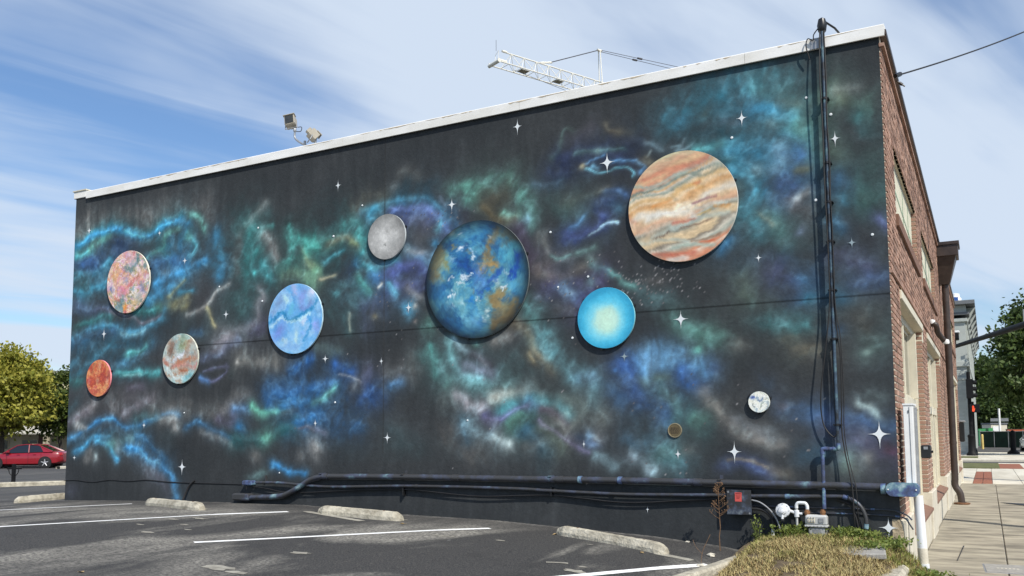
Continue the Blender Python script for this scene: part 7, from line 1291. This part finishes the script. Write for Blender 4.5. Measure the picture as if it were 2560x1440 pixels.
# ------------------------------------------------------------------ grass, weeds and litter on the bank
rs = np.random.RandomState(11); NB = 42000
bx = rs.uniform(-1.52, .3, NB); by = -np.abs(rs.uniform(-.02, 3.8, NB)); bz = np.array([bank(x, y) for x, y in zip(bx, by)])
den = fbm(bx, by, 2.6, 4); keep = (bz > np.interp(bx, GX, GZ) - .02) & (den > .34); bx, by, bz, den = bx[keep], by[keep], bz[keep], den[keep]; n = len(bx)
h = rs.uniform(.03, .085, n) * (.7 + 1.0 * np.clip(den - .35, 0, .4)); an = rs.uniform(0, 2 * math.pi, n); ln = h * rs.uniform(.2, 1.6, n); w = rs.uniform(.002, .0042, n)
d = np.stack([np.cos(an), np.sin(an)], 1); side = np.stack([-np.sin(an), np.cos(an)], 1)
co = np.empty((n, 5, 3), np.float32)
for k, (t, ww) in enumerate(((0, 1), (0, -1), (.55, -.8), (.55, .8), (1, 0))):
    co[:, k, 0] = bx + d[:, 0] * ln * t * t + side[:, 0] * w * ww; co[:, k, 1] = np.minimum(by + d[:, 1] * ln * t * t + side[:, 1] * w * ww, -.004); co[:, k, 2] = bz - .006 + h * t * (1 - .25 * t * np.clip(ln / h, 0, 1.5))
green = np.clip((fbm(bx, by, 1.3, 14) - .42) * 4 + np.clip((by + 1.0) * .6, -.4, .6) + rs.normal(size=n) * .25, 0, 1)
ca = np.array([.44, .36, .17]); cb = np.array([.21, .245, .055]); cc_ = np.array([.30, .19, .09])
colr = ca * (1 - green[:, None]) + cb * green[:, None]; br = rs.rand(n) < .12; colr[br] = cc_; colr *= rs.uniform(.6, 1.25, n)[:, None]
me = bpy.data.meshes.new('bank_grass'); faces = []
base = np.arange(n)[:, None] * 5
q4 = (base + np.array([0, 1, 2, 3])).astype(np.int32); q3 = (base + np.array([3, 2, 4])).astype(np.int32)
me.vertices.add(n * 5); me.vertices.foreach_set('co', co.reshape(-1)); li = np.concatenate([q4.ravel(), q3.ravel()]); me.loops.add(len(li)); me.loops.foreach_set('vertex_index', li)
ls = np.concatenate([np.arange(n) * 4, n * 4 + np.arange(n) * 3]).astype(np.int32); lt = np.concatenate([np.full(n, 4), np.full(n, 3)]).astype(np.int32)
me.polygons.add(2 * n); me.polygons.foreach_set('loop_start', ls); me.polygons.foreach_set('loop_total', lt); me.update(calc_edges=True); colour_mesh(me, np.repeat(colr, 5, 0))
GM = attr_mat('grass_blade', .75, 0, 1, .2, .02); me.materials.append(GM); o = bpy.data.objects.new('bank_grass', me); COL.objects.link(o); setp(o, 'dry yellow-green grass covering the bank by the wall', 'grass', None, 'stuff')
LM_W = leafmat('weed_leaf', (.09, .14, .025), (.27, .31, .08), .3)
def weed(label, x, y, r, hgt, nl, seed, ls=.022, z=None):
    rs = np.random.RandomState(seed); z0 = bank(x, y) if z is None else z; T = thing('weed_clump', label, 'weed', (x, y, z0)); st = MB(); tips = []
    for k in range(9):
        an = rs.uniform(0, 2 * math.pi); rr_ = rs.uniform(.2, 1) * r; p = (rr_ * math.cos(an), min(rr_ * math.sin(an), -y - .02), hgt * rs.uniform(.4, 1)); st.tube([(p[0] * .2, p[1] * .2, -.02), (p[0] * .6, p[1] * .6, p[2] * .6), p], [.004, .003, .002], 4); tips.append(p)
    st.build('stem', mat('weed_stem', (.10, .12, .04), .8, .2, 9), T, local=True); tp = np.array(tips)
    C = tp[rs.randint(0, 9, nl)] * rs.uniform(.25, 1.05, (nl, 1)) + rs.normal(size=(nl, 3)) * np.array([r * .28, r * .2, hgt * .16]); C[:, 2] = np.abs(C[:, 2]) + .005; C[:, 1] = np.minimum(C[:, 1], -y - .03)
    U = rs.normal(size=(nl, 3)); U /= np.linalg.norm(U, axis=1)[:, None]; V = np.cross(U, rs.normal(size=(nl, 3))); V /= np.linalg.norm(V, axis=1)[:, None]; s = ls * rs.uniform(.6, 1.3, nl)[:, None]
    o = bpy.data.objects.new('foliage', quads_mesh('foliage', C, U * s, V * s, LM_W)); COL.objects.link(o); o.parent = T
weed('low green weeds between the white stub and the gas meter', -1.12, -.13, .26, .13, 420, 1); weed('low green weeds right of the gas meter', -.55, -.16, .28, .10, 480, 2); weed('green weeds around the bent conduit feet', -.32, -.22, .22, .11, 420, 3); weed('green weeds near the corner star', -.12, -.36, .2, .10, 380, 4); weed('thin green weed beside the junction box shadow', -1.52, -.10, .09, .30, 90, 5, .018)
weed('green weeds spilling over the sidewalk edge by the white pipe', .24, -.45, .26, .12, 560, 6, .022); weed('green weed patch at the sidewalk edge farther from the white pipe', .36, -.95, .26, .12, 520, 7, .022); weed('green weeds on the bank beside the concrete lid', -.22, -.75, .2, .09, 360, 8)
# kerbs, slab lid and loose stones of the bank
o = MB(); 
kp = [(-1.50, -.02), (-1.53, -.6), (-1.57, -1.2), (-1.62, -1.9), (-1.70, -2.8), (-1.8, -3.8)]
vs = []
for (x, y) in kp:
    z0 = gz(x); zt = z0 + .065
    for dx_, z_ in ((-.08, z0 - .1), (-.075, zt - .02), (-.055, zt), (.045, zt + .005), (.06, zt - .02), (.06, z0 - .1)): vs.append((x + dx_, y, z_))
o.add(vs, [(k * 6 + j, (k + 1) * 6 + j, (k + 1) * 6 + j + 1, k * 6 + j + 1) for k in range(len(kp) - 1) for j in range(5)] + [(0, 1, 2, 3, 4, 5)]); kk = o.build('bank_kerb', M_STOP); fix_normals(kk); kk['kind'] = 'structure'
c0, c1 = onZ(2207, 1406, -.11), onZ(2265, 1440, -.16)
T = thing('kerb_block', 'broken concrete kerb end at the foot of the bank beside the sidewalk', 'concrete block', (.02, -1.4, ZS)); bk_ = MB().box((-.13, -3.2, ZS - .05), (.10, -.72, -.135), .035).build('block', M_STOP, T)
a = onZ(2160, 1398, -.085); T = thing('concrete_lid', 'flat grey concrete lid lying in the bank grass', 'utility lid', (a[0], a[1], bank(a[0], a[1]))); t_ = MB().box((-.20, -.24, -.03), (.20, .24, .028), .01); t_.build('lid', M_COVER, T, local=True); T.rotation_euler = (.06, -.05, .12); MB().box((-.05, -.012, .028), (.05, .012, .031)).build('lift_slot', M_DARK, T, local=True)
rq = random.Random(5)
for i, (px, py, s, lb) in enumerate([(1778, 1392, .035, 'white stone chip at the foot of the dead weed'), (1752, 1418, .03, 'white stone chip at the bay line end'), (1719, 1357, .02, 'small white pebble near the wall foot'), (1845, 1362, .03, 'pale stone beside the bank kerb')]):
    p = on_ground(px, py); T = thing('stone', lb, 'stone', (p[0], p[1], gz(p[0]))); q = MB(); vs = []
    for k in range(5):
        for j in range(8): a_ = 2 * math.pi * j / 8; e_ = math.pi * (k + .5) / 5; rr_ = s * rq.uniform(.75, 1.2); vs.append((rr_ * math.sin(e_) * math.cos(a_) * 1.4, rr_ * math.sin(e_) * math.sin(a_), s * .5 + rr_ * .6 * math.cos(e_)))
    q.add(vs, [(k * 8 + j, k * 8 + (j + 1) % 8, (k + 1) * 8 + (j + 1) % 8, (k + 1) * 8 + j) for k in range(4) for j in range(8)] + [tuple(range(7, -1, -1)), tuple(range(32, 40))]); q.build('rock', M_CONC2, T, local=True)
M_LEAF = mat('dry_leaf', (.38, .27, .13), .8, .2, 30)
for i, (px, py, lb) in enumerate([(203, 1432, 'single dry tan leaf lying on the open asphalt'), (1388, 1337, 'dry leaf against the pale wheel stop end'), (1604, 1383, 'tiny dry leaf in front of the pale wheel stop'), (1006, 1311, 'dry leaf beside the middle wheel stop')]):
    p = on_ground(px, py); T = thing('fallen_leaf', lb, 'leaf', (p[0], p[1], gz(p[0]) + .004)); T.rotation_euler = (0, 0, i * 1.3); s = .035
    MB().add([(-s, 0, .0), (-s * .3, -s * .55, .012), (s * .5, -s * .4, .010), (s, 0, .004), (s * .5, s * .45, .012), (-s * .3, s * .55, .008), (0, 0, .0)], [(0, 1, 6), (1, 2, 6), (2, 3, 6), (3, 4, 6), (4, 5, 6), (5, 0, 6)]).build('blade', M_LEAF, T, local=True); MB().tube([(-s, 0, .001), (-s * 1.5, .004, .004)], .0015, 4).build('stalk', M_LEAF, T, local=True)
# dead weed stalk
p = on_ground(1801, 1378); zt = onY(1796, 1212, p[1])[2]; T = thing('dead_weed', 'tall dead brown weed stalk in front of the black junction box', 'weed', (p[0], p[1], gz(p[0]))); M_STALK = mat('dead_stalk', (.17, .10, .055), .9, .25, 30); H_ = zt - gz(p[0]); rq = random.Random(8)
MB().tube([(rq.uniform(-.008, .008), rq.uniform(-.008, .008), H_ * k / 8 - .02) for k in range(9)], [.0065 - .0005 * k for k in range(9)], 5).build('stalk', M_STALK, T, local=True)
br = MB(); sd_ = []
for k in range(34):
    z_ = H_ * rq.uniform(.48, .98); an = rq.uniform(0, 6.28); L2 = (1.02 - z_ / H_) * .16 + .035; e_ = (L2 * math.cos(an), L2 * math.sin(an) * .7, z_ + L2 * .7); br.tube([(0, 0, z_), (e_[0] * .5, e_[1] * .5, z_ + L2 * .28), e_], [.0028, .0022, .0012], 4); sd_.append(e_)
    for _ in range(2): f_ = rq.uniform(.5, .9); s_ = (e_[0] * f_ + rq.uniform(-.02, .02), e_[1] * f_ + rq.uniform(-.02, .02), z_ + L2 * .7 * f_ + .025); br.tube([(e_[0] * f_, e_[1] * f_, z_ + L2 * .6 * f_), s_], [.0018, .001], 3); sd_.append(s_)
br.build('branches', M_STALK, T, local=True); sh = MB()
for s_ in sd_: sh.lathe([(.001, -.007), (.006, 0), (.001, .008)], s_, 'Z', 5)
sh.build('seed_heads', M_STALK, T, local=True)
T = thing('dead_weed', 'thin leaning dry twig at the bay line end', 'weed', tuple(on_ground(1752, 1410))); MB().tube(curve([(0, 0, -.01), (.02, 0, .12), (.06, .02, .22), (.10, .02, .30)], 5), .003, 4).build('stalk', M_STALK, T, local=True); MB().tube(curve([(.02, 0, .10), (-.05, .01, .17), (-.08, .01, .24)], 5), .002, 4).build('twig', M_STALK, T, local=True)
